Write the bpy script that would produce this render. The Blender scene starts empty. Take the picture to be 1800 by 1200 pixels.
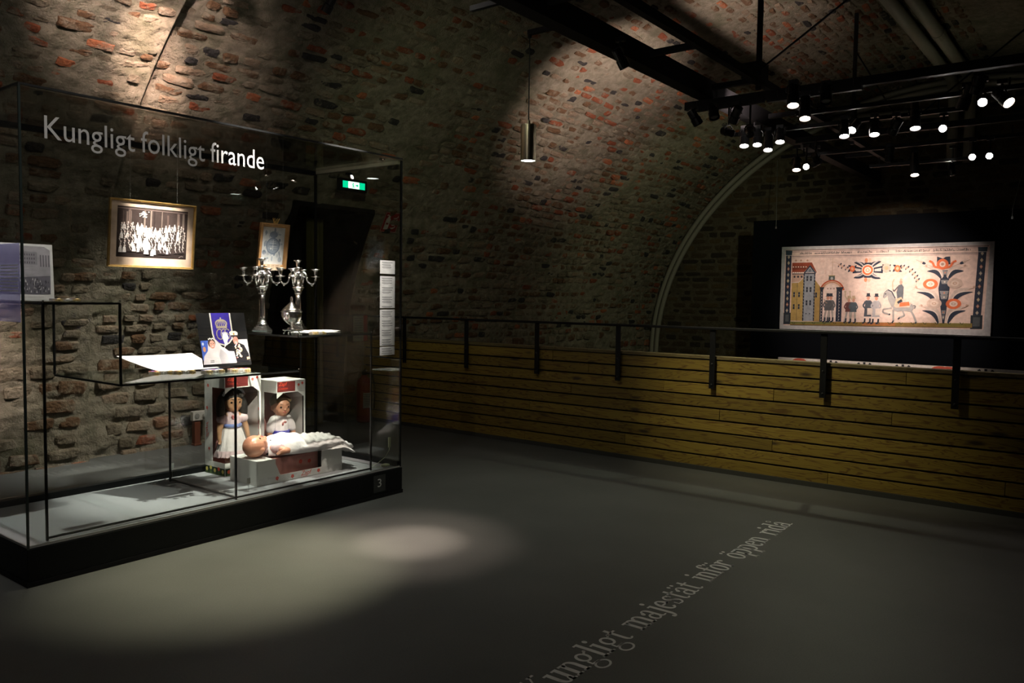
import bpy, bmesh, math, random
import numpy as np
from mathutils import Vector, Matrix

scene = bpy.context.scene
COL = scene.collection
random.seed(7)
RNG = np.random.default_rng(11)

# ------------------------------------------------------------------ camera
# world axes: +x along the vault towards the end wall, +y towards the brick wall behind the case, z up
EYE = Vector((0.0, 0.0, 1.35))
FPX, YAW, PITCH, ROLL = 1421.2, 0.65512, -0.05577, 0.01279
fwd = Vector((math.cos(YAW) * math.cos(PITCH), math.sin(YAW) * math.cos(PITCH), math.sin(PITCH)))
rgt = Vector((math.sin(YAW), -math.cos(YAW), 0.0))
upv = rgt.cross(fwd)
rgt2 = rgt * math.cos(ROLL) + upv * math.sin(ROLL)
upv2 = upv * math.cos(ROLL) - rgt * math.sin(ROLL)
cam_data = bpy.data.cameras.new('camera')
cam_data.sensor_width = 36.0
cam_data.lens = FPX / 1800.0 * 36.0
cam_data.clip_end = 100
cam = bpy.data.objects.new('camera', cam_data)
COL.objects.link(cam)
cam.matrix_world = Matrix((
    (rgt2.x, upv2.x, -fwd.x, EYE.x),
    (rgt2.y, upv2.y, -fwd.y, EYE.y),
    (rgt2.z, upv2.z, -fwd.z, EYE.z),
    (0, 0, 0, 1)))
scene.camera = cam

# ------------------------------------------------------------------ view, world
scene.view_settings.view_transform = 'Standard'
scene.view_settings.look = 'None'
scene.view_settings.exposure = 1.0
scene.view_settings.gamma = 1.0
scene.view_settings.use_curve_mapping = False
world = bpy.data.worlds.new('world')
scene.world = world
world.use_nodes = True
world.node_tree.nodes['Background'].inputs[0].default_value = (0.5, 0.52, 0.45, 1)
world.node_tree.nodes['Background'].inputs[1].default_value = 0.02
try:
    scene.cycles.transparent_max_bounces = 32
    scene.cycles.max_bounces = 10
    scene.cycles.sample_clamp_indirect = 4.0
    scene.cycles.caustics_reflective = False
    scene.cycles.caustics_refractive = False
except Exception:
    pass


def pix(px, py, axis, val):
    """point where the sight line of a photo pixel meets a plane of the place (axis 0/1/2 = val)"""
    d = fwd + rgt2 * ((px - 900) / FPX) - upv2 * ((py - 600) / FPX)
    t = (val - EYE[axis]) / d[axis]
    return EYE + d * t


def to_px(P):
    d = Vector(P) - EYE
    z = d.dot(fwd)
    return (900 + FPX * d.dot(rgt2) / z, 600 - FPX * d.dot(upv2) / z, z)


WARM = (1.0, 0.80, 0.66)
WHITE = (1.0, 0.93, 0.86)
OLIVE = (1.0, 0.93, 0.62)
PINK = (1.0, 0.78, 0.71)
GREENY = (0.94, 1.0, 0.66)


def spot(name, loc, target, watts, deg, blend=0.6, color=WARM, size=0.03):
    l = bpy.data.lights.new(name, 'SPOT')
    l.energy = watts
    l.spot_size = math.radians(deg)
    l.spot_blend = blend
    l.color = color
    l.shadow_soft_size = size
    o = bpy.data.objects.new(name, l)
    COL.objects.link(o)
    o.location = loc
    o.rotation_euler = (Vector(target) - Vector(loc)).to_track_quat('-Z', 'Y').to_euler()
    return o


# every beam below leaves from a lamp that is modelled further down (same coordinates)
BEAMS = [
    # name, lamp position, aim, watts, cone, blend, colour, fixture kind, label
    ('beam', (2.30, 3.75, 3.32), (2.92, 5.36, 2.97), 480.0, 19, 1.0, (1.0, 0.70, 0.60), 'case', 'spotlight over the showcase aimed at the plaster edge of the pier'),
    ('beam', (1.85, 3.62, 3.28), (2.70, 5.15, 3.36), 170.0, 50, 1.0, PINK, 'case', 'spotlight over the showcase washing the plastered pier'),
    ('beam', (2.20, 3.42, 3.28), (2.52, 4.58, 1.70), 1000.0, 13, 1.0, WHITE, 'case', 'spotlight before the showcase aimed at the gilt framed photograph'),
    ('beam', (2.42, 3.45, 3.28), (3.12, 4.50, 0.50), 420.0, 24, 1.0, WHITE, 'case', 'spotlight before the showcase aimed down at the boxed dolls'),
    ('beam', (3.45, 3.40, 3.28), (3.33, 4.50, 1.40), 900.0, 20, 1.0, WHITE, 'case', 'spotlight before the showcase aimed at the silver'),
    ('beam', (3.90, 3.42, 3.28), (3.45, 4.26, 0.42), 620.0, 16, 1.0, WHITE, 'case', 'spotlight before the showcase aimed at the christening gown'),
    ('beam', (3.55, 3.40, 3.28), (3.12, 3.14, 0.0), 120.0, 26, 1.0, WARM, 'case', 'added spotlight before the showcase giving a soft halo to the floor pool'),  # added second lamp, only softens the edge of the floor pool
    ('beam', (2.55, 2.40, 2.80), (3.14, 4.56, 0.46), 1150.0, 15, 1.0, WHITE, 'truss', 'spotlight under the side rail aimed across at the boxed dolls'),
    ('beam', (2.60, 4.30, 3.28), (2.55, 4.40, 0.90), 620.0, 27, 0.9, WHITE, 'case', 'spotlight over the showcase aimed at the middle shelf'),
    ('beam', (3.35, 4.30, 3.28), (3.34, 4.40, 0.70), 560.0, 24, 0.9, WHITE, 'case', 'spotlight over the showcase aimed at the silver and dolls'),
    ('beam', (1.70, 4.20, 3.28), (1.80, 4.45, 0.90), 170.0, 34, 0.8, WHITE, 'case', 'spotlight over the left end of the showcase'),
    ('beam', (3.32, 3.62, 3.28), (3.13, 3.10, 0.0), 330.0, 13, 1.0, WARM, 'case', 'spotlight before the showcase aimed at the bare floor'),
    ('beam', (3.62, 3.46, 3.28), (2.35, 3.45, 0.0), 310.0, 30, 1.0, OLIVE, 'case', 'spotlight before the right end of the showcase washing the floor along its plinth'),
    ('beam', (3.70, 4.50, 3.28), (3.20, 6.55, 0.30), 280.0, 36, 1.0, WHITE, 'case', 'spotlight over the showcase washing the foot of the rubble wall'),
    ('beam', (1.20, 4.30, 3.28), (2.10, 6.45, 1.10), 760.0, 18, 1.0, PINK, 'case', 'spotlight over the outer end of the showcase washing the wall'),
    ('beam', (6.52, 2.80, 2.76), (7.70, 4.75, 3.60), 170.0, 60, 1.0, PINK, 'truss', 'spotlight on the short track aimed up at the vault flank'),
    ('beam', (6.52, 2.58, 2.76), (8.20, 3.50, 4.20), 95.0, 60, 1.0, PINK, 'truss', 'spotlight on the short track aimed up at the crown of the vault'),
    ('beam', (8.50, 1.95, 2.62), (11.45, 2.45, 1.60), 380.0, 24, 1.0, WARM, 'none', 'spotlight on the far track flooding the folk painting'),
    ('beam', (8.40, 2.60, 2.74), (11.4, 2.7, 1.4), 190.0, 50, 0.6, WARM, 'truss', 'spotlight by the main beam washing the painting'),
    ('beam', (4.55, 2.62, 2.80), (5.95, 2.15, 0.85), 58.0, 56, 1.0, OLIVE, 'truss', 'spotlight under the side rail aimed at the pine parapet'),
    ('beam', (7.00, 1.90, 2.74), (4.0, 2.6, 0.0), 26.0, 74, 1.0, GREENY, 'truss', 'added fill spotlight on the middle track washing the open floor'),  # added wide fill, raises the dim floor
    ('beam', (0.95, 2.40, 2.80), (2.00, 3.95, 1.40), 26.0, 80, 1.0, WHITE, 'truss', 'added fill spotlight under the side rail aimed back at the showcase front'),  # added unseen fill for the case front, lettering and film
    ('beam', (2.75, 2.80, 2.82), (7.20, 6.20, 2.40), 38.0, 54, 1.0, GREENY, 'truss', 'added fill spotlight under the main beam washing the long brick wall'),  # added off-frame fill in place of ambient light on the wall
    ('beam', (8.90, 2.80, 2.80), (11.2, 5.60, 2.30), 30.0, 96, 1.0, GREENY, 'truss', 'added far fill spotlight under the main beam washing the brick vault'),  # added fill brightening the end wall and far vault
    ('beam', (9.60, 1.60, 2.80), (9.80, 2.00, 4.40), 6.0, 140, 1.0, GREENY, 'truss', 'added fill spotlight on the farthest track turned up to the pipes'),  # added uplight fill for the dark ceiling by the pipes
]
for b in BEAMS:
    spot(*b[:7])

# ------------------------------------------------------------------ materials
MATS = {}


def new_mat(name):
    m = bpy.data.materials.new(name)
    m.use_nodes = True
    nt = m.node_tree
    return m, nt, nt.nodes['Principled BSDF']


def mat(name, color, rough=0.5, metal=0.0, var=0.12, scale=30.0, bump=0.0, bscale=None, spec=0.5, emit=None, emit_s=0.0, trans=0.0, sss=0.0, sheen=0.0):
    """principled surface whose colour is mottled by procedural noise"""
    if name in MATS:
        return MATS[name]
    m, nt, b = new_mat(name)
    N, L = nt.nodes, nt.links
    tc = N.new('ShaderNodeTexCoord')
    no = N.new('ShaderNodeTexNoise')
    no.inputs['Scale'].default_value = scale
    no.inputs['Detail'].default_value = 4
    L.new(tc.outputs['Object'], no.inputs['Vector'])
    mx = N.new('ShaderNodeMix')
    mx.data_type = 'RGBA'
    c = Vector(color)
    lo = c * (1 - var)
    hi = Vector([min(1, v) for v in (c * (1 + var))])
    mx.inputs['A'].default_value = (*lo, 1)
    mx.inputs['B'].default_value = (*hi, 1)
    L.new(no.outputs['Fac'], mx.inputs['Factor'])
    L.new(mx.outputs['Result'], b.inputs['Base Color'])
    b.inputs['Roughness'].default_value = rough
    b.inputs['Metallic'].default_value = metal
    b.inputs['Specular IOR Level'].default_value = spec
    if sss:
        b.inputs['Subsurface Weight'].default_value = sss
        b.inputs['Subsurface Radius'].default_value = (0.01, 0.005, 0.003)
    if sheen:
        b.inputs['Sheen Weight'].default_value = sheen
    if trans:
        b.inputs['Transmission Weight'].default_value = trans
    if emit:
        b.inputs['Emission Color'].default_value = (*emit, 1)
        b.inputs['Emission Strength'].default_value = emit_s
    if bump:
        nb = N.new('ShaderNodeTexNoise')
        nb.inputs['Scale'].default_value = bscale or scale * 3
        nb.inputs['Detail'].default_value = 6
        L.new(tc.outputs['Object'], nb.inputs['Vector'])
        bp = N.new('ShaderNodeBump')
        bp.inputs['Strength'].default_value = bump
        bp.inputs['Distance'].default_value = 0.01
        L.new(nb.outputs['Fac'], bp.inputs['Height'])
        L.new(bp.outputs['Normal'], b.inputs['Normal'])
    MATS[name] = m
    return m


def glass_mat(name, tint, refl=1.0, rough=0.0):
    """thin clear pane: see-through tinted layer with a fresnel mirror on it"""
    m = bpy.data.materials.new(name)
    m.use_nodes = True
    nt = m.node_tree
    N, L = nt.nodes, nt.links
    for n in list(N):
        N.remove(n)
    out = N.new('ShaderNodeOutputMaterial')
    tr = N.new('ShaderNodeBsdfTransparent')
    tr.inputs[0].default_value = (*tint, 1)
    gl = N.new('ShaderNodeBsdfGlossy')
    gl.inputs['Roughness'].default_value = rough
    gl.inputs[0].default_value = (refl, refl, refl, 1)
    fr = N.new('ShaderNodeFresnel')
    geo = N.new('ShaderNodeNewGeometry')
    io = N.new('ShaderNodeMapRange')            # leaving faces get the inverse index, so both faces mirror alike
    io.inputs['To Min'].default_value = 1.45
    io.inputs['To Max'].default_value = 1 / 1.45
    L.new(geo.outputs['Backfacing'], io.inputs['Value'])
    L.new(io.outputs[0], fr.inputs[0])
    no = N.new('ShaderNodeTexNoise')
    no.inputs['Scale'].default_value = 3.0
    mul = N.new('ShaderNodeMath')
    mul.operation = 'MULTIPLY_ADD'
    mul.inputs[1].default_value = 0.02
    mul.inputs[2].default_value = -0.01
    L.new(no.outputs['Fac'], mul.inputs[0])
    add = N.new('ShaderNodeMath')
    add.operation = 'ADD'
    add.use_clamp = True
    L.new(fr.outputs[0], add.inputs[0])
    L.new(mul.outputs[0], add.inputs[1])
    mx = N.new('ShaderNodeMixShader')
    L.new(add.outputs[0], mx.inputs[0])
    L.new(tr.outputs[0], mx.inputs[1])
    L.new(gl.outputs[0], mx.inputs[2])
    L.new(mx.outputs[0], out.inputs[0])
    MATS[name] = m
    return m


def print_mat(name='print', rough=0.55, gain=1.0, emit=0.0):
    """flat print: colour comes from the painted colour of each printed shape, with paper mottling"""
    if name in MATS:
        return MATS[name]
    m, nt, b = new_mat(name)
    N, L = nt.nodes, nt.links
    at = N.new('ShaderNodeAttribute')
    at.attribute_name = 'Col'
    tc = N.new('ShaderNodeTexCoord')
    no = N.new('ShaderNodeTexNoise')
    no.inputs['Scale'].default_value = 22
    no.inputs['Detail'].default_value = 8
    L.new(tc.outputs['Object'], no.inputs['Vector'])
    rp = N.new('ShaderNodeMapRange')
    rp.inputs['From Min'].default_value = 0.3
    rp.inputs['From Max'].default_value = 0.7
    rp.inputs['To Min'].default_value = 0.80 * gain
    rp.inputs['To Max'].default_value = 1.05 * gain
    L.new(no.outputs['Fac'], rp.inputs['Value'])
    mu = N.new('ShaderNodeMix')
    mu.data_type = 'RGBA'
    mu.blend_type = 'MULTIPLY'
    mu.inputs['Factor'].default_value = 1
    L.new(at.outputs['Color'], mu.inputs['A'])
    L.new(rp.outputs[0], mu.inputs['B'])
    L.new(mu.outputs['Result'], b.inputs['Base Color'])
    b.inputs['Roughness'].default_value = rough
    b.inputs['Specular IOR Level'].default_value = 0.12
    if emit:
        L.new(at.outputs['Color'], b.inputs['Emission Color'])
        b.inputs['Emission Strength'].default_value = emit
    MATS[name] = m
    return m


def brick_mat(name, color, mortar, smear):
    m, nt, b = new_mat(name)
    N, L = nt.nodes, nt.links
    geo = N.new('ShaderNodeNewGeometry')
    n1 = N.new('ShaderNodeTexNoise')
    n1.inputs['Scale'].default_value = 9
    n1.inputs['Detail'].default_value = 8
    n1.inputs['Roughness'].default_value = 0.65
    L.new(geo.outputs['Position'], n1.inputs['Vector'])
    n2 = N.new('ShaderNodeTexNoise')
    n2.inputs['Scale'].default_value = 45
    n2.inputs['Detail'].default_value = 6
    L.new(geo.outputs['Position'], n2.inputs['Vector'])
    c1 = N.new('ShaderNodeMix')
    c1.data_type = 'RGBA'
    c = Vector(color)
    c1.inputs['A'].default_value = (*(c * 0.6), 1)
    c1.inputs['B'].default_value = (*(c * 1.3), 1)
    L.new(n2.outputs['Fac'], c1.inputs['Factor'])
    rp = N.new('ShaderNodeMapRange')
    rp.inputs['From Min'].default_value = 0.62 - smear
    rp.inputs['From Max'].default_value = 0.78 - smear
    L.new(n1.outputs['Fac'], rp.inputs['Value'])
    c2 = N.new('ShaderNodeMix')
    c2.data_type = 'RGBA'
    c2.inputs['B'].default_value = (*mortar, 1)
    L.new(c1.outputs['Result'], c2.inputs['A'])
    L.new(rp.outputs[0], c2.inputs['Factor'])
    L.new(c2.outputs['Result'], b.inputs['Base Color'])
    b.inputs['Roughness'].default_value = 0.9
    b.inputs['Specular IOR Level'].default_value = 0.2
    bp = N.new('ShaderNodeBump')
    bp.inputs['Strength'].default_value = 1.0
    bp.inputs['Distance'].default_value = 0.02
    L.new(n2.outputs['Fac'], bp.inputs['Height'])
    L.new(bp.outputs['Normal'], b.inputs['Normal'])
    MATS[name] = m
    return m


def mortar_mat(name, ca, cb, cstain):
    m, nt, b = new_mat(name)
    N, L = nt.nodes, nt.links
    geo = N.new('ShaderNodeNewGeometry')
    outs = []
    for sc_, det in ((2.2, 6), (14, 8), (70, 5)):
        n = N.new('ShaderNodeTexNoise')
        n.inputs['Scale'].default_value = sc_
        n.inputs['Detail'].default_value = det
        n.inputs['Roughness'].default_value = 0.6
        L.new(geo.outputs['Position'], n.inputs['Vector'])
        outs.append(n)
    m1 = N.new('ShaderNodeMix'); m1.data_type = 'RGBA'
    m1.inputs['A'].default_value = (*ca, 1)
    m1.inputs['B'].default_value = (*cb, 1)
    r1 = N.new('ShaderNodeMapRange')
    r1.inputs['From Min'].default_value = 0.35
    r1.inputs['From Max'].default_value = 0.65
    L.new(outs[1].outputs['Fac'], r1.inputs['Value'])
    L.new(r1.outputs[0], m1.inputs['Factor'])
    m2 = N.new('ShaderNodeMix'); m2.data_type = 'RGBA'
    m2.inputs['B'].default_value = (*cstain, 1)
    r2 = N.new('ShaderNodeMapRange')
    r2.inputs['From Min'].default_value = 0.5
    r2.inputs['From Max'].default_value = 0.75
    L.new(outs[0].outputs['Fac'], r2.inputs['Value'])
    L.new(m1.outputs['Result'], m2.inputs['A'])
    L.new(r2.outputs[0], m2.inputs['Factor'])
    L.new(m2.outputs['Result'], b.inputs['Base Color'])
    b.inputs['Roughness'].default_value = 0.95
    b.inputs['Specular IOR Level'].default_value = 0.15
    ad = N.new('ShaderNodeMath'); ad.operation = 'ADD'
    L.new(outs[1].outputs['Fac'], ad.inputs[0])
    mu = N.new('ShaderNodeMath'); mu.operation = 'MULTIPLY'
    mu.inputs[1].default_value = 0.4
    L.new(outs[2].outputs['Fac'], mu.inputs[0])
    L.new(mu.outputs[0], ad.inputs[1])
    bp = N.new('ShaderNodeBump')
    bp.inputs['Strength'].default_value = 1.0
    bp.inputs['Distance'].default_value = 0.035
    L.new(ad.outputs[0], bp.inputs['Height'])
    L.new(bp.outputs['Normal'], b.inputs['Normal'])
    MATS[name] = m
    return m


def wood_mat(name, ca, cb, cknot):
    m, nt, b = new_mat(name)
    N, L = nt.nodes, nt.links
    tc = N.new('ShaderNodeTexCoord')
    oi = N.new('ShaderNodeObjectInfo')
    off = N.new('ShaderNodeVectorMath'); off.operation = 'MULTIPLY_ADD'
    cmb = N.new('ShaderNodeCombineXYZ')
    for i in range(3):
        L.new(oi.outputs['Random'], cmb.inputs[i])
    L.new(cmb.outputs[0], off.inputs[0])
    off.inputs[1].default_value = (7.0, 31.0, 5.0)
    L.new(tc.outputs['Object'], off.inputs[2])
    mp = N.new('ShaderNodeMapping')
    mp.inputs['Scale'].default_value = (6.0, 0.9, 9.0)
    L.new(off.outputs[0], mp.inputs['Vector'])
    n1 = N.new('ShaderNodeTexNoise')
    n1.inputs['Scale'].default_value = 1.6
    n1.inputs['Detail'].default_value = 3
    n1.inputs['Distortion'].default_value = 0.6
    L.new(mp.outputs[0], n1.inputs['Vector'])
    sn = N.new('ShaderNodeMath'); sn.operation = 'MULTIPLY'
    sn.inputs[1].default_value = 75
    L.new(n1.outputs['Fac'], sn.inputs[0])
    si = N.new('ShaderNodeMath'); si.operation = 'SINE'
    L.new(sn.outputs[0], si.inputs[0])
    r1 = N.new('ShaderNodeMapRange')
    r1.inputs['From Min'].default_value = 0.45
    r1.inputs['From Max'].default_value = 1.0
    L.new(si.outputs[0], r1.inputs['Value'])
    m1 = N.new('ShaderNodeMix'); m1.data_type = 'RGBA'
    m1.inputs['A'].default_value = (*ca, 1)
    m1.inputs['B'].default_value = (*cb, 1)
    L.new(r1.outputs[0], m1.inputs['Factor'])
    mp2 = N.new('ShaderNodeMapping')
    mp2.inputs['Scale'].default_value = (1.0, 2.2, 8.0)
    L.new(off.outputs[0], mp2.inputs['Vector'])
    vo = N.new('ShaderNodeTexVoronoi')
    vo.inputs['Scale'].default_value = 1.0
    L.new(mp2.outputs[0], vo.inputs['Vector'])
    r2 = N.new('ShaderNodeMapRange')
    r2.inputs['From Min'].default_value = 0.06
    r2.inputs['From Max'].default_value = 0.16
    r2.inputs['To Min'].default_value = 1.0
    r2.inputs['To Max'].default_value = 0.0
    L.new(vo.outputs['Distance'], r2.inputs['Value'])
    m2 = N.new('ShaderNodeMix'); m2.data_type = 'RGBA'
    m2.inputs['B'].default_value = (*cknot, 1)
    L.new(m1.outputs['Result'], m2.inputs['A'])
    L.new(r2.outputs[0], m2.inputs['Factor'])
    hs = N.new('ShaderNodeHueSaturation')
    rv = N.new('ShaderNodeMapRange')
    rv.inputs['To Min'].default_value = 0.75
    rv.inputs['To Max'].default_value = 1.15
    L.new(oi.outputs['Random'], rv.inputs['Value'])
    L.new(rv.outputs[0], hs.inputs['Value'])
    L.new(m2.outputs['Result'], hs.inputs['Color'])
    L.new(hs.outputs['Color'], b.inputs['Base Color'])
    b.inputs['Roughness'].default_value = 0.55
    MATS[name] = m
    return m


# ------------------------------------------------------------------ mesh helpers
class MB:
    """collects simple shapes; build() links them as one mesh object"""

    def __init__(self):
        self.v = []
        self.f = []
        self.c = []
        self.col = (1, 1, 1)

    def add(self, vs, fs):
        o = len(self.v)
        self.v.extend([tuple(p) for p in vs])
        for f in fs:
            self.f.append(tuple(i + o for i in f))
            self.c.append(self.col)
        return self

    def box(self, x0, y0, z0, x1, y1, z1, M=None):
        vs = [Vector(p) for p in ((x0, y0, z0), (x1, y0, z0), (x1, y1, z0), (x0, y1, z0), (x0, y0, z1), (x1, y0, z1), (x1, y1, z1), (x0, y1, z1))]
        if M is not None:
            vs = [M @ p for p in vs]
        return self.add(vs, [(0, 3, 2, 1), (4, 5, 6, 7), (0, 1, 5, 4), (1, 2, 6, 5), (2, 3, 7, 6), (3, 0, 4, 7)])

    def cbox(self, c, s, M=None):
        return self.box(c[0] - s[0] / 2, c[1] - s[1] / 2, c[2] - s[2] / 2, c[0] + s[0] / 2, c[1] + s[1] / 2, c[2] + s[2] / 2, M)

    def bevbox(self, x0, y0, z0, x1, y1, z1, r, M=None):
        bm = bmesh.new()
        bmesh.ops.create_cube(bm, size=1)
        for v in bm.verts:
            v.co = Vector(((x0 + x1) / 2 + v.co.x * (x1 - x0), (y0 + y1) / 2 + v.co.y * (y1 - y0), (z0 + z1) / 2 + v.co.z * (z1 - z0)))
        bmesh.ops.bevel(bm, geom=bm.edges[:], offset=r, segments=2, profile=0.5, affect='EDGES')
        bm.verts.index_update()
        vs = [v.co.copy() for v in bm.verts]
        if M is not None:
            vs = [M @ p for p in vs]
        fs = [[v.index for v in f.verts] for f in bm.faces]
        bm.free()
        return self.add(vs, fs)

    def tube(self, pts, r, n=8, cap=True):
        pts = [Vector(p) for p in pts]
        rs = r if isinstance(r, (list, tuple)) else [r] * len(pts)
        t0 = (pts[1] - pts[0]).normalized()
        a = Vector((0, 0, 1)) if abs(t0.z) < 0.9 else Vector((1, 0, 0))
        nrm = t0.cross(a).normalized()
        vs = []
        for i, p in enumerate(pts):
            if i == 0:
                t = t0
            elif i == len(pts) - 1:
                t = (pts[i] - pts[i - 1]).normalized()
            else:
                t = (pts[i + 1] - pts[i - 1]).normalized()
            nrm = (nrm - t * nrm.dot(t)).normalized()
            bn = t.cross(nrm)
            for k in range(n):
                an = 2 * math.pi * k / n
                vs.append(p + (nrm * math.cos(an) + bn * math.sin(an)) * rs[i])
        fs = []
        for i in range(len(pts) - 1):
            for k in range(n):
                fs.append((i * n + k, i * n + (k + 1) % n, (i + 1) * n + (k + 1) % n, (i + 1) * n + k))
        if cap:
            fs.append(tuple(range(n))[::-1])
            fs.append(tuple((len(pts) - 1) * n + k for k in range(n)))
        return self.add(vs, fs)

    def rod(self, p0, p1, w):
        """square bar between two points"""
        p0, p1 = Vector(p0), Vector(p1)
        t = (p1 - p0).normalized()
        a = Vector((0, 0, 1)) if abs(t.z) < 0.9 else Vector((1, 0, 0))
        n = t.cross(a).normalized() * w / 2
        b = t.cross(n).normalized() * w / 2
        vs = [p + s * n + q * b for p in (p0, p1) for s, q in ((-1, -1), (1, -1), (1, 1), (-1, 1))]
        return self.add(vs, [(0, 3, 2, 1), (4, 5, 6, 7), (0, 1, 5, 4), (1, 2, 6, 5), (2, 3, 7, 6), (3, 0, 4, 7)])

    def lathe(self, prof, c=(0, 0, 0), n=20, sx=1.0, sy=1.0, M=None, flute=0.0, nf=8):
        vs, fs = [], []
        for r, z in prof:
            for k in range(n):
                an = 2 * math.pi * k / n
                rr = r * (1 + flute * math.cos(nf * an))
                p = Vector((c[0] + rr * sx * math.cos(an), c[1] + rr * sy * math.sin(an), c[2] + z))
                vs.append(M @ p if M is not None else p)
        for i in range(len(prof) - 1):
            for k in range(n):
                fs.append((i * n + k, i * n + (k + 1) % n, (i + 1) * n + (k + 1) % n, (i + 1) * n + k))
        fs.append(tuple(range(n))[::-1])
        fs.append(tuple((len(prof) - 1) * n + k for k in range(n)))
        return self.add(vs, fs)

    def ell(self, c, r, n=14, m=9, M=None):
        """ellipsoid"""
        vs, fs = [], []
        rx, ry, rz = r if isinstance(r, (tuple, list)) else (r, r, r)
        for i in range(m + 1):
            th = math.pi * i / m
            for k in range(n):
                an = 2 * math.pi * k / n
                p = Vector((rx * math.sin(th) * math.cos(an), ry * math.sin(th) * math.sin(an), rz * math.cos(th)))
                if M is not None:
                    p = M @ p
                vs.append(Vector(c) + p)
        for i in range(m):
            for k in range(n):
                fs.append((i * n + k, (i + 1) * n + k, (i + 1) * n + (k + 1) % n, i * n + (k + 1) % n))
        return self.add(vs, fs)

    def poly(self, pts, h=0.0, M=None):
        """flat polygon in the xy plane (slightly thick when h is given)"""
        n = len(pts)
        vs = [Vector((p[0], p[1], p[2] if len(p) > 2 else 0)) for p in pts]
        if h:
            vs += [p + Vector((0, 0, h)) for p in vs[:n]]
        if M is not None:
            vs = [M @ p for p in vs]
        if not h:
            return self.add(vs, [tuple(range(n))])
        fs = [tuple(range(n))[::-1], tuple(range(n, 2 * n))] + [(i, (i + 1) % n, n + (i + 1) % n, n + i) for i in range(n)]
        return self.add(vs, fs)

    def mesh(self, name):
        me = bpy.data.meshes.new(name)
        me.from_pydata(self.v, [], self.f)
        return me

    def build(self, name, material, parent=None, smooth=False, colors=False, M=None):
        me = self.mesh(name)
        if colors:
            at = me.color_attributes.new('Col', 'FLOAT_COLOR', 'CORNER')
            arr = np.empty((len(me.loops), 4), np.float32)
            k = 0
            for f, c in zip(self.f, self.c):
                arr[k:k + len(f), :3] = c
                arr[k:k + len(f), 3] = 1
                k += len(f)
            at.data.foreach_set('color', arr.ravel())
        if material is not None:
            me.materials.append(material)
        if smooth:
            me.polygons.foreach_set('use_smooth', [True] * len(me.polygons))
        me.update()
        o = bpy.data.objects.new(name, me)
        COL.objects.link(o)
        if parent is not None:
            o.parent = parent
        if M is not None:
            o.matrix_local = M
        return o


def fix_normals(o):
    bm = bmesh.new()
    bm.from_mesh(o.data)
    bmesh.ops.remove_doubles(bm, verts=bm.verts[:], dist=1e-6)
    bmesh.ops.recalc_face_normals(bm, faces=bm.faces[:])
    bm.to_mesh(o.data)
    bm.free()
    return o


def empty(name, loc=(0, 0, 0), rz=0.0, label=None, cat=None, group=None):
    o = bpy.data.objects.new(name, None)
    COL.objects.link(o)
    o.location = loc
    o.rotation_euler = (0, 0, rz)
    o.empty_display_size = 0.05
    tag(o, label, cat, group)
    return o


def tag(o, label=None, cat=None, group=None, kind=None):
    if label:
        o['label'] = label
    if cat:
        o['category'] = cat
    if group:
        o['group'] = group
    if kind:
        o['kind'] = kind
    return o


def part(name, mesh, material, parent, M=None):
    o = bpy.data.objects.new(name, mesh)
    COL.objects.link(o)
    if material is not None and not mesh.materials:
        mesh.materials.append(material)
    o.parent = parent
    if M is not None:
        o.matrix_local = M
    return o


def copy_tree(o, parent=None):
    c = o.copy()
    COL.objects.link(c)
    c.parent = parent
    for ch in list(o.children):
        copy_tree(ch, c)
    return c


def fuse(mb, name, material, parent, voxel=0.004, smooth_it=3, M=None):
    """melt overlapping rounded shapes into one continuous skin"""
    o = mb.build('melt_source', None)
    md = o.modifiers.new('r', 'REMESH')
    md.mode = 'VOXEL'
    md.voxel_size = voxel
    if smooth_it:
        ms = o.modifiers.new('s', 'SMOOTH')
        ms.iterations = smooth_it
        ms.factor = 0.5
    dg = bpy.context.evaluated_depsgraph_get()
    me = bpy.data.meshes.new_from_object(o.evaluated_get(dg))
    me.name = name
    old = o.data
    bpy.data.objects.remove(o)
    bpy.data.meshes.remove(old)
    me.polygons.foreach_set('use_smooth', [True] * len(me.polygons))
    me.materials.clear()
    me.materials.append(material)
    return part(name, me, None, parent, M)


def text_shapes(body, shear=0.0, res=3):
    """outline mesh of a line of lettering: (verts 2d, faces), left edge at 0, baseline at 0"""
    cu = bpy.data.curves.new('lettering_source', 'FONT')
    cu.body = body
    cu.size = 1.0
    cu.shear = shear
    cu.resolution_u = res
    o = bpy.data.objects.new('lettering_source', cu)
    COL.objects.link(o)
    dg = bpy.context.evaluated_depsgraph_get()
    dg.update()
    me = bpy.data.meshes.new_from_object(o.evaluated_get(dg))
    vs = [v.co.copy() for v in me.vertices]
    fs = [tuple(p.vertices) for p in me.polygons]
    bpy.data.objects.remove(o)
    bpy.data.curves.remove(cu)
    bpy.data.meshes.remove(me)
    x0 = min(v.x for v in vs)
    for v in vs:
        v.x -= x0
    return vs, fs


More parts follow.
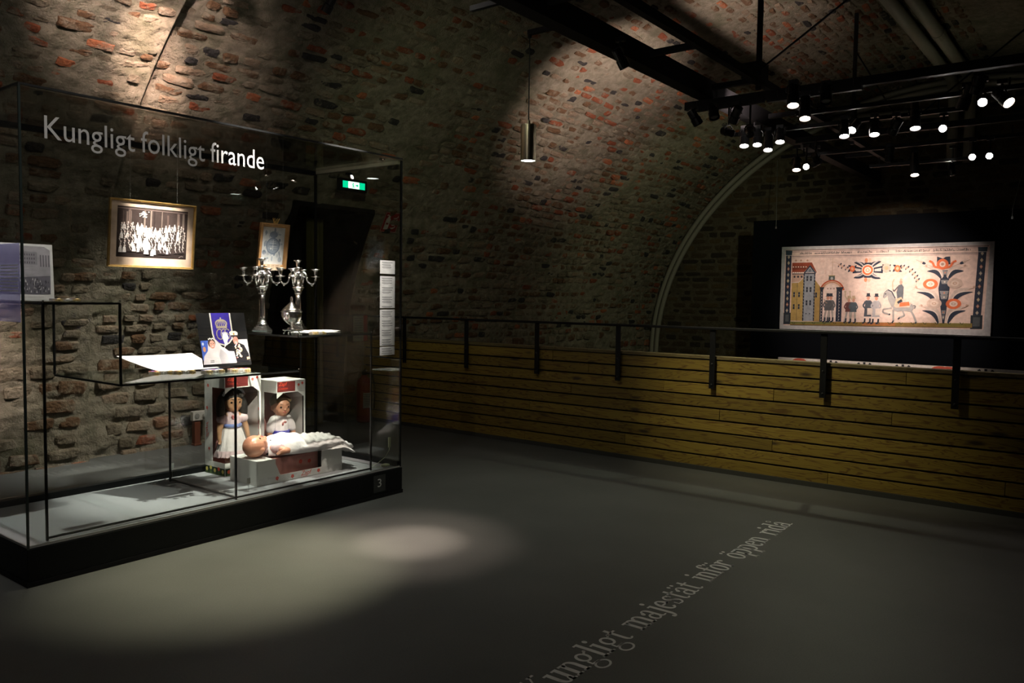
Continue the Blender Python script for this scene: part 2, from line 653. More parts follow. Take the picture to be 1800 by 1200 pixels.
class Print:
    """flat printed picture; shapes are stacked hair-thin, origin bottom-left, w x h metres, faces +z"""

    def __init__(self, w, h, base, step=1e-5):
        self.mb = MB()
        self.w, self.h = w, h
        self.z = 0.0
        self.step = step
        self.poly([(0, 0), (w, 0), (w, h), (0, h)], base)

    def poly(self, pts, col):
        self.z += self.step
        self.mb.col = col
        self.mb.add([(p[0], p[1], self.z) for p in pts], [tuple(range(len(pts)))])

    def rect(self, x0, y0, x1, y1, col):
        self.poly([(x0, y0), (x1, y0), (x1, y1), (x0, y1)], col)

    def ell(self, cx, cy, rx, ry, col, n=20, rot=0.0):
        ca, sa = math.cos(rot), math.sin(rot)
        pts = []
        for k in range(n):
            a = 2 * math.pi * k / n
            x, y = rx * math.cos(a), ry * math.sin(a)
            pts.append((cx + x * ca - y * sa, cy + x * sa + y * ca))
        self.poly(pts, col)

    def line(self, pts, w, col):
        self.z += self.step
        self.mb.col = col
        for (x0, y0), (x1, y1) in zip(pts[:-1], pts[1:]):
            d = math.hypot(x1 - x0, y1 - y0) or 1e-9
            nx, ny = -(y1 - y0) / d * w / 2, (x1 - x0) / d * w / 2
            self.mb.add([(x0 - nx, y0 - ny, self.z), (x1 - nx, y1 - ny, self.z), (x1 + nx, y1 + ny, self.z), (x0 + nx, y0 + ny, self.z)], [(0, 1, 2, 3)])

    def frame(self, x0, y0, x1, y1, w, col):
        self.line([(x0, y0), (x1, y0)], w, col)
        self.line([(x1, y0), (x1, y1)], w, col)
        self.line([(x1, y1), (x0, y1)], w, col)
        self.line([(x0, y1), (x0, y0)], w, col)

    def text(self, body, x, y, size, col, shear=0.0, width=None):
        vs, fs = text_shapes(body, shear)
        k = size
        kx = size if width is None else width / max(v.x for v in vs)
        self.z += self.step
        self.mb.col = col
        self.mb.add([(x + v.x * kx, y + v.y * k, self.z) for v in vs], fs)

    def build(self, name, material, parent=None, M=None):
        return self.mb.build(name, material, parent, colors=True, M=M)


def basis(ex, ey, loc):
    """matrix whose local x, y axes are ex, ey"""
    ex, ey = Vector(ex).normalized(), Vector(ey).normalized()
    ez = ex.cross(ey)
    return Matrix(((ex.x, ey.x, ez.x, loc[0]), (ex.y, ey.y, ez.y, loc[1]), (ex.z, ey.z, ez.z, loc[2]), (0, 0, 0, 1)))


# ---------------- vectorised noise for rough masonry
_PERM = RNG.random((64, 64, 64)).astype(np.float32)


def vnoise(P, s):
    q = P * s
    i = np.floor(q).astype(int)
    f = q - i
    f = f * f * (3 - 2 * f)
    out = 0
    for dx in (0, 1):
        for dy in (0, 1):
            for dz in (0, 1):
                w = (f[:, 0] if dx else 1 - f[:, 0]) * (f[:, 1] if dy else 1 - f[:, 1]) * (f[:, 2] if dz else 1 - f[:, 2])
                out = out + w * _PERM[(i[:, 0] + dx) % 64, (i[:, 1] + dy) % 64, (i[:, 2] + dz) % 64]
    return out - 0.5


def fbm(P, s, octv=4):
    o, a = 0, 1.0
    for k in range(octv):
        o = o + a * vnoise(P + 13.7 * k, s)
        s *= 2.03
        a *= 0.55
    return o
# =================================================================== STRUCTURE
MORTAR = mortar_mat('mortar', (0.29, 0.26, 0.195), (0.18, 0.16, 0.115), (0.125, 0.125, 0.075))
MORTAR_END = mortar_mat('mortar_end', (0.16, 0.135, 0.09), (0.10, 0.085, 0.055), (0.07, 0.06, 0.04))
MC = (0.24, 0.205, 0.15)
BRICKS = [
    brick_mat('brick_red', (0.22, 0.070, 0.034), MC, 0.12),
    brick_mat('brick_brown', (0.13, 0.075, 0.040), MC, 0.13),
    brick_mat('brick_orange', (0.34, 0.12, 0.055), MC, 0.12),
    brick_mat('brick_dark', (0.040, 0.038, 0.036), MC, 0.06),
    brick_mat('brick_grey', (0.15, 0.125, 0.085), MC, 0.16),
    brick_mat('brick_limed', (0.23, 0.17, 0.115), MC, 0.18),
]
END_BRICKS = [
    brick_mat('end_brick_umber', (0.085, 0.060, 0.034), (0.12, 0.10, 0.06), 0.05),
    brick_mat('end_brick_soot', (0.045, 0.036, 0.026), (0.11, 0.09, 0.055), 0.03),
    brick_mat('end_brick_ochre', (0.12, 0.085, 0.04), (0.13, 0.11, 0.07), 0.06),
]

YC, VA, ZC, VB = 2.0, 4.6, 0.4, 4.0      # half-ellipse of the barrel vault
XEND, XPIER, PROUD = 12.5, 3.0, 0.085
ZLOW = -1.3


def profile():
    pts = [(YC + VA, z) for z in np.linspace(ZLOW, ZC, 18)]
    for t in np.linspace(0, math.pi, 200)[1:]:
        pts.append((YC + VA * math.cos(t), ZC + VB * math.sin(t)))
    pts += [(YC - VA, z) for z in np.linspace(ZC, ZLOW, 18)[1:]]
    return np.array(pts)


PROF = profile()
_seg = np.hypot(*np.diff(PROF, axis=0).T)
ARC = np.concatenate([[0], np.cumsum(_seg)])
V_FLOOR = 1.3                                     # arc length at z = 0 on the left
V_SPLIT = float(np.interp(3.45, PROF[:110, 1], ARC[:110]))
V_END = ARC[-1]


def vault(v):
    """arc length -> (y, z) and inward normal (ny, nz)"""
    v = np.asarray(v, float)
    y = np.interp(v, ARC, PROF[:, 0])
    z = np.interp(v, ARC, PROF[:, 1])
    e = 0.03
    ty = np.interp(v + e, ARC, PROF[:, 0]) - np.interp(v - e, ARC, PROF[:, 0])
    tz = np.interp(v + e, ARC, PROF[:, 1]) - np.interp(v - e, ARC, PROF[:, 1])
    l = np.hypot(ty, tz)
    return y, z, -tz / l, ty / l


DOOR = (4.72, 5.60, 2.16)                        # x0, x1, top of the dark doorway


def rough_shell(name, x0, x1, v0, v1, step, proud, material, amp=0.024, hole=False, parent=None):
    nx, nv = max(2, int((x1 - x0) / step) + 1), max(2, int((v1 - v0) / step) + 1)
    xs, vs = np.linspace(x0, x1, nx), np.linspace(v0, v1, nv)
    X, V = np.meshgrid(xs, vs, indexing='ij')
    y, z, ny, nz = vault(V.ravel())
    P = np.stack([X.ravel(), y, z], 1)
    Q = np.stack([X.ravel() * 0.6, V.ravel(), np.zeros(X.size) + 3.3], 1)
    Q2 = Q * np.array([0.45, 1.6, 1.0])
    d = -0.006 + amp * 1.2 * fbm(Q, 2.6, 3) + amp * 1.3 * fbm(Q2, 9, 3) + amp * 0.8 * fbm(Q, 30, 2)
    edge = np.minimum.reduce([X.ravel() - x0, x1 - X.ravel()])
    d = d * np.clip(edge / 0.05, 0, 1) + proud
    P[:, 1] += ny * d
    P[:, 2] += nz * d
    idx = np.arange(nx * nv).reshape(nx, nv)
    a, b, c, e = idx[:-1, :-1].ravel(), idx[1:, :-1].ravel(), idx[1:, 1:].ravel(), idx[:-1, 1:].ravel()
    F = np.stack([a, e, c, b], 1)
    if hole:
        cx = P[F, 0].mean(1)
        cz = P[F, 2].mean(1)
        cy = P[F, 1].mean(1)
        keep = ~((cx > DOOR[0]) & (cx < DOOR[1]) & (cz < DOOR[2]) & (cy > 4))
        F = F[keep]
    me = bpy.data.meshes.new(name)
    me.vertices.add(len(P))
    me.vertices.foreach_set('co', P.astype(np.float32).ravel())
    me.loops.add(F.size)
    me.loops.foreach_set('vertex_index', F.ravel().astype(np.int32))
    me.polygons.add(len(F))
    me.polygons.foreach_set('loop_start', np.arange(0, F.size, 4, dtype=np.int32))
    me.polygons.foreach_set('loop_total', np.full(len(F), 4, np.int32))
    me.update(calc_edges=True)
    me.validate()
    me.polygons.foreach_set('use_smooth', [True] * len(me.polygons))
    me.materials.append(material)
    o = bpy.data.objects.new(name, me)
    COL.objects.link(o)
    if parent is None:
        o['kind'] = 'structure'
    else:
        o.parent = parent
    return o


wall_left = rough_shell('wall_left', XPIER - 0.02, XEND + 0.05, 0.0, V_SPLIT, 0.022, 0.0, MORTAR, hole=True)
ceiling = rough_shell('ceiling', XPIER - 0.02, XEND + 0.05, V_SPLIT, V_END - 5.2, 0.045, 0.0, MORTAR)
pier = rough_shell('plaster_pier', 0.6, XPIER, 1.2, V_SPLIT, 0.022, PROUD, MORTAR, amp=0.022, parent=wall_left)
pier2 = rough_shell('plaster_pier', 0.6, XPIER, V_SPLIT, V_END - 5.2, 0.06, PROUD, MORTAR, amp=0.022, parent=ceiling)
wall_right = rough_shell('wall_right', -4.0, XEND + 0.05, V_END - 5.2, V_END, 0.25, 0.0, MORTAR, amp=0.01)
shell_near = rough_shell('near_vault', -4.0, 0.62, 0.0, V_END - 5.2, 0.2, PROUD, MORTAR, amp=0.01, parent=ceiling)
# exposed edge of the plastered pier
mb = MB()
vv = np.linspace(1.2, V_END - 5.2, 260)
yy, zz, ny, nz = vault(vv)
for k in range(len(vv) - 1):
    pts = []
    for j, off in ((k, PROUD), (k + 1, PROUD), (k + 1, -0.03), (k, -0.03)):
        pts.append((XPIER, yy[j] + ny[j] * off, zz[j] + nz[j] * off))
    mb.add(pts, [(0, 1, 2, 3)])
mb.build('pier_edge', MORTAR, wall_left, smooth=False)


# ---------------------------------------------------------------- bricks
def brick_shape(seed, n=9):
    """irregular worn brick face, unit length x height, sunk back 0.05; about 34 triangles"""
    r = random.Random(seed)
    top, mid, bot = [], [], []
    for k in range(n):
        a = 2 * math.pi * (k + 0.3 * r.random()) / n
        ex = 0.42
        x = math.copysign(abs(math.cos(a)) ** ex, math.cos(a)) * 0.5
        y = math.copysign(abs(math.sin(a)) ** ex, math.sin(a)) * 0.5
        j = 1 - 0.26 * r.random()
        x, y = x * j, y * j
        top.append((x * 0.86, y * 0.78, 0.0 - 0.18 * r.random()))
        mid.append((x, y, -0.35))
        bot.append((x * 1.02, y * 1.02, -2.2))
    vs = top + mid + bot + [(0.1 * (r.random() - 0.5), 0.1 * (r.random() - 0.5), 0.05)]
    fs = []
    c = 3 * n
    for k in range(n):
        q = (k + 1) % n
        fs.append((k, q, c))
        fs.append((n + k, n + q, q, k))
        fs.append((2 * n + k, 2 * n + q, n + q, n + k))
    return np.array(vs), fs


NSHAPE = 8
SHAPES = [brick_shape(100 + i) for i in range(NSHAPE)]


def lay_bricks(owner, items, mats, label_parts=300):
    """items: list of (matrix 4x4 as numpy, material index, picture size); biggest ones become parts, the rest one mass"""
    items.sort(key=lambda t: -t[2])
    meshes = {}
    inv = owner.matrix_world.inverted()
    for M, mi, _ in items[:label_parts]:
        s = random.randrange(NSHAPE)
        if (s, mi) not in meshes:
            me = bpy.data.meshes.new('brick')
            vs, fs = SHAPES[s]
            me.from_pydata([tuple(p) for p in vs], [], fs)
            me.materials.append(mats[mi])
            meshes[(s, mi)] = me
        o = bpy.data.objects.new('brick', meshes[(s, mi)])
        COL.objects.link(o)
        o.parent = owner
        o.matrix_local = Matrix(M.tolist())
    rest = items[label_parts:]
    if rest:
        Vs, Fs, Mi = [], [], []
        base = 0
        for M, mi, _ in rest:
            vs, fs = SHAPES[random.randrange(NSHAPE)]
            Vs.append(vs @ M[:3, :3].T + M[:3, 3])
            Fs.extend([tuple(i + base for i in f) for f in fs])
            Mi.extend([mi] * len(fs))
            base += len(vs)
        me = bpy.data.meshes.new('brickwork')
        me.from_pydata(np.concatenate(Vs).tolist(), [], Fs)
        for m in mats:
            me.materials.append(m)
        me.polygons.foreach_set('material_index', Mi)
        me.update()
        o = bpy.data.objects.new('brickwork', me)
        COL.objects.link(o)
        o.parent = owner
        o['kind'] = 'stuff'


def frame_matrix(P, ex, ey, ez, L, H_, D, rot):
    ca, sa = math.cos(rot), math.sin(rot)
    a = ex * ca + ey * sa
    b = ey * ca - ex * sa
    M = np.eye(4)
    M[:3, 0] = a * L
    M[:3, 1] = b * H_
    M[:3, 2] = ez * D
    M[:3, 3] = P
    return M


def in_view(P, m=40):
    x, y, z = to_px(P)
    return z > 0.3 and -m < x < 1800 + m and -m < y < 1200 + m, z


items_wall, items_ceil = [], []
v = 1.22
rb = random.Random(5)
while v < V_SPLIT + 3.6:
    low = v < V_FLOOR + 0.75
    h = rb.uniform(0.085, 0.125) if low else rb.uniform(0.062, 0.088)
    vm = v + h / 2
    x = 1.2 + rb.random() * 0.2
    while x < XEND:
        Lb = rb.uniform(0.13, 0.30) if low else (rb.uniform(0.10, 0.15) if rb.random() < 0.5 else rb.uniform(0.19, 0.27))
        xm = x + Lb / 2
        x += Lb + rb.uniform(0.012, 0.03)
        vj = vm + 0.012 * math.sin(xm * 1.9) + rb.uniform(-0.006, 0.006)
        y, z, n_y, n_z = [float(t) for t in vault(vj)]
        near = xm < XPIER
        if abs(xm - XPIER) < Lb * 0.62 and not (near and abs(xm - XPIER) < Lb * 0.5 and False):
            if not near:
                continue
            xm = XPIER - Lb * 0.48
        if DOOR[0] - 0.1 < xm < DOOR[1] + 0.1 and z < DOOR[2] + 0.05 and y > 4:
            continue
        # how much of the masonry shows through the old render
        show = (0.78 if z > 2.4 else 0.55) if near else 0.92
        if low:
            show = 0.97
        patch = float(vnoise(np.array([[xm * 0.9, vj * 1.1, 7.0]]), 1.0)[0])
        if rb.random() > show + patch * 0.8:
            continue
        p = rb.uniform(-0.003, 0.020) + (0.008 if low else 0.0)
        if near:
            p += PROUD - 0.004
        nrm = np.array([0, n_y, n_z])
        P = np.array([xm, y + n_y * p, z + n_z * p])
        ok, dist = in_view(P)
        if not ok:
            continue
        nrm_t = nrm + np.array([rb.uniform(-.14, .14), rb.uniform(-.1, .1), rb.uniform(-.2, .12)])
        nrm_t /= np.linalg.norm(nrm_t)
        ex = np.array([1.0, 0, 0])
        ex = ex - nrm_t * ex.dot(nrm_t)
        ex /= np.linalg.norm(ex)
        ey = np.cross(nrm_t, ex)
        M = frame_matrix(P, ex, ey, nrm_t, Lb, h * rb.uniform(0.86, 1.0), 0.03, rb.uniform(-.05, .05))
        w = [0.12, 0.24, 0.03, 0.11, 0.30, 0.20]
        if near:
            w = [0.16, 0.28, 0.10, 0.04, 0.17, 0.25] if z > 2.4 else [0.05, 0.26, 0.01, 0.03, 0.35, 0.30]
        elif low:
            w = [0.07, 0.16, 0.01, 0.03, 0.30, 0.43]
        elif z > 3.3:
            w = [0.14, 0.30, 0.06, 0.08, 0.24, 0.18]
        mi = rb.choices(range(6), w)[0]
        facing = abs(float(np.dot(nrm, (np.array(EYE) - P) / np.linalg.norm(np.array(EYE) - P))))
        size = Lb * h * facing / dist ** 2
        px, py, _ = to_px(P)
        hidden = (px < 0 or px > 1800 or py < 0 or py > 1200)
        (items_wall if vj < V_SPLIT else items_ceil).append((M, mi, size * (0.2 if hidden else 1)))
    v += h + rb.uniform(0.010, 0.024)
lay_bricks(wall_left, items_wall, BRICKS)
lay_bricks(ceiling, items_ceil, BRICKS)

# ---------------------------------------------------------------- end wall
nyv, nzv = 150, 100
ys, zs = np.linspace(-2.7, 6.7, nyv), np.linspace(ZLOW, 4.6, nzv)
Yg, Zg = np.meshgrid(ys, zs, indexing='ij')
Pn = np.stack([np.full(Yg.size, 4.0), Yg.ravel(), Zg.ravel()], 1)
dx = 0.018 * fbm(Pn, 5, 3) + 0.01 * fbm(Pn, 17, 2)
Pw = np.stack([XEND - dx, Yg.ravel(), Zg.ravel()], 1)
mb = MB()
idx = np.arange(nyv * nzv).reshape(nyv, nzv)
mb.add(Pw.tolist(), np.stack([idx[:-1, :-1].ravel(), idx[:-1, 1:].ravel(), idx[1:, 1:].ravel(), idx[1:, :-1].ravel()], 1).tolist())
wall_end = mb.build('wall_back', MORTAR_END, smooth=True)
wall_end['kind'] = 'structure'
items_end = []
z = -0.1
while z < 4.4:
    h = rb.uniform(0.075, 0.105)
    y = -0.5 + rb.random() * 0.2
    while y < 6.6:
        Lb = rb.uniform(0.20, 0.34)
        ym = y + Lb / 2
        y += Lb + rb.uniform(0.012, 0.022)
        if ((ym - YC) / VA) ** 2 + (max(0, z + h / 2 - ZC) / VB) ** 2 > 1.0 or rb.random() < 0.06:
            continue
        P = np.array([XEND - rb.uniform(0.004, 0.018), ym, z + h / 2])
        ok, dist = in_view(P, 10)
        if not ok:
            continue
        covered = 1.1 < ym < 4.35 and 0.6 < P[2] < 2.4
        if covered:
            continue
        M = frame_matrix(P, np.array([0, -1.0, 0]), np.array([0, 0, 1.0]), np.array([-1.0, 0, 0]), Lb, h * 0.93, 0.025, rb.uniform(-.02, .02))
        items_end.append((M, rb.choices(range(3), [0.5, 0.3, 0.2])[0], Lb * h * (0.2 if ym < 0.6 else 1)))
    z += h + rb.uniform(0.010, 0.018)
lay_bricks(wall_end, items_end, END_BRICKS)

# wall behind the camera, closing the vault
mb = MB()
mb.box(-4.2, -2.8, ZLOW, -4.0, 6.8, 4.7)
wf = mb.build('wall_front', MORTAR)
wf['kind'] = 'structure'

# ---------------------------------------------------------------- floors
fm, nt, b = new_mat('linoleum')
N, L = nt.nodes, nt.links
tc = N.new('ShaderNodeNewGeometry')
n1 = N.new('ShaderNodeTexNoise'); n1.inputs['Scale'].default_value = 2.0; n1.inputs['Detail'].default_value = 5
n2 = N.new('ShaderNodeTexNoise'); n2.inputs['Scale'].default_value = 160.0; n2.inputs['Detail'].default_value = 3
L.new(tc.outputs['Position'], n1.inputs['Vector']); L.new(tc.outputs['Position'], n2.inputs['Vector'])
av = N.new('ShaderNodeMath'); av.operation = 'ADD'
L.new(n1.outputs['Fac'], av.inputs[0]); L.new(n2.outputs['Fac'], av.inputs[1])
rp = N.new('ShaderNodeMapRange'); rp.inputs['From Min'].default_value = 0.7; rp.inputs['From Max'].default_value = 1.3
L.new(av.outputs[0], rp.inputs['Value'])
mx = N.new('ShaderNodeMix'); mx.data_type = 'RGBA'
mx.inputs['A'].default_value = (0.088, 0.092, 0.088, 1); mx.inputs['B'].default_value = (0.124, 0.128, 0.122, 1)
L.new(rp.outputs[0], mx.inputs['Factor']); L.new(mx.outputs['Result'], b.inputs['Base Color'])
b.inputs['Roughness'].default_value = 0.55
b.inputs['Specular IOR Level'].default_value = 0.35
mb = MB()
mb.box(-4.0, -2.7, -0.12, 6.0, 6.75, 0.0)
fl = mb.build('floor', fm)
fl['kind'] = 'structure'
mb = MB()
mb.box(6.0, -2.7, ZLOW - 0.1, 12.6, 6.8, ZLOW + 0.02)
fl2 = mb.build('floor_lower', fm)
fl2['kind'] = 'structure'
mb = MB()
mb.box(6.0, -2.7, ZLOW, 6.02, 6.6, -0.001)
fl3 = mb.build('trim_2', fm)
fl3['kind'] = 'structure'

# ---------------------------------------------------------------- dark doorway in the left wall
BLACKP = mat('black_paint', (0.010, 0.010, 0.010), 0.6, spec=0.1)
mb = MB()
x0, x1, zt = DOOR
yb = 7.0
zj = np.linspace(0, zt, 24)
yj = np.where(zj > ZC, YC + VA * np.sqrt(np.clip(1 - ((zj - ZC) / VB) ** 2, 0, 1)), YC + VA) - 0.03
for xa, xb in ((x0 - 0.05, x0 + 0.01), (x1 - 0.01, x1 + 0.05)):      # jambs that follow the curve of the vault
    for k in range(len(zj) - 1):
        vs = [(x_, y_, z_) for x_ in (xa, xb) for (y_, z_) in ((yj[k], zj[k]), (yb, zj[k]), (yb, zj[k + 1]), (yj[k + 1], zj[k + 1]))]
        mb.add(vs, [(0, 1, 2, 3), (4, 7, 6, 5), (0, 3, 7, 4), (1, 5, 6, 2)])
mb.box(x0 - 0.05, float(yj[-1]), zt, x1 + 0.05, yb, zt + 0.04)
d1 = mb.build('door_1', BLACKP)
d1['kind'] = 'structure'
mb = MB()
mb.box(x0, yb - 0.05, 0, x1, yb, zt)
for zz_ in (0.25, 1.15):
    mb.box(x0 + 0.12, yb - 0.065, zz_, x1 - 0.12, yb - 0.05, zz_ + 0.75)
mb.build('door_leaf', mat('door_black', (0.014, 0.014, 0.013), 0.5), d1)
mb = MB()
mb.tube([(x0 + 0.1, yb - 0.05, 1.0), (x0 + 0.1, yb - 0.11, 1.0), (x0 + 0.22, yb - 0.11, 1.0)], 0.009)
mb.build('door_handle', mat('steel', (0.5, 0.5, 0.5), 0.3, 1.0), d1)

# ---------------------------------------------------------------- wooden parapet
PINE = wood_mat('pine', (0.30, 0.205, 0.034), (0.16, 0.085, 0.018), (0.06, 0.035, 0.016))
PX = 5.95
par = empty('parapet', (PX, 0, 0), label='low parapet wall of horizontal yellow pine boards with dark gaps, closing the hall floor', cat='parapet')
gaps = [0.0, 0.118, 0.215, 0.309, 0.403, 0.497, 0.592, 0.688, 0.782, 0.878]
joints = {0: [1.69, 4.4], 1: [3.35, 0.6], 2: [2.10, 5.2], 3: [4.35, 0.2], 4: [2.52, 5.6], 5: [1.28, 3.9], 6: [2.10, 3.0, 4.55], 7: [3.72, 0.9], 8: [4.1, 1.2]}
for r_ in range(9):
    z0, z1 = gaps[r_] + 0.007, gaps[r_ + 1] - 0.006
    cuts = [-2.6] + sorted(joints[r_]) + [6.58]
    for a, b2 in zip(cuts[:-1], cuts[1:]):
        mb = MB()
        mb.bevbox(-0.012 - 0.002 * random.random(), a + 0.0012, z0, 0.012, b2 - 0.0012, z1, 0.002)
        mb.build('board', PINE, par)
mb = MB()
mb.box(0.014, -2.6, 0.0, 0.05, 6.58, 0.875)
mb.build('backing', BLACKP, par)
mb = MB()
mb.bevbox(-0.022, -2.6, 0.880, 0.055, 6.58, 0.905, 0.003)
mb.build('cap_rail', wood_mat('pine_cap', (0.20, 0.155, 0.065), (0.13, 0.09, 0.035), (0.06, 0.04, 0.02)), par)
mb = MB()
mb.box(-0.028, -2.6, 0.0, -0.013, 6.58, 0.035)
mb.build('floor_strip', mat('dusty_strip', (0.05, 0.05, 0.042), 0.8), par)

IRON = mat('black_iron', (0.009, 0.009, 0.010), 0.5, 0.0, spec=0.22)
hr = empty('handrail', (PX - 0.05, 0, 0), label='thin black iron handrail on flat posts bolted to the pine parapet', cat='railing')
mb = MB()
mb.bevbox(-0.022, -2.6, 1.112, 0.022, 6.5, 1.132, 0.004)
mb.build('top_rail', IRON, hr)
py_ = 0.06
for k in range(8):
    yk = 0.06 + 0.838 * k
    mb = MB()
    mb.bevbox(-0.006, yk - 0.022, 0.655, 0.006, yk + 0.022, 1.113, 0.0015)
    po = mb.build('post', IRON, hr)
    for zz_ in (0.685, 0.845):
        mb = MB()
        mb.lathe([(0.009, 0), (0.009, 0.004), (0.005, 0.006)], n=8, M=Matrix.Translation((-0.006, yk, zz_)) @ Matrix.Rotation(-math.pi / 2, 4, 'Y'))
        mb.tube([(-0.006, yk, zz_), (0.024, yk, zz_)], 0.004, 6)
        mb.build('bolt', mat('bolt_iron', (0.05, 0.05, 0.05), 0.4, 0.8), po)

# ---------------------------------------------------------------- arched conduits on the end wall
mb = MB()
LEADP = mat('grey_pipe', (0.30, 0.28, 0.225), 0.55)
tt = np.linspace(0.0, math.pi * 0.75, 60)
pts1 = [(XEND - 0.05, YC + VA - 0.06, z) for z in np.linspace(ZLOW, ZC, 8)[:-1]] + [(XEND - 0.05, YC + (VA - 0.06) * math.cos(t), ZC + (VB - 0.06) * math.sin(t)) for t in tt]
pts2 = [(XEND - 0.06, YC + VA - 0.15, z) for z in np.linspace(ZLOW, ZC, 8)[:-1]] + [(XEND - 0.06, YC + (VA - 0.15) * math.cos(t), ZC + (VB - 0.15) * math.sin(t)) for t in tt]
ap = empty('arch_conduits')
ap['kind'] = 'structure'
mb.tube(pts1, 0.040, 10)
mb.build('conduit', LEADP, ap, smooth=True)
mb = MB()
mb.tube(pts2, 0.040, 10)
mb.build('conduit', LEADP, ap, smooth=True)
# =================================================================== DISPLAY CASE
X0, X1, YF, YB, ZT, HB = 1.529, 3.886, 3.929, 4.832, 2.254, 0.181
CLEAR = glass_mat('clear_glass', (0.965, 0.975, 0.97))
FRONTG = glass_mat('tinted_glass', (0.83, 0.83, 0.81))  # darker tint than the other panes
SHELFG = glass_mat('shelf_glass', (0.90, 0.955, 0.94))
BLACKM = mat('case_black', (0.007, 0.0075, 0.008), 0.45, spec=0.12)
FRAMEW = mat('case_frame_beige', (0.27, 0.26, 0.20), 0.6)
STEEL = mat('steel', (0.5, 0.5, 0.5), 0.3, 1.0)
CHROME = mat('chrome', (0.75, 0.75, 0.75), 0.12, 1.0)
ROD = mat('rod_black', (0.012, 0.012, 0.012), 0.35, 0.3)
PRINT = print_mat()

case = empty('display_case', (0, 0, 0), label='tall glass museum showcase on a low black plinth, lettered across its front pane', cat='showcase')
mb = MB()
mb.bevbox(X0 - 0.004, YF - 0.006, 0.025, X1 + 0.004, YB + 0.006, HB - 0.008, 0.002)
plinth = mb.build('plinth', BLACKM, case)
mb = MB()
mb.box(X0 - 0.008, YF - 0.010, 0.0, X1 + 0.008, YB + 0.010, 0.024)
mb.build('skirting', mat('skirting_black', (0.010, 0.010, 0.011), 0.5, spec=0.1), plinth)
mb = MB()
mb.box(X0 + 0.012, YF + 0.012, HB - 0.007, X1 - 0.03, YB - 0.06, HB)
mb.build('deck', mat('deck_grey', (0.23, 0.23, 0.24), 0.6, var=0.06, scale=4), case)
mb = MB()
for a in ((X0 + 0.012, YB - 0.058, X1 - 0.01, YB - 0.012), (X1 - 0.028, YF + 0.012, X1 - 0.010, YB - 0.012)):
    mb.box(a[0], a[1], HB - 0.007, a[2], a[3], HB + 0.035)
mb.build('inner_rim', BLACKM, case)
mb = MB()
mb.box(X0 + 0.009, YF + 0.001, HB - 0.004, X1 - 0.013, YF + 0.008, HB + 0.0065)
mb.box(X0 + 0.001, YF + 0.009, HB - 0.004, X0 + 0.008, YB - 0.012, HB + 0.0065)
mb.build('seal', mat('grey_seal', (0.30, 0.30, 0.29), 0.5), case)
t = 0.008
for nm, a, m_ in (('front_pane', (X0 + t, YF, HB + 0.007, X1 - 0.013, YF + t, ZT - 0.008), FRONTG),
                  ('side_pane', (X0, YF, HB + 0.007, X0 + t, YB, ZT - 0.008), CLEAR),
                  ('side_pane', (X1 - t, YF + 0.014, HB + 0.007, X1, YB - 0.016, ZT - 0.03), CLEAR),
                  ('back_pane', (X0 + t, YB - t, HB + 0.036, X1 - 0.016, YB, ZT - 0.03), CLEAR),
                  ('top_pane', (X0, YF, ZT - 0.0075, X1, YB, ZT), CLEAR)):
    mb = MB()
    mb.box(*a)
    o = mb.build(nm, m_, case)
mb = MB()
mb.rod((X1 - 0.006, YF + 0.006, HB), (X1 - 0.006, YF + 0.006, ZT - 0.008), 0.012)
mb.build('corner_post', BLACKM, case)
mb = MB()
mb.rod((X1 - 0.008, YB - 0.008, HB), (X1 - 0.008, YB - 0.008, ZT - 0.008), 0.016)
mb.build('corner_post', BLACKM, case)
mb = MB()
mb.rod((X0 + 0.004, YF + 0.004, HB - 0.008), (X0 + 0.004, YF + 0.004, ZT), 0.0095)
mb.build('glass_edge', mat('edge_green', (0.015, 0.022, 0.02), 0.3), case)
mb = MB()
mb.box(X0, YF - 0.001, ZT, X1, YF + 0.012, ZT + 0.010)
mb.box(X0, YF + 0.012, ZT, X0 + 0.012, YB, ZT + 0.010)
mb.build('top_edge', mat('edge_metal', (0.035, 0.036, 0.036), 0.3, 0.7), case)
mb = MB()
mb.box(X1 - 0.03, YF + 0.014, ZT - 0.03, X1, YB, ZT - 0.008)
mb.build('top_frame', FRAMEW, case)
mb = MB()
mb.box(X0, YB - 0.04, ZT - 0.038, X1 - 0.031, YB, ZT - 0.008)
mb.build('top_frame', BLACKM, case)
for cx_ in (3.72, 1.62):
    mb = MB()
    mb.cbox((cx_, YF + 0.022, ZT - 0.018), (0.03, 0.024, 0.012))
    mb.lathe([(0.006, 0), (0.006, 0.006)], (cx_, YF + 0.022, ZT - 0.029), n=10)
    mb.build('glass_clamp', CHROME, case)

# lettering on the front pane
DIM_VINYL = mat('vinyl_dim_words', (0.44, 0.44, 0.43), 0.6, var=0.05)  # one vinyl; the tone per word carries how lamplight falls on it
ty = YF - 0.0006
for word, pa, pb, zb, hz in (('Kungligt', (78, 243), (237, 243), 2.035, 0.150), ('folkligt', (248, 270), (360, 270), 2.040, 0.150), ('firande', (370, 283), (464, 298), 2.045, 0.150)):
    vs, fs = text_shapes(word)
    xa, xb = pix(pa[0], pa[1], 1, YF).x, pix(pb[0], pb[1], 1, YF).x
    w_ = max(v_.x for v_ in vs)
    mb = MB()
    mb.add([(xa + v_.x * (xb - xa) / w_, ty, zb + v_.y * hz) for v_ in vs], fs)
    mb.build('lettering', DIM_VINYL if word != 'firande' else mat('vinyl_lit_word', (0.36, 0.36, 0.35), 0.6, var=0.05), case)  # same vinyl, tone lowered for the word in lamplight

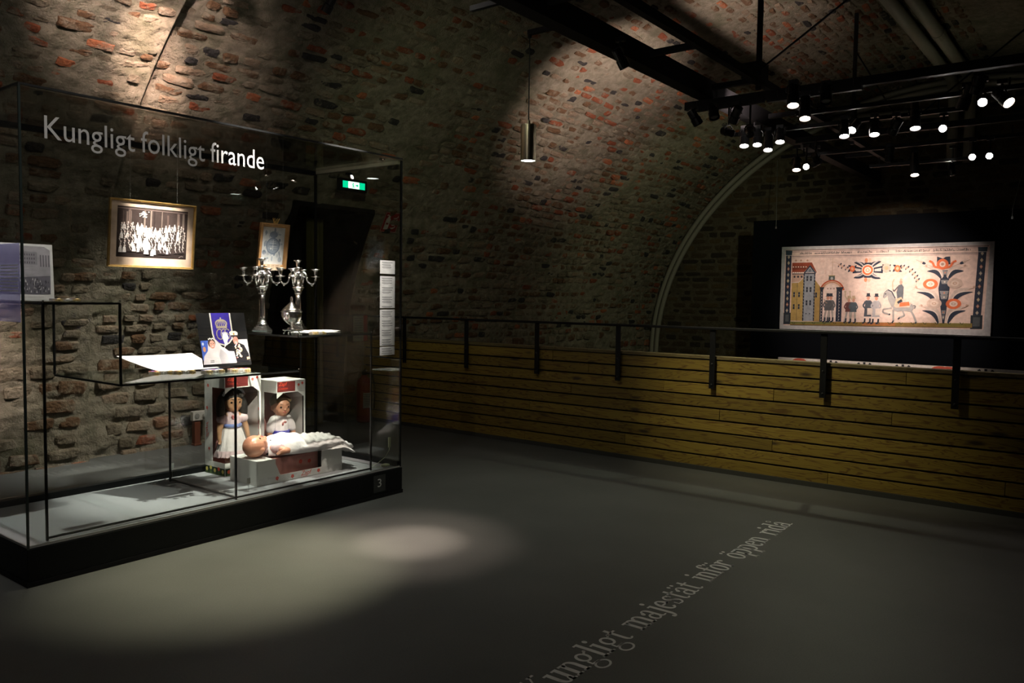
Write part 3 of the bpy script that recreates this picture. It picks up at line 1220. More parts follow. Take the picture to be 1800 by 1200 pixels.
# caption sheets on the front pane
for z0, z1, nl in ((1.488, 1.576, 4), (1.262, 1.472, 13), (1.012, 1.252, 15), (0.950, 1.006, 3)):
    w_ = 0.134
    pr = Print(w_, z1 - z0, (0.30, 0.30, 0.285))
    rs = random.Random(int(z0 * 1000))
    for k in range(nl):
        yl = (z1 - z0) - 0.014 - k * 0.0155
        if yl < 0.008 or k % 4 == 3:
            continue
        pr.line([(0.016 + rs.random() * 0.004, yl), (w_ - 0.018 - rs.random() * 0.02, yl)], 0.005, (0.10, 0.10, 0.10))
        pr.line([(0.022 + rs.random() * 0.01, yl - 0.007), (w_ - 0.03 - rs.random() * 0.03, yl - 0.007)], 0.003, (0.15, 0.15, 0.15))
    pr.build('caption_sheet', PRINT, case, basis((1, 0, 0), (0, 0, 1), (3.684, YF - 0.001, z0)))

# number plate on the plinth
pr = Print(0.107, 0.113, (0.045, 0.047, 0.046))
pr.text('3', 0.037, 0.034, 0.078, (0.62, 0.62, 0.6), width=0.033)
pr.build('number_plate', PRINT, case, basis((1, 0, 0), (0, 0, 1), (3.627, YF - 0.0075, 0.042)))

# bluish film with printed lines stuck to the left pane
tm, nt, b = new_mat('violet_film')
N, L = nt.nodes, nt.links
out = N['Material Output']
tr = N.new('ShaderNodeBsdfTransparent'); tr.inputs[0].default_value = (0.85, 0.85, 0.98, 1)
tl = N.new('ShaderNodeAddShader'); _t = N.new('ShaderNodeBsdfTranslucent'); _d = N.new('ShaderNodeBsdfDiffuse')
_t.inputs[0].default_value = (0.42, 0.40, 0.70, 1); _d.inputs[0].default_value = (0.40, 0.38, 0.66, 1)
L.new(_t.outputs[0], tl.inputs[0]); L.new(_d.outputs[0], tl.inputs[1])
no = N.new('ShaderNodeTexNoise'); no.inputs['Scale'].default_value = 6
rp = N.new('ShaderNodeMapRange'); rp.inputs['To Min'].default_value = 0.24; rp.inputs['To Max'].default_value = 0.32
L.new(no.outputs['Fac'], rp.inputs['Value'])
ms = N.new('ShaderNodeMixShader')
L.new(rp.outputs[0], ms.inputs[0]); L.new(tr.outputs[0], ms.inputs[1]); L.new(tl.outputs[0], ms.inputs[2])
L.new(ms.outputs[0], out.inputs[0])
mb = MB()
zA, zB = pix(15, 565, 0, X0).z, pix(15, 428, 0, X0).z
mb.box(X0 - 0.0012, YF + 0.02, zA, X0 - 0.0004, YF + 0.42, zB)
film = mb.build('text_film', tm, case)
mb = MB()
rs = random.Random(3)
for k in range(9):
    zz_ = zB - 0.10 - 0.0145 * k
    mb.box(X0 - 0.0018, YF + 0.03 + 0.01 * rs.random(), zz_, X0 - 0.0013, YF + 0.36 - 0.06 * rs.random(), zz_ + 0.005)
mb.build('printed_lines', mat('white_ink', (0.75, 0.75, 0.78), 0.6), film)

# =================================================================== STAND AND SHELVES
stand = empty('display_stand', (0, 0, 0), label='stepped thin black rod stand with three glass shelves inside the showcase', cat='stand')
W_ = 0.010
YA, YBk = 3.985, 4.72
zL, zM, zR = 1.300, 0.893, 1.100
xs_ = (1.636, 1.993, 2.640, 3.075, 3.660)
z0 = HB + 0.0005


def rod(a, b2, nm='rod'):
    mb = MB()
    mb.rod(a, b2, W_)
    return mb.build(nm, ROD, stand)


rod((xs_[0], YA, z0), (xs_[0], YA, zL - 0.010))
rod((xs_[0], YBk, z0), (xs_[0], YBk, zL - 0.010))
rod((xs_[1], YA, zM - 0.006), (xs_[1], YA, zL - 0.010))
rod((xs_[1], YBk, zM - 0.006), (xs_[1], YBk, zL - 0.010))
rod((xs_[2], YA, z0), (xs_[2], YA, zM - 0.016))
rod((xs_[2], YBk - 0.04, z0), (xs_[2], YBk - 0.04, zM - 0.016))
rod((xs_[4], YA, z0), (xs_[4], YA, zR - 0.010))
rod((xs_[4], YBk, z0), (xs_[4], YBk, zR - 0.010))
for za, a, b2 in ((zL, xs_[0], xs_[1]), (zM, xs_[1], xs_[3]), (zR, xs_[3], xs_[4])):
    zz_ = za - 0.0105
    rod((a, YA, zz_), (b2, YA, zz_), 'shelf_bar')
    rod((a, YBk, zz_), (b2, YBk, zz_), 'shelf_bar')
    rod((a, YA + 0.005, zz_), (a, YBk - 0.005, zz_), 'shelf_bar')
    rod((b2, YA + 0.005, zz_), (b2, YBk - 0.005, zz_), 'shelf_bar')
    mb = MB()
    mb.box(a - 0.003, YA - 0.006, za - 0.005, b2 + 0.003, YBk + 0.004, za)
    mb.build('shelf', SHELFG, stand)
    for px_, py_ in ((a, YA), (b2, YA), (a, YBk), (b2, YBk)):
        mb = MB()
        mb.lathe([(0.005, 0), (0.005, 0.004), (0.003, 0.006)], (px_, py_, za - 0.001), n=8)
        mb.build('shelf_pin', CHROME, stand)
rod((xs_[0], YA, z0 + 0.012), (xs_[4], YA, z0 + 0.012), 'floor_bar')
rod((xs_[2], YA, z0 + 0.012), (xs_[2], YBk - 0.04, z0 + 0.012), 'floor_bar')

# =================================================================== FRAMED GROUP PHOTOGRAPH
GOLD = mat('gilt', (0.62, 0.40, 0.14), 0.35, 0.75, var=0.25, scale=60)
FISH = mat('nylon_line', (0.25, 0.26, 0.24), 0.3)


def picture_frame(name, w, h, bw, depth, material, M, label, cat):
    """moulded frame standing in its own local plane (x right, y up, z out)"""
    root = empty(name, label=label, cat=cat)
    root.matrix_world = M
    prof = [(0, 0), (0, depth), (bw * 0.3, depth * 1.05), (bw * 0.55, depth * 0.75), (bw * 0.8, depth * 0.85), (bw, depth * 0.45), (bw, 0)]
    cs = [(0, 0, 1, 1), (w, 0, -1, 1), (w, h, -1, -1), (0, h, 1, -1)]
    for s_ in range(4):
        mb = MB()
        a, b2 = cs[s_], cs[(s_ + 1) % 4]
        n = len(prof)
        vs = [(a[0] + a[2] * o_, a[1] + a[3] * o_, d_) for o_, d_ in prof] + [(b2[0] + b2[2] * o_, b2[1] + b2[3] * o_, d_) for o_, d_ in prof]
        fs = [(k, (k + 1) % n, n + (k + 1) % n, n + k) for k in range(n)]
        fs += [tuple(range(n)), tuple(range(n, 2 * n))[::-1]]
        mb.add(vs, fs)
        fix_normals(mb.build('moulding', material, root))
    mb = MB()
    mb.box(bw * 0.9, bw * 0.9, 0.0, w - bw * 0.9, h - bw * 0.9, 0.004)
    mb.build('backboard', mat('board_brown', (0.15, 0.1, 0.06), 0.8), root)
    return root


fy = 4.60
pTL, pTR, pBL, pBR = pix(192, 346, 1, fy - 0.02), pix(344, 363, 1, fy - 0.02), pix(187, 468, 1, fy + 0.022), pix(338, 473, 1, fy + 0.022)
fw, fh = (pBR - pBL).x, (pTL - pBL).length
frm = picture_frame('group_photograph', fw, fh, 0.013, 0.016, GOLD, basis((1, 0, 0), (0, -0.105, 1), pBL), 'gilt framed sepia photograph of a large formal gathering hanging inside the showcase', 'framed photo')
pr = Print(fw - 0.026, fh - 0.026, (0.80, 0.60, 0.46), step=8e-6)
iw, ih = pr.w, pr.h
ax, ay, bx_, by_ = 0.036, 0.046, iw - 0.036, ih - 0.028
pr.rect(ax, ay, bx_, by_, (0.055, 0.038, 0.035))
rs = random.Random(21)
for k in range(14):
    x_ = ax + (bx_ - ax) * rs.random()
    pr.rect(x_, ay + (by_ - ay) * 0.42, min(bx_, x_ + 0.004 + 0.012 * rs.random()), by_ - 0.004 - 0.03 * rs.random(), rs.choice([(0.12, 0.08, 0.07), (0.2, 0.14, 0.12), (0.03, 0.02, 0.02), (0.26, 0.2, 0.17)]))
pr.rect(ax, by_ - 0.014, bx_, by_ - 0.009, (0.22, 0.16, 0.14))
pr.rect(ax + 0.115, ay + 0.13, ax + 0.2, ay + 0.175, (0.5, 0.42, 0.38))
pr.rect(ax + 0.122, ay + 0.137, ax + 0.193, ay + 0.168, (0.16, 0.1, 0.09))
for k in range(26):        # chandelier
    pr.ell(ax + 0.155 + rs.gauss(0, 0.014), by_ - 0.02 - rs.random() * 0.035, 0.004, 0.003, (0.95, 0.9, 0.85), 7)
pr.rect(ax, ay, bx_, ay + 0.035, (0.035, 0.025, 0.024))
for row in range(6):       # rows of guests
    n = 21 - row
    for k in range(n):
        u = (k + 0.5 + rs.uniform(-0.35, 0.35)) / n
        x_ = ax + 0.012 + u * (bx_ - ax - 0.024)
        hgt = ay + 0.185 - row * 0.024 + 0.010 * math.sin(u * 9) + rs.uniform(-0.007, 0.007)
        white = rs.random() < (0.70 if 0.25 < u < 0.7 else 0.34)
        sk_ = rs.uniform(0.8, 1.0)
        c_ = (0.92 * sk_, 0.84 * sk_, 0.80 * sk_) if white else (0.05, 0.038, 0.036)
        wb = 0.009 + 0.004 * rs.random()
        pr.poly([(x_ - wb, hgt - 0.038), (x_ + wb, hgt - 0.038), (x_ + 0.008, hgt - 0.012), (x_ + 0.004, hgt - 0.005), (x_ - 0.004, hgt - 0.005), (x_ - 0.008, hgt - 0.012)], c_)
        if not white:
            pr.line([(x_ - 0.006, hgt - 0.009), (x_ + 0.006, hgt - 0.030)], 0.0026, (0.8, 0.70, 0.64))
            pr.poly([(x_ - 0.002, hgt - 0.006), (x_ + 0.002, hgt - 0.006), (x_, hgt - 0.018)], (0.85, 0.78, 0.74))
        else:
            pr.line([(x_ - 0.004, hgt - 0.014), (x_ + 0.002, hgt - 0.034)], 0.0014, (0.42, 0.30, 0.27))
        pr.ell(x_, hgt + 0.003, 0.0046, 0.0040, (0.10, 0.07, 0.06), 8)
        pr.ell(x_, hgt, 0.0040, 0.0052, (0.80, 0.64, 0.57), 9)
pr.poly([(ax + 0.160, ay + 0.022), (ax + 0.190, ay + 0.022), (ax + 0.182, ay + 0.075), (ax + 0.168, ay + 0.075)], (0.97, 0.94, 0.92))
pr.line([(bx_ - 0.05, ay + 0.010), (bx_ - 0.035, ay + 0.018), (bx_ - 0.02, ay + 0.016)], 0.0016, (0.7, 0.6, 0.55))
pr.build('print', PRINT, frm, Matrix.Translation((0.013, 0.013, 0.0045)))
for fx in (0.12, fw - 0.12):
    mb = MB()
    p_ = Vector((fx, fh - 0.004, 0.004))
    top = frm.matrix_world.inverted() @ Vector((pBL.x + fx, fy - 0.03, ZT - 0.012))
    mb.tube([p_, top], 0.0006, 4)
    mb.build('hanging_line', FISH, frm)

# =================================================================== SMALL CROWNED FRAME
gy = 4.70
gBL, gTL, gBR = pix(450, 470, 1, gy + 0.025), pix(455, 390, 1, gy - 0.02), pix(500, 471, 1, gy + 0.025)
gw, gh = (gBR - gBL).x, (gTL - gBL).length
OAK = mat('oak_gilt', (0.46, 0.25, 0.10), 0.45, 0.15, var=0.25, scale=50)
gf = picture_frame('crowned_frame', gw, gh, 0.026, 0.02, OAK, basis((1, 0, 0), (0, -0.155, 1), gBL), 'small wooden frame topped by a little crown, hanging behind the silver candelabra', 'frame')
pr = Print(gw - 0.05, gh - 0.05, (0.75, 0.77, 0.78), 8e-6)
iw, ih = pr.w, pr.h
rs = random.Random(4)
for k in range(40):
    pr.ell(iw * (0.12 + 0.76 * rs.random()), ih * (0.08 + 0.84 * rs.random()), 0.012 * rs.random() + 0.004, 0.016 * rs.random() + 0.004, rs.choice([(0.32, 0.38, 0.46), (0.42, 0.48, 0.55), (0.55, 0.6, 0.64), (0.25, 0.30, 0.38)]), 9)
pr.ell(iw * 0.5, ih * 0.5, iw * 0.30, ih * 0.22, (0.20, 0.25, 0.34), 22)
pr.ell(iw * 0.5, ih * 0.5, iw * 0.27, ih * 0.195, (0.34, 0.40, 0.48), 22)
pr.ell(iw * 0.5, ih * 0.80, iw * 0.18, ih * 0.09, (0.28, 0.33, 0.42), 16)
pr.line([(iw * 0.5, ih * 0.38), (iw * 0.5, ih * 0.66)], 0.005, (0.8, 0.82, 0.84))
for k in range(5):
    pr.line([(iw * (0.3 + 0.02 * k), ih * (0.44 + 0.045 * k)), (iw * (0.7 - 0.02 * k), ih * (0.44 + 0.045 * k))], 0.0028, rs.choice([(0.72, 0.75, 0.78), (0.16, 0.2, 0.28)]))
pr.ell(iw * 0.42, ih * 0.43, 0.006, 0.008, (0.9, 0.9, 0.9), 10)
pr.build('print', PRINT, gf, Matrix.Translation((0.025, 0.025, 0.0045)))
mb = MB()
cxx, czz = gw / 2, gh
mb.lathe([(0.017, 0), (0.019, 0.006), (0.017, 0.012)], n=14, sy=0.55, M=Matrix.Translation((cxx, czz - 0.002, 0.012)) @ Matrix.Rotation(-math.pi / 2, 4, 'X'))
for k in range(5):
    an = math.pi * (0.12 + 0.19 * k)
    mb.tube([(cxx - 0.016 * math.cos(an), czz + 0.008, 0.012 + 0.008 * math.sin(an)), (cxx - 0.030 * math.cos(an), czz + 0.036, 0.012 + 0.012 * math.sin(an))], [0.0035, 0.002], 6)
mb.build('crown', GOLD, gf, smooth=True)
pr = Print(0.125, 0.043, (0.72, 0.55, 0.40))
for k in range(3):
    for j in range(3):
        pr.line([(0.012 + 0.036 * j, 0.034 - 0.012 * k), (0.036 + 0.036 * j, 0.034 - 0.012 * k)], 0.004, (0.35, 0.22, 0.14))
pr.build('name_card', PRINT, gf, Matrix.Translation((0.055, -0.012, 0.0225)))
for fx in (0.05, gw - 0.05):
    mb = MB()
    top = gf.matrix_world.inverted() @ Vector((gBL.x + fx, gy - 0.03, ZT - 0.012))
    mb.tube([(fx, gh - 0.004, 0.004), top], 0.0006, 4)
    mb.build('hanging_line', FISH, gf)

# =================================================================== ENGRAVING ON THE UPPER SHELF
ey_ = 4.44
eR = pix(95, 515, 1, ey_)
eT = pix(95, 430, 1, ey_)
ew, eh = 0.29, eT.z - zL - 0.001
eng = empty('engraving', (eR.x - ew, ey_, zL + 0.0005), label='pale engraving of a crowded palace square standing on the highest shelf', cat='print')
pr = Print(ew, eh, (0.80, 0.80, 0.80), 8e-6)
rs = random.Random(8)
pr.poly([(0.012, 0.028), (ew - 0.018, 0.028), (ew - 0.014, 0.1), (ew - 0.012, eh - 0.03), (ew - 0.04, eh - 0.012), (0.014, eh - 0.01)], (0.40, 0.39, 0.43))
pr.rect(0.03, eh - 0.105, ew - 0.075, eh - 0.04, (0.30, 0.29, 0.33))
for r_ in range(3):
    for k in range(16):
        pr.rect(0.036 + k * 0.0108, eh - 0.10 + r_ * 0.02, 0.041 + k * 0.0108, eh - 0.09 + r_ * 0.02, (0.13, 0.12, 0.15))
for k in range(4):
    pr.rect(ew - 0.062 + 0.013 * k, eh - 0.115, ew - 0.056 + 0.013 * k, eh - 0.055, (0.18, 0.17, 0.2))
pr.poly([(0.012, 0.03), (ew - 0.018, 0.03), (ew - 0.016, 0.125), (0.14, 0.115), (0.012, 0.105)], (0.17, 0.165, 0.20))
for k in range(160):
    x_, y_ = 0.016 + (ew - 0.04) * rs.random(), 0.032 + 0.07 * rs.random()
    pr.poly([(x_ - 0.003, y_), (x_ + 0.003, y_), (x_ + 0.001, y_ + 0.014)], rs.choice([(0.06, 0.06, 0.08), (0.10, 0.1, 0.12), (0.5, 0.5, 0.53), (0.66, 0.66, 0.68), (0.1, 0.1, 0.13)]))
for k in range(12):
    y_ = 0.115 + 0.004 * k
    pr.line([(0.02 + 0.1 * rs.random(), y_), (ew - 0.06 - 0.08 * rs.random(), y_ + 0.004)], 0.0012, (0.55, 0.54, 0.58))
pr.line([(0.05, 0.015), (ew - 0.05, 0.015)], 0.002, (0.35, 0.35, 0.36))
pr.build('print', PRINT, eng, basis((1, 0, 0), (0, 0.06, 1), (0, -0.004, 0)))
mb = MB()
mb.box(0, 0, 0, ew, eh, 0.003)
mb.build('mount_board', mat('mount_card', (0.6, 0.6, 0.58), 0.7), eng, basis((1, 0, 0), (0, 0.06, 1), (0, 0.0005, 0)))
mb = MB()
mb.add([(0.10, 0.004, 0.0), (0.18, 0.004, 0.0), (0.14, 0.07, 0.0), (0.14, 0.0125, 0.14)], [(0, 2, 1), (0, 1, 3), (1, 2, 3), (2, 0, 3)])
mb.build('easel_back', mat('mount_card', (0.6, 0.6, 0.58), 0.7), eng)


# =================================================================== DECORATIONS AND MEDALS
def medal(name, x, y, z, seed, label, group, w=0.10, flat=True):
    rs = random.Random(seed)
    root = empty(name, (x, y, z), rs.uniform(-0.2, 0.2), label, 'medal', group)
    pal = [(0.75, 0.70, 0.62), (0.10, 0.12, 0.45), (0.55, 0.08, 0.06), (0.72, 0.58, 0.22), (0.8, 0.8, 0.78)]
    rs.shuffle(pal)
    pr = Print(w, 0.035, pal[0])
    for k in range(4):
        pr.rect(w * (0.08 + 0.24 * k), 0, w * (0.08 + 0.24 * k) + w * 0.10, 0.035, pal[1 + k % 4])
    pr.build('ribbon', PRINT, root, Matrix.Translation((-w / 2, 0.0, 0.0105)))
    mb = MB()
    mb.box(-w / 2, 0, 0.0, w / 2, 0.035, 0.0103)
    mb.build('ribbon_bar', mat('ribbon_back', (0.75, 0.66, 0.55), 0.5), root)
    for k in range(3):
        cx_ = -w * 0.32 + w * 0.32 * k
        mb = MB()
        star = []
        for j in range(16):
            a = 2 * math.pi * j / 16
            r_ = 0.017 if j % 2 == 0 else 0.010
            star.append((cx_ + r_ * math.cos(a), -0.018 + r_ * math.sin(a)))
        mb.poly(star, 0.008)
        mb.lathe([(0.009, 0.008), (0.008, 0.011), (0.001, 0.013)], (cx_, -0.018, 0), n=10)
        mb.build('star', mat(('medal_gold', 'medal_silver', 'medal_gold')[k], ((0.85, 0.66, 0.32), (0.85, 0.84, 0.80), (0.85, 0.66, 0.32))[k], 0.4, 0.4), root)
    return root


# four badge groups in a row along the front of the middle shelf
MEDAL_LABELS = ['medal cluster on the middle shelf nearest the lifted paper corner', 'medal cluster on the middle shelf before the white paper spread',
                'medal cluster on the middle shelf at the foot of the wedding plaque', 'medal cluster at the end of the row, past the wedding plaque stand']
for k, (px_, py_) in enumerate(((287, 654), (326, 653), (378, 652), (424, 650))):
    p_ = pix(px_, py_, 2, zM + 0.004)
    medal('medal_group', p_.x, p_.y + 0.01, zM + 0.0006, 40 + k, MEDAL_LABELS[k], 'medals along the middle shelf', 0.125)
p_ = pix(68, 522, 2, zL + 0.002)
medal('medal_bar', 1.80, 4.12, zL + 0.0006, 50, 'small ribbon medal bar lying on the highest glass shelf before the engraving', None, 0.13)
medal('order_badge', 3.30, 4.08, zR + 0.0006, 51, 'gold badge lying on the shelf edge beside the silver urn', None, 0.09)

# =================================================================== WHITE PAPER SPREAD
mb = MB()
nu, nvv = 26, 10
for side in (0, 1):
    pass
grid_t, grid_b = [], []
for i in range(nu + 1):
    u = i / nu
    for j in range(nvv + 1):
        w_ = j / nvv
        x_ = 2.295 + 0.47 * u + 0.09 * (1 - w_) * (1 - u)
        y_ = 4.335 + 0.30 * w_
        lift = 0.016 * (1 - u) ** 2.0 * (0.3 + 0.7 * w_) + 0.062 * w_ ** 1.2 + 0.012 * u * w_ + 0.004
        grid_t.append((x_, y_, zM + lift + 0.003))
        grid_b.append((x_, y_, zM + lift))
k1 = nvv + 1
ft = [(i * k1 + j, (i + 1) * k1 + j, (i + 1) * k1 + j + 1, i * k1 + j + 1) for i in range(nu) for j in range(nvv)]
mb.add(grid_t + grid_b, ft + [tuple(reversed([q + len(grid_t) for q in f])) for f in ft])
n_ = len(grid_t)
rim = [i * k1 for i in range(nu + 1)]
mb.f += [(a, a + n_, b2 + n_, b2) for a, b2 in zip(rim[:-1], rim[1:])]
rim = [i * k1 + nvv for i in range(nu + 1)]
mb.f += [(b2, b2 + n_, a + n_, a) for a, b2 in zip(rim[:-1], rim[1:])]
mb.f += [(j + 1, j + 1 + n_, j + n_, j) for j in range(nvv)] + [(nu * k1 + j, nu * k1 + j + n_, nu * k1 + j + 1 + n_, nu * k1 + j + 1) for j in range(nvv)]
mb.c += [(1, 1, 1)] * 200
mb.c = mb.c[:len(mb.f)]
root = mb.build('paper_spread', mat('white_paper', (0.82, 0.80, 0.78), 0.7, var=0.03), smooth=True)
tag(root, 'bright white paper spread lying on the middle glass shelf with one corner lifting', 'paper')

# =================================================================== WEDDING PICTURE
bl, brr = pix(357, 643, 1, 4.25), pix(442, 637, 1, 4.25)
ww_, hh_ = brr.x - bl.x, 0.322
wp = empty('wedding_picture', (bl.x, 4.25, zM + 0.0006), label='tilted black plaque with a wedding photo and blue royal monogram banner on a clear stand', cat='plaque')
pr = Print(ww_, hh_, (0.012, 0.012, 0.013), 8e-6)
W, Hh = ww_, hh_
f_ = lambda x, y: (W * x, Hh * y)
# blue banner with white edge
pr.poly([f_(0.27, 1.0), f_(0.70, 1.0), f_(0.70, 0.62), f_(0.68, 0.50), f_(0.60, 0.42), f_(0.485, 0.385), f_(0.37, 0.42), f_(0.29, 0.50), f_(0.27, 0.62)], (0.75, 0.74, 0.68))
pr.poly([f_(0.29, 1.0), f_(0.68, 1.0), f_(0.68, 0.62), f_(0.66, 0.51), f_(0.59, 0.435), f_(0.485, 0.40), f_(0.38, 0.435), f_(0.31, 0.51), f_(0.29, 0.62)], (0.42, 0.36, 0.26))
pr.poly([f_(0.30, 1.0), f_(0.67, 1.0), f_(0.67, 0.62), f_(0.65, 0.515), f_(0.585, 0.445), f_(0.485, 0.41), f_(0.385, 0.445), f_(0.32, 0.515), f_(0.30, 0.62)], (0.045, 0.03, 0.30))
GC = (0.42, 0.36, 0.26)
pr.ell(W * 0.485, Hh * 0.80, W * 0.125, Hh * 0.085, GC, 22)
pr.ell(W * 0.485, Hh * 0.795, W * 0.10, Hh * 0.062, (0.045, 0.03, 0.30), 20)
for dx_ in (-0.09, -0.045, 0, 0.045, 0.09):
    pr.line([f_(0.485 + dx_ * 0.9, 0.735), f_(0.485 + dx_ * 0.9, 0.80), f_(0.485 + dx_ * 0.2, 0.87)], W * 0.016, GC)
pr.poly([f_(0.38, 0.71), f_(0.59, 0.71), f_(0.60, 0.755), f_(0.37, 0.755)], GC)
pr.ell(W * 0.485, Hh * 0.90, W * 0.016, Hh * 0.018, GC, 8)
for cx_, rr in ((0.43, 1), (0.52, 1)):
    pts = [f_(cx_ + 0.065 * math.cos(a), 0.60 + 0.095 * math.sin(a)) for a in np.linspace(0.9, 5.4, 16)]
    pr.line(pts, W * 0.018, GC)
pts = [f_(0.585 + 0.045 * math.cos(a), 0.65 + 0.045 * math.sin(a)) for a in np.linspace(0.3, 4.6, 12)] + [f_(0.585 + 0.045 * math.cos(a), 0.56 + 0.045 * math.sin(a)) for a in np.linspace(1.5, -2.7, 12)]
pr.line(pts, W * 0.018, GC)
# bride: blue ground, veil, face, tiara
pr.poly([f_(0.02, 0.49), f_(0.20, 0.49), f_(0.24, 0.13), f_(0.02, 0.13)], (0.08, 0.16, 0.62))
pr.ell(W * 0.075, Hh * 0.33, W * 0.03, Hh * 0.05, (0.75, 0.35, 0.18), 9)
pr.ell(W * 0.06, Hh * 0.43, W * 0.02, Hh * 0.03, (0.7, 0.75, 0.85), 8)
pr.poly([f_(0.72, 0.49), f_(0.985, 0.49), f_(0.985, 0.06), f_(0.60, 0.06)], (0.52, 0.50, 0.52))
pr.poly([f_(0.02, 0.05), f_(0.69, 0.05), f_(0.68, 0.27), f_(0.55, 0.33), f_(0.44, 0.36), f_(0.33, 0.5), f_(0.24, 0.53), f_(0.16, 0.46), f_(0.14, 0.30), f_(0.05, 0.20)], (0.86, 0.80, 0.82))
pr.poly([f_(0.30, 0.05), f_(0.56, 0.05), f_(0.52, 0.22), f_(0.40, 0.33)], (0.60, 0.58, 0.62))
pr.poly([f_(0.06, 0.05), f_(0.38, 0.05), f_(0.34, 0.27), f_(0.12, 0.27)], (0.90, 0.86, 0.87))
pr.ell(W * 0.235, Hh * 0.44, W * 0.075, Hh * 0.085, (0.06, 0.035, 0.03), 18)
pr.ell(W * 0.245, Hh * 0.415, W * 0.057, Hh * 0.078, (0.78, 0.42, 0.33), 18)
pr.ell(W * 0.222, Hh * 0.432, W * 0.010, Hh * 0.007, (0.05, 0.03, 0.03), 7)
pr.ell(W * 0.270, Hh * 0.432, W * 0.010, Hh * 0.007, (0.05, 0.03, 0.03), 7)
pr.ell(W * 0.248, Hh * 0.412, W * 0.007, Hh * 0.014, (0.66, 0.32, 0.25), 7)
pr.ell(W * 0.248, Hh * 0.382, W * 0.022, Hh * 0.009, (0.9, 0.85, 0.82), 9)
for k in range(5):
    pr.ell(W * (0.185 + 0.026 * k), Hh * (0.515 + 0.012 * (k % 2)), W * 0.014, Hh * 0.014, (0.9, 0.86, 0.8), 8)
for k in range(8):
    pr.ell(W * (0.17 + 0.02 * (k % 4)), Hh * (0.09 + 0.025 * (k // 4)), W * 0.010, Hh * 0.008, (0.12, 0.12, 0.10), 6)
# groom: dark uniform, medals, raised white glove, cap
pr.poly([f_(0.70, 0.05), f_(0.985, 0.06), f_(0.97, 0.22), f_(0.90, 0.38), f_(0.79, 0.43), f_(0.68, 0.40), f_(0.60, 0.33), f_(0.52, 0.37), f_(0.49, 0.34), f_(0.56, 0.28), f_(0.67, 0.27)], (0.015, 0.014, 0.018))
pr.poly([f_(0.53, 0.39), f_(0.48, 0.34), f_(0.50, 0.42), f_(0.47, 0.53), f_(0.48, 0.60), f_(0.53, 0.62), f_(0.58, 0.60), f_(0.60, 0.53), f_(0.56, 0.46), f_(0.56, 0.40)], (0.92, 0.88, 0.86))
for k in range(4):
    pr.line([f_(0.49 + 0.026 * k, 0.58), f_(0.485 + 0.03 * k, 0.645 - 0.008 * abs(k - 1.5))], W * 0.020, (0.92, 0.88, 0.86))
pr.ell(W * 0.735, Hh * 0.475, W * 0.055, Hh * 0.075, (0.72, 0.30, 0.24), 16)
pr.ell(W * 0.715, Hh * 0.495, W * 0.009, Hh * 0.006, (0.05, 0.02, 0.02), 7)
pr.ell(W * 0.757, Hh * 0.495, W * 0.009, Hh * 0.006, (0.05, 0.02, 0.02), 7)
pr.ell(W * 0.737, Hh * 0.44, W * 0.02, Hh * 0.008, (0.88, 0.8, 0.76), 8)
pr.poly([f_(0.62, 0.63), f_(0.66, 0.655), f_(0.76, 0.65), f_(0.80, 0.62), f_(0.79, 0.56), f_(0.65, 0.56)], (0.86, 0.82, 0.76))
pr.poly([f_(0.65, 0.575), f_(0.79, 0.575), f_(0.80, 0.545), f_(0.66, 0.54)], (0.05, 0.04, 0.04))
pr.ell(W * 0.715, Hh * 0.598, W * 0.018, Hh * 0.022, (0.5, 0.3, 0.1), 8)
pr.line([f_(0.76, 0.42), f_(0.70, 0.35)], W * 0.02, (0.9, 0.88, 0.86))
rs = random.Random(9)
for k in range(44):
    a = k / 44
    pr.ell(W * (0.71 + 0.10 * rs.random() + 0.06 * (k % 2) * (1 - a)), Hh * (0.40 - 0.26 * a), W * 0.016, Hh * 0.013, rs.choice([(0.85, 0.75, 0.62), (0.7, 0.45, 0.35), (0.35, 0.08, 0.08), (0.8, 0.62, 0.4), (0.9, 0.85, 0.8)]), 7)
pr.poly([f_(0.92, 0.10), f_(0.98, 0.11), f_(0.975, 0.15), f_(0.92, 0.15)], (0.8, 0.5, 0.3))
pr.rect(0, 0, W, Hh * 0.045, (0.015, 0.015, 0.016))
Mw = basis((1, 0, 0), (0, 0.245, 1), (0, -0.001, 0.022))
pr.build('print', PRINT, wp, Mw)
mb = MB()
mb.box(0, 0, -0.004, W, Hh, -0.0005)
mb.build('panel', mat('plaque_black', (0.012, 0.012, 0.013), 0.4, spec=0.15), wp, Mw)
mb = MB()
mb.box(0.03, -0.06, 0.0, W - 0.04, 0.10, 0.003)
mb.box(0.03, -0.064, 0.0, W - 0.04, -0.061, 0.028)
mb.box(0.03, -0.004, 0.004, W - 0.04, 0.005, 0.0185)
mb.build('clear_stand', CLEAR, wp)
for k, o_ in enumerate(list(wp.children)):
    pass
# =================================================================== SILVER
SILVER = mat('silver', (0.92, 0.90, 0.87), 0.15, 1.0, var=0.10, scale=40, bump=0.16, bscale=90)


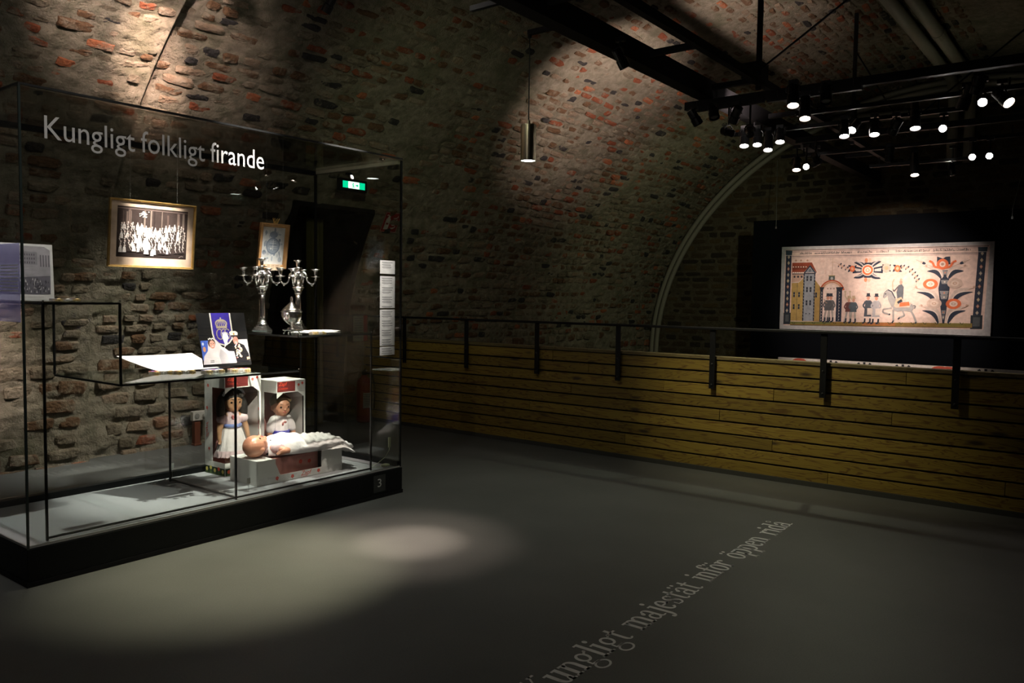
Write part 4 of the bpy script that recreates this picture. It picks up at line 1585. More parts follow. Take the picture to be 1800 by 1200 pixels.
def candelabrum(loc, rz, label):
    root = empty('candelabrum', loc, rz, label, 'candelabrum', 'silver candelabra in the showcase')
    mb = MB()
    for k, (s_, z0_, z1_) in enumerate(((0.104, 0, 0.010), (0.094, 0.010, 0.018), (0.080, 0.018, 0.028), (0.066, 0.028, 0.040))):
        mb.bevbox(-s_ / 2, -s_ / 2, z0_, s_ / 2, s_ / 2, z1_, 0.003)
    mb.lathe([(0.033, 0.040), (0.035, 0.046), (0.028, 0.054), (0.031, 0.060), (0.025, 0.068)], n=20)
    mb.build('base', SILVER, root, smooth=False)
    mb = MB()
    mb.lathe([(0.021, 0.068), (0.020, 0.10), (0.018, 0.20), (0.017, 0.245)], n=28, flute=0.06, nf=14)
    mb.build('column', SILVER, root, smooth=True)
    mb = MB()
    mb.lathe([(0.020, 0.245), (0.024, 0.252), (0.022, 0.262), (0.034, 0.285), (0.042, 0.292), (0.030, 0.296), (0.018, 0.304)], n=24, flute=0.12, nf=8)
    mb.build('capital', SILVER, root, smooth=True)
    mb = MB()
    mb.lathe([(0.014, 0.304), (0.020, 0.318), (0.031, 0.345), (0.034, 0.362), (0.026, 0.376), (0.030, 0.386), (0.022, 0.398), (0.012, 0.406), (0.010, 0.420)], n=24, flute=0.10, nf=8)
    for k in range(8):
        a = 2 * math.pi * k / 8
        mb.ell((0.034 * math.cos(a), 0.034 * math.sin(a), 0.374), 0.010, 8, 6)
    mb.build('knop', SILVER, root, smooth=True)

    def cup(cx_, cy_, cz_, s_=1.0):
        mb = MB()
        mb.lathe([(0.007 * s_, 0), (0.030 * s_, 0.003), (0.031 * s_, 0.006), (0.010 * s_, 0.008), (0.008 * s_, 0.014), (0.012 * s_, 0.024), (0.011 * s_, 0.036), (0.018 * s_, 0.048), (0.027 * s_, 0.054), (0.026 * s_, 0.058), (0.012 * s_, 0.054), (0.010 * s_, 0.04)], (cx_, cy_, cz_), n=18, flute=0.07, nf=6)
        return mb.build('candle_cup', SILVER, root, smooth=True)

    cup(0, 0, 0.420, 1.0)
    for k in range(4):
        a = math.pi / 2 * k
        ca, sa = math.cos(a), math.sin(a)
        pts = []
        for r_, z_ in ((0.026, 0.384), (0.044, 0.392), (0.056, 0.380), (0.061, 0.355), (0.066, 0.334), (0.080, 0.318), (0.098, 0.314), (0.114, 0.322), (0.122, 0.340), (0.123, 0.362)):
            pts.append((r_ * ca, r_ * sa, z_))
        mb = MB()
        mb.tube(pts, [0.009, 0.008, 0.007, 0.0065, 0.0065, 0.0065, 0.007, 0.0065, 0.006, 0.006], 8)
        for r_, z_ in ((0.061, 0.355), (0.098, 0.308), (0.122, 0.346)):
            mb.ell((r_ * ca, r_ * sa, z_), 0.009, 8, 6)
        mb.build('arm', SILVER, root, smooth=True)
        cup(0.123 * ca, 0.123 * sa, 0.360)
    return root


pL, pR = pix(456, 577, 2, zR), pix(520, 574, 2, zR)
candelabrum((3.225, 4.56, zR + 0.0006), 0.62, 'branched silver candelabrum standing before the crowned frame')
candelabrum((3.515, 4.56, zR + 0.0006), 0.62, 'branched silver candelabrum standing behind the silver urn and white sheets')

urn = empty('silver_urn', (3.135, 4.13, zR + 0.0006), 0.5, 'lidded silver urn with ring handles on a four-footed square base', 'urn')
mb = MB()
for a in range(4):
    an = math.pi / 4 + a * math.pi / 2
    mb2 = MB()
    x_, y_ = 0.043 * math.cos(an), 0.043 * math.sin(an)
    mb2.tube([(x_ * 1.25, y_ * 1.25, 0.003), (x_ * 1.05, y_ * 1.05, 0.012), (x_ * 0.9, y_ * 0.9, 0.024)], [0.006, 0.004, 0.005], 8)
    mb2.build('foot', SILVER, urn, smooth=True)
mb.bevbox(-0.042, -0.042, 0.022, 0.042, 0.042, 0.031, 0.002)
mb.build('base', SILVER, urn)
mb = MB()
mb.lathe([(0.028, 0.031), (0.022, 0.037), (0.010, 0.045), (0.011, 0.055), (0.030, 0.066), (0.052, 0.088), (0.062, 0.115), (0.060, 0.130), (0.068, 0.138), (0.064, 0.142), (0.054, 0.142)], n=32)
mb.build('bowl', SILVER, urn, smooth=True)
mb = MB()
mb.lathe([(0.060, 0.142), (0.056, 0.152), (0.042, 0.166), (0.026, 0.180), (0.014, 0.190), (0.010, 0.195), (0.012, 0.199), (0.008, 0.203)], n=32)
mb.build('lid', SILVER, urn, smooth=True)
mb = MB()
mb.tube([(0.013 * math.cos(t_), 0, 0.214 + 0.013 * math.sin(t_)) for t_ in np.linspace(-1.5, 4.7, 18)], 0.004, 8)
mb.build('finial', SILVER, urn, smooth=True)
for s_ in (-1, 1):
    mb = MB()
    mb.ell((s_ * 0.066, 0, 0.122), (0.012, 0.010, 0.013), 10, 7)
    mb.tube([(s_ * 0.076 + 0.006 * math.sin(t_), 0.014 * math.cos(t_), 0.102 + 0.018 * math.sin(t_)) for t_ in np.linspace(0, 6.28, 20)], 0.003, 6)
    mb.build('ring_handle', SILVER, urn, smooth=True)

# flat white sheets on the right shelf
PAPER = mat('white_paper', (0.82, 0.80, 0.78), 0.7)
for k, (px_, py_, w_, d_, a_, zz_) in enumerate(((548, 582, 0.23, 0.19, 0.10, 0.0006), (575, 579, 0.20, 0.16, -0.08, 0.004))):
    cx_, cy_ = ((3.40, 4.24), (3.50, 4.30))[k]
    o = empty('card_sheet', (cx_, cy_, zR + zz_), a_, ('white folded card lying flat beside the silver urn', 'smaller white card lying on top of the folded card on the right shelf')[k], 'card')
    mb = MB()
    mb.box(-w_ / 2, -d_ / 2, 0, w_ / 2, d_ / 2, 0.0012)
    mb.build('lower_leaf', PAPER, o)
    mb = MB()
    mb.add([(-w_ / 2, -d_ / 2, 0.0013), (w_ / 2, -d_ / 2, 0.0020), (w_ / 2, d_ / 2, 0.0020), (-w_ / 2, d_ / 2, 0.0013), (-w_ / 2, -d_ / 2, 0.0022), (w_ / 2, -d_ / 2, 0.0030), (w_ / 2, d_ / 2, 0.0030), (-w_ / 2, d_ / 2, 0.0022)],
           [(0, 3, 2, 1), (4, 5, 6, 7), (0, 1, 5, 4), (1, 2, 6, 5), (2, 3, 7, 6), (3, 0, 4, 7)])
    mb.build('upper_leaf', PAPER, o)

# =================================================================== DOLL CARTONS
CARD = mat('white_card', (0.62, 0.60, 0.57), 0.55, var=0.05)
CARDIN = mat('rose_card', (0.42, 0.17, 0.15), 0.6)
CARDRED = (0.17, 0.03, 0.028)
FILM = glass_mat('window_film', (0.95, 0.95, 0.95), 0.7, 0.05)
RED = (0.62, 0.05, 0.03)


def flowers(pr, spots, s=0.012):
    for fx, fy in spots:
        for k in range(5):
            a = k * 1.257 + fx * 50
            pr.ell(fx + s * 0.55 * math.cos(a), fy + s * 0.55 * math.sin(a), s * 0.42, s * 0.42, RED, 7)
        pr.line([(fx, fy - s * 0.4), (fx + s * 0.3, fy - s * 1.5)], s * 0.22, (0.45, 0.1, 0.07))


def window_carton(x0, y0, w, d, h, label, head, foot, tulips=True):
    root = empty('doll_carton', (x0, y0, HB + 0.0005), 0, label, 'carton', 'window cartons in the showcase')
    t_ = 0.003
    mb = MB()
    mb.box(0, d - t_, 0, w, d, h)                                   # back
    mb.box(0, 0, 0, w, d - t_, t_)                                  # bottom
    mb.box(0, 0, h - t_, w, d - t_, h)                              # top
    mb.box(w - t_, 0.03, t_, w, d - t_, h - t_)                     # right side
    mb.box(0, d * 0.62, t_, t_, d - t_, h - t_)                     # left side strip
    mb.box(0, 0, h - head, t_, d * 0.62, h - t_)
    mb.box(0, 0, t_, t_, d * 0.62, foot)
    mb.box(t_, 0, h - head, w, t_, h - t_)                          # front header and footer
    mb.box(t_, 0, t_, w, t_, foot)
    mb.box(w - 0.012, 0, foot, w, t_, h - head)
    mb.add([(t_, 0.0, h - head - 0.001), (t_ + 0.05, 0.0, h - head - 0.001), (t_, 0.0, h - head - 0.035), (t_, 0.003, h - head - 0.001), (t_ + 0.05, 0.003, h - head - 0.001), (t_, 0.003, h - head - 0.035)], [(0, 2, 1), (3, 4, 5), (0, 1, 4, 3), (1, 2, 5, 4), (2, 0, 3, 5)])
    mb.add([(w - 0.012, 0.0, h - head - 0.001), (w - 0.06, 0.0, h - head - 0.001), (w - 0.012, 0.0, h - head - 0.035), (w - 0.012, 0.003, h - head - 0.001), (w - 0.06, 0.003, h - head - 0.001), (w - 0.012, 0.003, h - head - 0.035)], [(0, 1, 2), (3, 5, 4), (0, 3, 4, 1), (1, 4, 5, 2), (2, 5, 3, 0)])
    body = mb.build('carton_body', CARD, root)
    mb = MB()
    mb.box(t_ + 0.001, d - t_ - 0.003, t_ + 0.001, w - t_ - 0.001, d - t_ - 0.001, h - t_ - 0.001)
    mb.box(t_ + 0.001, t_ + 0.001, t_ + 0.0005, w - t_ - 0.001, d - t_ - 0.004, t_ + 0.002)
    mb.build('lining', CARDIN, root)
    mb = MB()
    mb.box(t_ * 0.2, 0.004, foot - 0.004, t_ * 0.5, d * 0.64, h - head + 0.004)
    mb.box(t_, 0.0008, foot + 0.001, w - 0.013, 0.0014, h - head - 0.036)
    mb.build('window_film', FILM, root)
    # header print
    pr = Print(w * 0.62, head - 0.012, CARDRED)
    pr.text('Zapf', w * 0.05, head * 0.52, head * 0.42, (0.85, 0.09, 0.04), 0.25)
    pr.text('Creation', w * 0.05, head * 0.20, head * 0.26, (0.75, 0.07, 0.03), 0.25)
    pr.build('header_print', PRINT, root, basis((1, 0, 0), (0, 0, 1), (0.005, -0.0006, h - head + 0.006)))
    pr = Print(w * 0.34, head - 0.012, (0.60, 0.57, 0.55))
    flowers(pr, ((w * 0.12, head * 0.5), (w * 0.25, head * 0.62)), 0.010)
    pr.build('flower_print', PRINT, root, basis((1, 0, 0), (0, 0, 1), (w * 0.645, -0.0006, h - head + 0.006)))
    pr = Print(d * 0.36, h - foot - 0.01, (0.60, 0.57, 0.55))
    dd = d * 0.36
    flowers(pr, ((dd * 0.5, (h - foot) * 0.86), (dd * 0.35, (h - foot) * 0.6), (dd * 0.6, (h - foot) * 0.13)), 0.012)
    pr.build('side_print', PRINT, root, basis((0, -1, 0), (0, 0, 1), (-0.0006, d - 0.001, foot + 0.005)))
    vs, fs = text_shapes('Zapf', 0.2)
    mb = MB()
    mb.add([(-0.0022, d - 0.022 - v_.y * 0.035, foot + (h - foot) * 0.26 + v_.x * 0.055) for v_ in vs], fs)
    mb.build('side_lettering', mat('print_red', RED, 0.5), root)
    if tulips:
        for M_, wd in ((basis((0, -1, 0), (0, 0, 1), (-0.0012, d - 0.001, 0.004)), d - 0.002), (basis((1, 0, 0), (0, 0, 1), (0.002, -0.0008, 0.004)), w - 0.004)):
            pr = Print(wd, foot * 0.55, (0.02, 0.035, 0.018))
            rs = random.Random(int(wd * 1000))
            for k in range(5):
                fx = wd * (0.1 + 0.2 * k)
                pr.poly([(fx - 0.016, 0), (fx + 0.016, 0), (fx, foot * 0.5)], (0.06, 0.10, 0.03))
                pr.ell(fx, foot * (0.3 + 0.15 * (k % 2)), 0.013, 0.013, rs.choice([(0.6, 0.06, 0.04), (0.65, 0.55, 0.15), (0.6, 0.1, 0.05)]), 9)
            pr.build('tulip_print', PRINT, root, M_)
    return root


g_box = window_carton(2.920, 4.525, 0.268, 0.225, 0.645, 'tall white window carton with red lettering holding the dark-haired girl doll', 0.082, 0.085)
b_box = window_carton(3.256, 4.450, 0.232, 0.225, 0.590, 'shorter white window carton with red lettering holding the boy doll in blue shorts', 0.080, 0.080)

# low open carton the baby doll lies on
LX0, LY0, LW, LD, LH = 2.898, 4.150, 0.655, 0.285, 0.152
l_box = empty('low_carton', (LX0, LY0, HB + 0.0005), 0, 'low white carton lying on its back under the baby doll', 'carton')
t_ = 0.004
mb = MB()
mb.box(0, 0, 0, LW, LD, t_)
mb.box(0, 0, t_, t_, LD, LH)
mb.box(LW - t_, 0, t_, LW, LD, LH)
mb.box(t_, LD - t_, t_, LW - t_, LD, LH)
mb.box(t_, 0, t_, LW - t_, t_, 0.045)                 # front, below the cut
mb.box(t_, 0, 0.045, 0.13, t_, LH)
mb.box(LW - 0.17, 0, 0.045, LW - t_, t_, LH)
mb.add([(0.13, 0, 0.045), (0.165, 0, 0.045), (0.13, 0, LH * 0.8), (0.13, t_, 0.045), (0.165, t_, 0.045), (0.13, t_, LH * 0.8)], [(0, 1, 2), (3, 5, 4), (0, 3, 4, 1), (1, 4, 5, 2), (2, 5, 3, 0)])
mb.box(t_, t_, LH - t_, 0.12, LD - t_, LH)            # top flaps
mb.box(LW - 0.15, t_, LH - t_, LW - t_, LD - t_, LH)
mb.build('carton_body', CARD, l_box)
mb = MB()
mb.box(0.125, 0.05, t_, LW - 0.16, LD - 0.008, LH - 0.012)
mb.build('inner_tray', CARDIN, l_box)
pr = Print(LW - 0.02, 0.040, (0.60, 0.58, 0.56))
pr.text('Zapf', 0.31, 0.012, 0.042, RED, 0.25)
pr.text('Creation', 0.31, 0.001, 0.013, RED, 0.25)
flowers(pr, ((0.13, 0.026), (0.245, 0.02), (0.45, 0.024)), 0.013)
pr.build('front_print', PRINT, l_box, basis((1, 0, 0), (0, 0, 1), (0.01, -0.0008, 0.003)))
pr = Print(0.16, 0.06, (0.50, 0.24, 0.21))
flowers(pr, ((0.03, 0.035), (0.10, 0.028)), 0.015)
pr.build('tray_print', PRINT, l_box, basis((1, 0, 0), (0, 0, 1), (0.325, 0.0485, 0.060)))

# =================================================================== DOLLS
SKIN = mat('doll_skin', (0.52, 0.24, 0.15), 0.38, var=0.06, scale=12)
SKINT = mat('doll_skin_tan', (0.42, 0.22, 0.12), 0.38, var=0.06, scale=12)
SKINB = mat('baby_skin', (0.60, 0.27, 0.17), 0.34, var=0.06, scale=12)
EYEM = mat('eye_dark', (0.015, 0.010, 0.008), 0.1)
LIP = mat('lip_rose', (0.50, 0.10, 0.09), 0.35)
HAIRD = mat('hair_black', (0.018, 0.014, 0.012), 0.45, var=0.4, scale=90, bump=0.6, bscale=140)
HAIRB = mat('hair_brown', (0.12, 0.075, 0.035), 0.45, var=0.4, scale=90, bump=0.6, bscale=140)
WHITEC = mat('white_cotton', (0.72, 0.66, 0.66), 0.8, var=0.06, bump=0.3, bscale=70, sheen=0.3)
PINKC = mat('pink_voile', (0.66, 0.48, 0.50), 0.8, var=0.08, bump=0.3, bscale=70, sheen=0.3)
BLUEC = mat('blue_ribbon', (0.14, 0.20, 0.48), 0.5)
ROYAL = mat('royal_blue_cloth', (0.030, 0.025, 0.30), 0.7)
WHITES = mat('white_lace', (0.78, 0.74, 0.74), 0.8, bump=0.4, bscale=60)


def capsule_chain(mb, pts, rs_):
    """string of overlapping balls and tapering links, to be melted together"""
    for p, r_ in zip(pts, rs_):
        mb.ell(p, r_, 12, 8)
    for k in range(len(pts) - 1):
        mb.tube([pts[k], pts[k + 1]], [rs_[k], rs_[k + 1]], 12)


def doll_head(mb, c, s):
    """rounded toy head facing -y; s = half width"""
    cx_, cy_, cz_ = c
    mb.ell((cx_, cy_, cz_ + s * 0.18), (s, s * 1.02, s * 1.05), 20, 14)
    mb.ell((cx_, cy_ - s * 0.22, cz_ - s * 0.35), (s * 0.78, s * 0.72, s * 0.72), 16, 12)
    for q in (-1, 1):
        mb.ell((cx_ + q * s * 0.40, cy_ - s * 0.62, cz_ - s * 0.34), (s * 0.34, s * 0.26, s * 0.30), 12, 8)
        mb.ell((cx_ + q * s * 0.97, cy_ + s * 0.06, cz_ - s * 0.06), (s * 0.16, s * 0.22, s * 0.29), 10, 7)
    mb.ell((cx_, cy_ - s * 0.98, cz_ - s * 0.20), (s * 0.15, s * 0.17, s * 0.13), 10, 7)
    mb.ell((cx_, cy_ - s * 0.72, cz_ - s * 0.78), (s * 0.30, s * 0.24, s * 0.22), 10, 7)


def doll_face(parent, c, s, brow):
    cx_, cy_, cz_ = c
    for q in (-1, 1):
        mb = MB()
        mb.ell((cx_ + q * s * 0.38, cy_ - s * 0.84, cz_ + s * 0.06), (s * 0.16, s * 0.10, s * 0.13), 12, 8)
        mb.build('eye', EYEM, parent, smooth=True)
        mb = MB()
        mb.tube([(cx_ + q * s * 0.20, cy_ - s * 0.97, cz_ + s * 0.33), (cx_ + q * s * 0.40, cy_ - s * 0.92, cz_ + s * 0.39), (cx_ + q * s * 0.58, cy_ - s * 0.80, cz_ + s * 0.34)], [s * 0.03, s * 0.04, s * 0.02], 6)
        mb.build('brow', brow, parent, smooth=True)
    mb = MB()
    mb.ell((cx_, cy_ - s * 0.90, cz_ - s * 0.50), (s * 0.17, s * 0.07, s * 0.075), 12, 8)
    mb.build('mouth', LIP, parent, smooth=True)


def doll_hand(mb, p, d, s):
    """palm and five short fingers at p, pointing along d"""
    p, d = Vector(p), Vector(d).normalized()
    side = d.cross(Vector((0, 1, 0))).normalized()
    mb.ell(p + d * s * 0.5, (s * 0.55, s * 0.38, s * 0.6), 10, 8)
    for k in range(4):
        o = side * (k - 1.5) * s * 0.30
        L_ = s * (0.75, 0.9, 0.85, 0.65)[k]
        a = p + d * s * 0.85 + o
        mb.tube([a, a + d * L_ * 0.6, a + d * L_ + Vector((0, -0.3, 0)) * s], [s * 0.17, s * 0.16, s * 0.11], 7)
    a = p + d * s * 0.4 + side * s * 0.5
    mb.tube([a, a + (d + side * 0.9).normalized() * s * 0.7], [s * 0.18, s * 0.12], 7)


def ruffle_skirt(z0_, z1_, r0, r1, waves, amp, n=60, rows=12, hem=0.0, sy=0.75, thick=0.0):
    mb = MB()
    vs, fs = [], []
    for i in range(rows + 1):
        u = i / rows
        for k in range(n):
            a = 2 * math.pi * k / n
            r_ = r0 + (r1 - r0) * (u ** 0.8) + amp * u * math.sin(waves * a + 0.5 * math.sin(3 * a))
            zz_ = z0_ + (z1_ - z0_) * u + hem * u * math.sin(waves * a * 1.5)
            vs.append((r_ * math.cos(a), sy * r_ * math.sin(a), zz_))
    for i in range(rows):
        for k in range(n):
            fs.append((i * n + k, (i + 1) * n + k, (i + 1) * n + (k + 1) % n, i * n + (k + 1) % n))
    mb.add(vs, fs)
    return mb


# ---- girl
gd = empty('girl_doll', (2.920 + 0.128, 4.525 + 0.112, HB + 0.0065), -0.18, 'dark-haired girl doll in a white and pink frilled dress with blue sash', 'doll')
mb = MB()
doll_head(mb, (0, 0, 0.475), 0.066)
capsule_chain(mb, [(0, 0, 0.425), (0, 0.002, 0.385), (0, 0.004, 0.33), (0, 0.004, 0.26), (0, 0.004, 0.22)], [0.026, 0.036, 0.046, 0.050, 0.048])
for q in (-1, 1):
    capsule_chain(mb, [(q * 0.035, 0, 0.385), (q * 0.072, 0.0, 0.365), (q * 0.094, -0.010, 0.295), (q * 0.102, -0.024, 0.235)], [0.024, 0.024, 0.019, 0.014])
    doll_hand(mb, (q * 0.102, -0.026, 0.230), (q * 0.05, -0.25, -1), 0.020)
    capsule_chain(mb, [(q * 0.026, 0.004, 0.20), (q * 0.028, 0.002, 0.10), (q * 0.030, 0.002, 0.03)], [0.028, 0.022, 0.017])
    mb.ell((q * 0.030, -0.012, 0.016), (0.018, 0.030, 0.015), 12, 8)
fuse(mb, 'body', SKINT, gd, 0.0038)
doll_face(gd, (0, 0, 0.475), 0.066, HAIRD)
mb = MB()
mb.ell((0, 0.012, 0.512), (0.078, 0.074, 0.066), 20, 14)
for q in (-1, 1):
    capsule_chain(mb, [(q * 0.060, 0.012, 0.50), (q * 0.078, 0.008, 0.45), (q * 0.080, 0.002, 0.40), (q * 0.076, -0.004, 0.36)], [0.034, 0.034, 0.030, 0.018])
capsule_chain(mb, [(0, 0.05, 0.48), (0, 0.06, 0.42), (0, 0.06, 0.36)], [0.05, 0.048, 0.035])
for k in range(7):
    a = math.pi * (0.12 + 0.127 * k)
    mb.ell((0.050 * math.cos(a), -0.046, 0.505 + 0.040 * math.sin(a)), 0.017, 8, 6)
fuse(mb, 'hair', HAIRD, gd, 0.004, 2)
mb = MB()
for k in range(11):
    a = math.pi * (0.08 + 0.084 * k)
    fx, fz = 0.074 * math.cos(a), 0.515 + 0.062 * math.sin(a)
    for j in range(5):
        mb.ell((fx + 0.006 * math.cos(j * 1.257), -0.026 + 0.0, fz + 0.006 * math.sin(j * 1.257)), (0.0042, 0.003, 0.0042), 6, 5)
mb.build('flower_band', mat('band_flowers', (0.66, 0.70, 0.78), 0.6), gd, smooth=True)
mb = MB()
capsule_chain(mb, [(0, 0.003, 0.395), (0, 0.004, 0.35), (0, 0.004, 0.315)], [0.046, 0.056, 0.056])
for q in (-1, 1):
    mb.ell((q * 0.070, -0.002, 0.362), (0.040, 0.038, 0.036), 14, 10)
fuse(mb, 'bodice', PINKC, gd, 0.004, 2)
mb = ruffle_skirt(0.315, 0.125, 0.052, 0.112, 11, 0.007, hem=0.004)
mb.build('skirt', WHITEC, gd, smooth=True)
mb = ruffle_skirt(0.150, 0.108, 0.112, 0.124, 22, 0.006, n=110, rows=5, hem=0.004)
mb.build('frill', PINKC, gd, smooth=True)
mb = MB()
mb.lathe([(0.057, 0.305), (0.063, 0.309), (0.063, 0.325), (0.057, 0.329)], n=32, sy=0.95)
mb.build('sash', BLUEC, gd, smooth=True)
mb = MB()
for j, (x_, z_) in enumerate(((-0.018, 0.385), (-0.006, 0.378), (-0.014, 0.37))):
    mb.ell((x_, -0.050, z_), (0.009, 0.006, 0.008), 8, 6)
mb.build('rosette', mat('rosette_pink', (0.55, 0.16, 0.16), 0.6), gd, smooth=True)
for q in (-1, 1):
    mb = MB()
    mb.lathe([(0.0195, 0.022), (0.0205, 0.04), (0.022, 0.072), (0.0235, 0.078)], (q * 0.0295, 0.002, 0), n=16)
    mb.build('sock', WHITEC, gd, smooth=True)

gd.scale = (0.95, 0.95, 0.95)
# ---- boy
bd = empty('boy_doll', (3.256 + 0.112, 4.450 + 0.110, HB + 0.0065), -0.12, 'short-haired boy doll in a white shirt and royal blue shorts', 'doll')
mb = MB()
doll_head(mb, (0, 0, 0.395), 0.062)
capsule_chain(mb, [(0, 0, 0.345), (0, 0.002, 0.31), (0, 0.004, 0.26), (0, 0.004, 0.20)], [0.026, 0.036, 0.048, 0.050])
for q in (-1, 1):
    capsule_chain(mb, [(q * 0.035, 0, 0.312), (q * 0.068, 0.0, 0.290), (q * 0.086, -0.010, 0.225), (q * 0.090, -0.022, 0.180)], [0.024, 0.023, 0.019, 0.014])
    doll_hand(mb, (q * 0.090, -0.024, 0.176), (q * 0.05, -0.25, -1), 0.019)
    capsule_chain(mb, [(q * 0.027, 0.004, 0.18), (q * 0.028, 0.002, 0.09), (q * 0.030, 0.002, 0.03)], [0.030, 0.024, 0.018])
    mb.ell((q * 0.030, -0.012, 0.016), (0.018, 0.030, 0.015), 12, 8)
fuse(mb, 'body', SKIN, bd, 0.0038)
doll_face(bd, (0, 0, 0.395), 0.062, HAIRB)
mb = MB()
mb.ell((0, 0.014, 0.430), (0.068, 0.066, 0.058), 20, 14)
for k in range(8):
    a = math.pi * (0.1 + 0.114 * k)
    mb.ell((0.045 * math.cos(a), -0.040, 0.430 + 0.032 * math.sin(a)), (0.018, 0.016, 0.014), 8, 6)
fuse(mb, 'hair', HAIRB, bd, 0.004, 2)
mb = MB()
capsule_chain(mb, [(0, 0.003, 0.318), (0, 0.004, 0.28), (0, 0.004, 0.24)], [0.046, 0.057, 0.056])
for q in (-1, 1):
    capsule_chain(mb, [(q * 0.05, 0, 0.308), (q * 0.074, -0.003, 0.272), (q * 0.082, -0.008, 0.245)], [0.032, 0.030, 0.027])
mb.lathe([(0.040, 0.335), (0.034, 0.348)], n=16)
fuse(mb, 'shirt', WHITEC, bd, 0.004, 2)
mb = MB()
mb.ell((-0.012, -0.0520, 0.285), (0.007, 0.004, 0.012), 8, 6)
mb.ell((0.004, -0.0525, 0.297), (0.013, 0.004, 0.006), 8, 6)
mb.build('shirt_motif', mat('motif_red', (0.35, 0.09, 0.08), 0.6), bd, smooth=True)
mb = MB()
mb.lathe([(0.056, 0.238), (0.060, 0.236), (0.062, 0.20), (0.060, 0.165), (0.05, 0.16)], n=28, sy=0.95)
for q in (-1, 1):
    mb.lathe([(0.036, 0.185), (0.040, 0.15), (0.042, 0.125), (0.036, 0.122)], (q * 0.030, 0.004, 0), n=20)
fuse(mb, 'shorts', ROYAL, bd, 0.004, 2)

# ---- baby lying on the low carton
bz = HB + 0.0005 + LH
bb = empty('baby_doll', (LX0, LY0, bz), 0, 'bald baby doll in a long white ruffled christening gown lying on its back', 'doll')
mb = MB()
hc = Vector((0.072, 0.120, 0.070))
Rh = Matrix.Rotation(math.radians(-78), 4, 'X')
hm = MB()
doll_head(hm, (0, 0, 0), 0.068)
RT = Matrix.Translation(hc) @ Matrix.Rotation(math.radians(90), 4, 'Z') @ Matrix.Rotation(math.radians(-82), 4, 'X')
RT = Matrix.Translation(hc) @ basis((0, 1, 0.19), (-0.10, 0.185, -0.97), (0, 0, 0))
mb.add([RT @ Vector(p) for p in hm.v], hm.f)
capsule_chain(mb, [(0.125, 0.130, 0.050), (0.16, 0.132, 0.052), (0.22, 0.135, 0.055), (0.30, 0.138, 0.050), (0.44, 0.140, 0.035)], [0.026, 0.036, 0.048, 0.046, 0.03])
for q in (-1, 1):
    sh = Vector((0.165, 0.135 + q * 0.045, 0.052))
    el = Vector((0.235, 0.135 + q * 0.112, 0.034))
    wr = Vector((0.165, 0.135 + q * 0.138, 0.032)) if q < 0 else Vector((0.27, 0.135 + q * 0.125, 0.03))
    capsule_chain(mb, [sh, el, wr], [0.024, 0.020, 0.015])
    dd_ = (wr - el).normalized()
    pp = Vector(wr)
    side = dd_.cross(Vector((0, 0, 1))).normalized()
    mb.ell(pp + dd_ * 0.010, 0.015, 10, 8)
    for k in range(4):
        a_ = pp + dd_ * 0.018 + side * (k - 1.5) * 0.0075
        L_ = (0.017, 0.020, 0.019, 0.014)[k]
        mb.tube([a_, a_ + dd_ * L_ * 0.6, a_ + dd_ * L_ * 0.8 + Vector((0, 0, -0.008))], [0.0045, 0.0042, 0.003], 7)
    mb.tube([pp + dd_ * 0.006 + side * 0.010, pp + (dd_ + side).normalized() * 0.026], [0.005, 0.0035], 7)
fuse(mb, 'body', SKINB, bb, 0.0036)
fm_ = MB()
for q in (-1, 1):
    e = MB()
    e.ell((q * 0.026, -0.0575, 0.004), (0.0105, 0.0068, 0.009), 12, 8)
    o = MB(); o.add([RT @ Vector(p) for p in e.v], e.f)
    o.build('eye', EYEM, bb, smooth=True)
e = MB(); e.ell((0, -0.061, -0.034), (0.012, 0.0055, 0.0055), 12, 8)
o = MB(); o.add([RT @ Vector(p) for p in e.v], e.f)
o.build('mouth', LIP, bb, smooth=True)
# gown: a long draped tube, flat underneath, spilling over the far end of the carton
vs, fs = [], []
rows, n = 64, 72
rs = random.Random(12)
ph = [rs.uniform(0, 6.28) for _ in range(8)]
for i in range(rows + 1):
    u = i / rows
    x_ = 0.135 + 0.60 * u
    over = max(0.0, (x_ - (LW - 0.01)) / 0.1)
    hw = 0.058 + 0.066 * min(1, u * 3.0) + 0.026 * u
    hgt = 0.100 + 0.022 * math.sin(math.pi * min(1, u * 2.2)) - 0.050 * max(0, u - 0.35) / 0.65
    cy_ = 0.138 - 0.02 * u
    drop = -0.055 * over ** 1.2
    for k in range(n):
        a = 2 * math.pi * k / n
        ca, sa = math.cos(a), math.sin(a)
        fold = 1 + 0.070 * min(1, u * 1.6) * math.sin(6 * a + ph[0] + 3.0 * u + 0.8 * math.sin(9 * u)) + 0.045 * math.sin(11 * a + ph[1] + 7 * u) * min(1, u * 2) + 0.02 * math.sin(40 * u + 3 * a)
        ruf = 0.0
        for r0_ in (0.50, 0.60, 0.70, 0.79, 0.88, 0.96):
            ruf += math.exp(-((u - r0_) / 0.030) ** 2) * 0.0075 * (1.2 + 0.8 * math.sin(23 * a + r0_ * 40 + 1.3 * math.sin(5 * a)))
        y_ = cy_ + ca * (hw * fold + ruf)
        if sa >= 0:
            z_ = 0.004 + (sa ** 0.8) * (hgt * fold + ruf * 1.2)
        else:
            z_ = 0.004 + sa * 0.003
        x2 = x_ + 0.010 * math.sin(9 * a + ph[2]) * max(0, u - 0.9) * 10
        vs.append((x2, y_, z_ + drop))
for i in range(rows):
    for k in range(n):
        fs.append((i * n + k, (i + 1) * n + k, (i + 1) * n + (k + 1) % n, i * n + (k + 1) % n))
fs.append(tuple(rows * n + k for k in range(n))[::-1])
mb = MB()
mb.add(vs, fs)
gown = fix_normals(mb.build('gown', WHITES, bb, smooth=True))
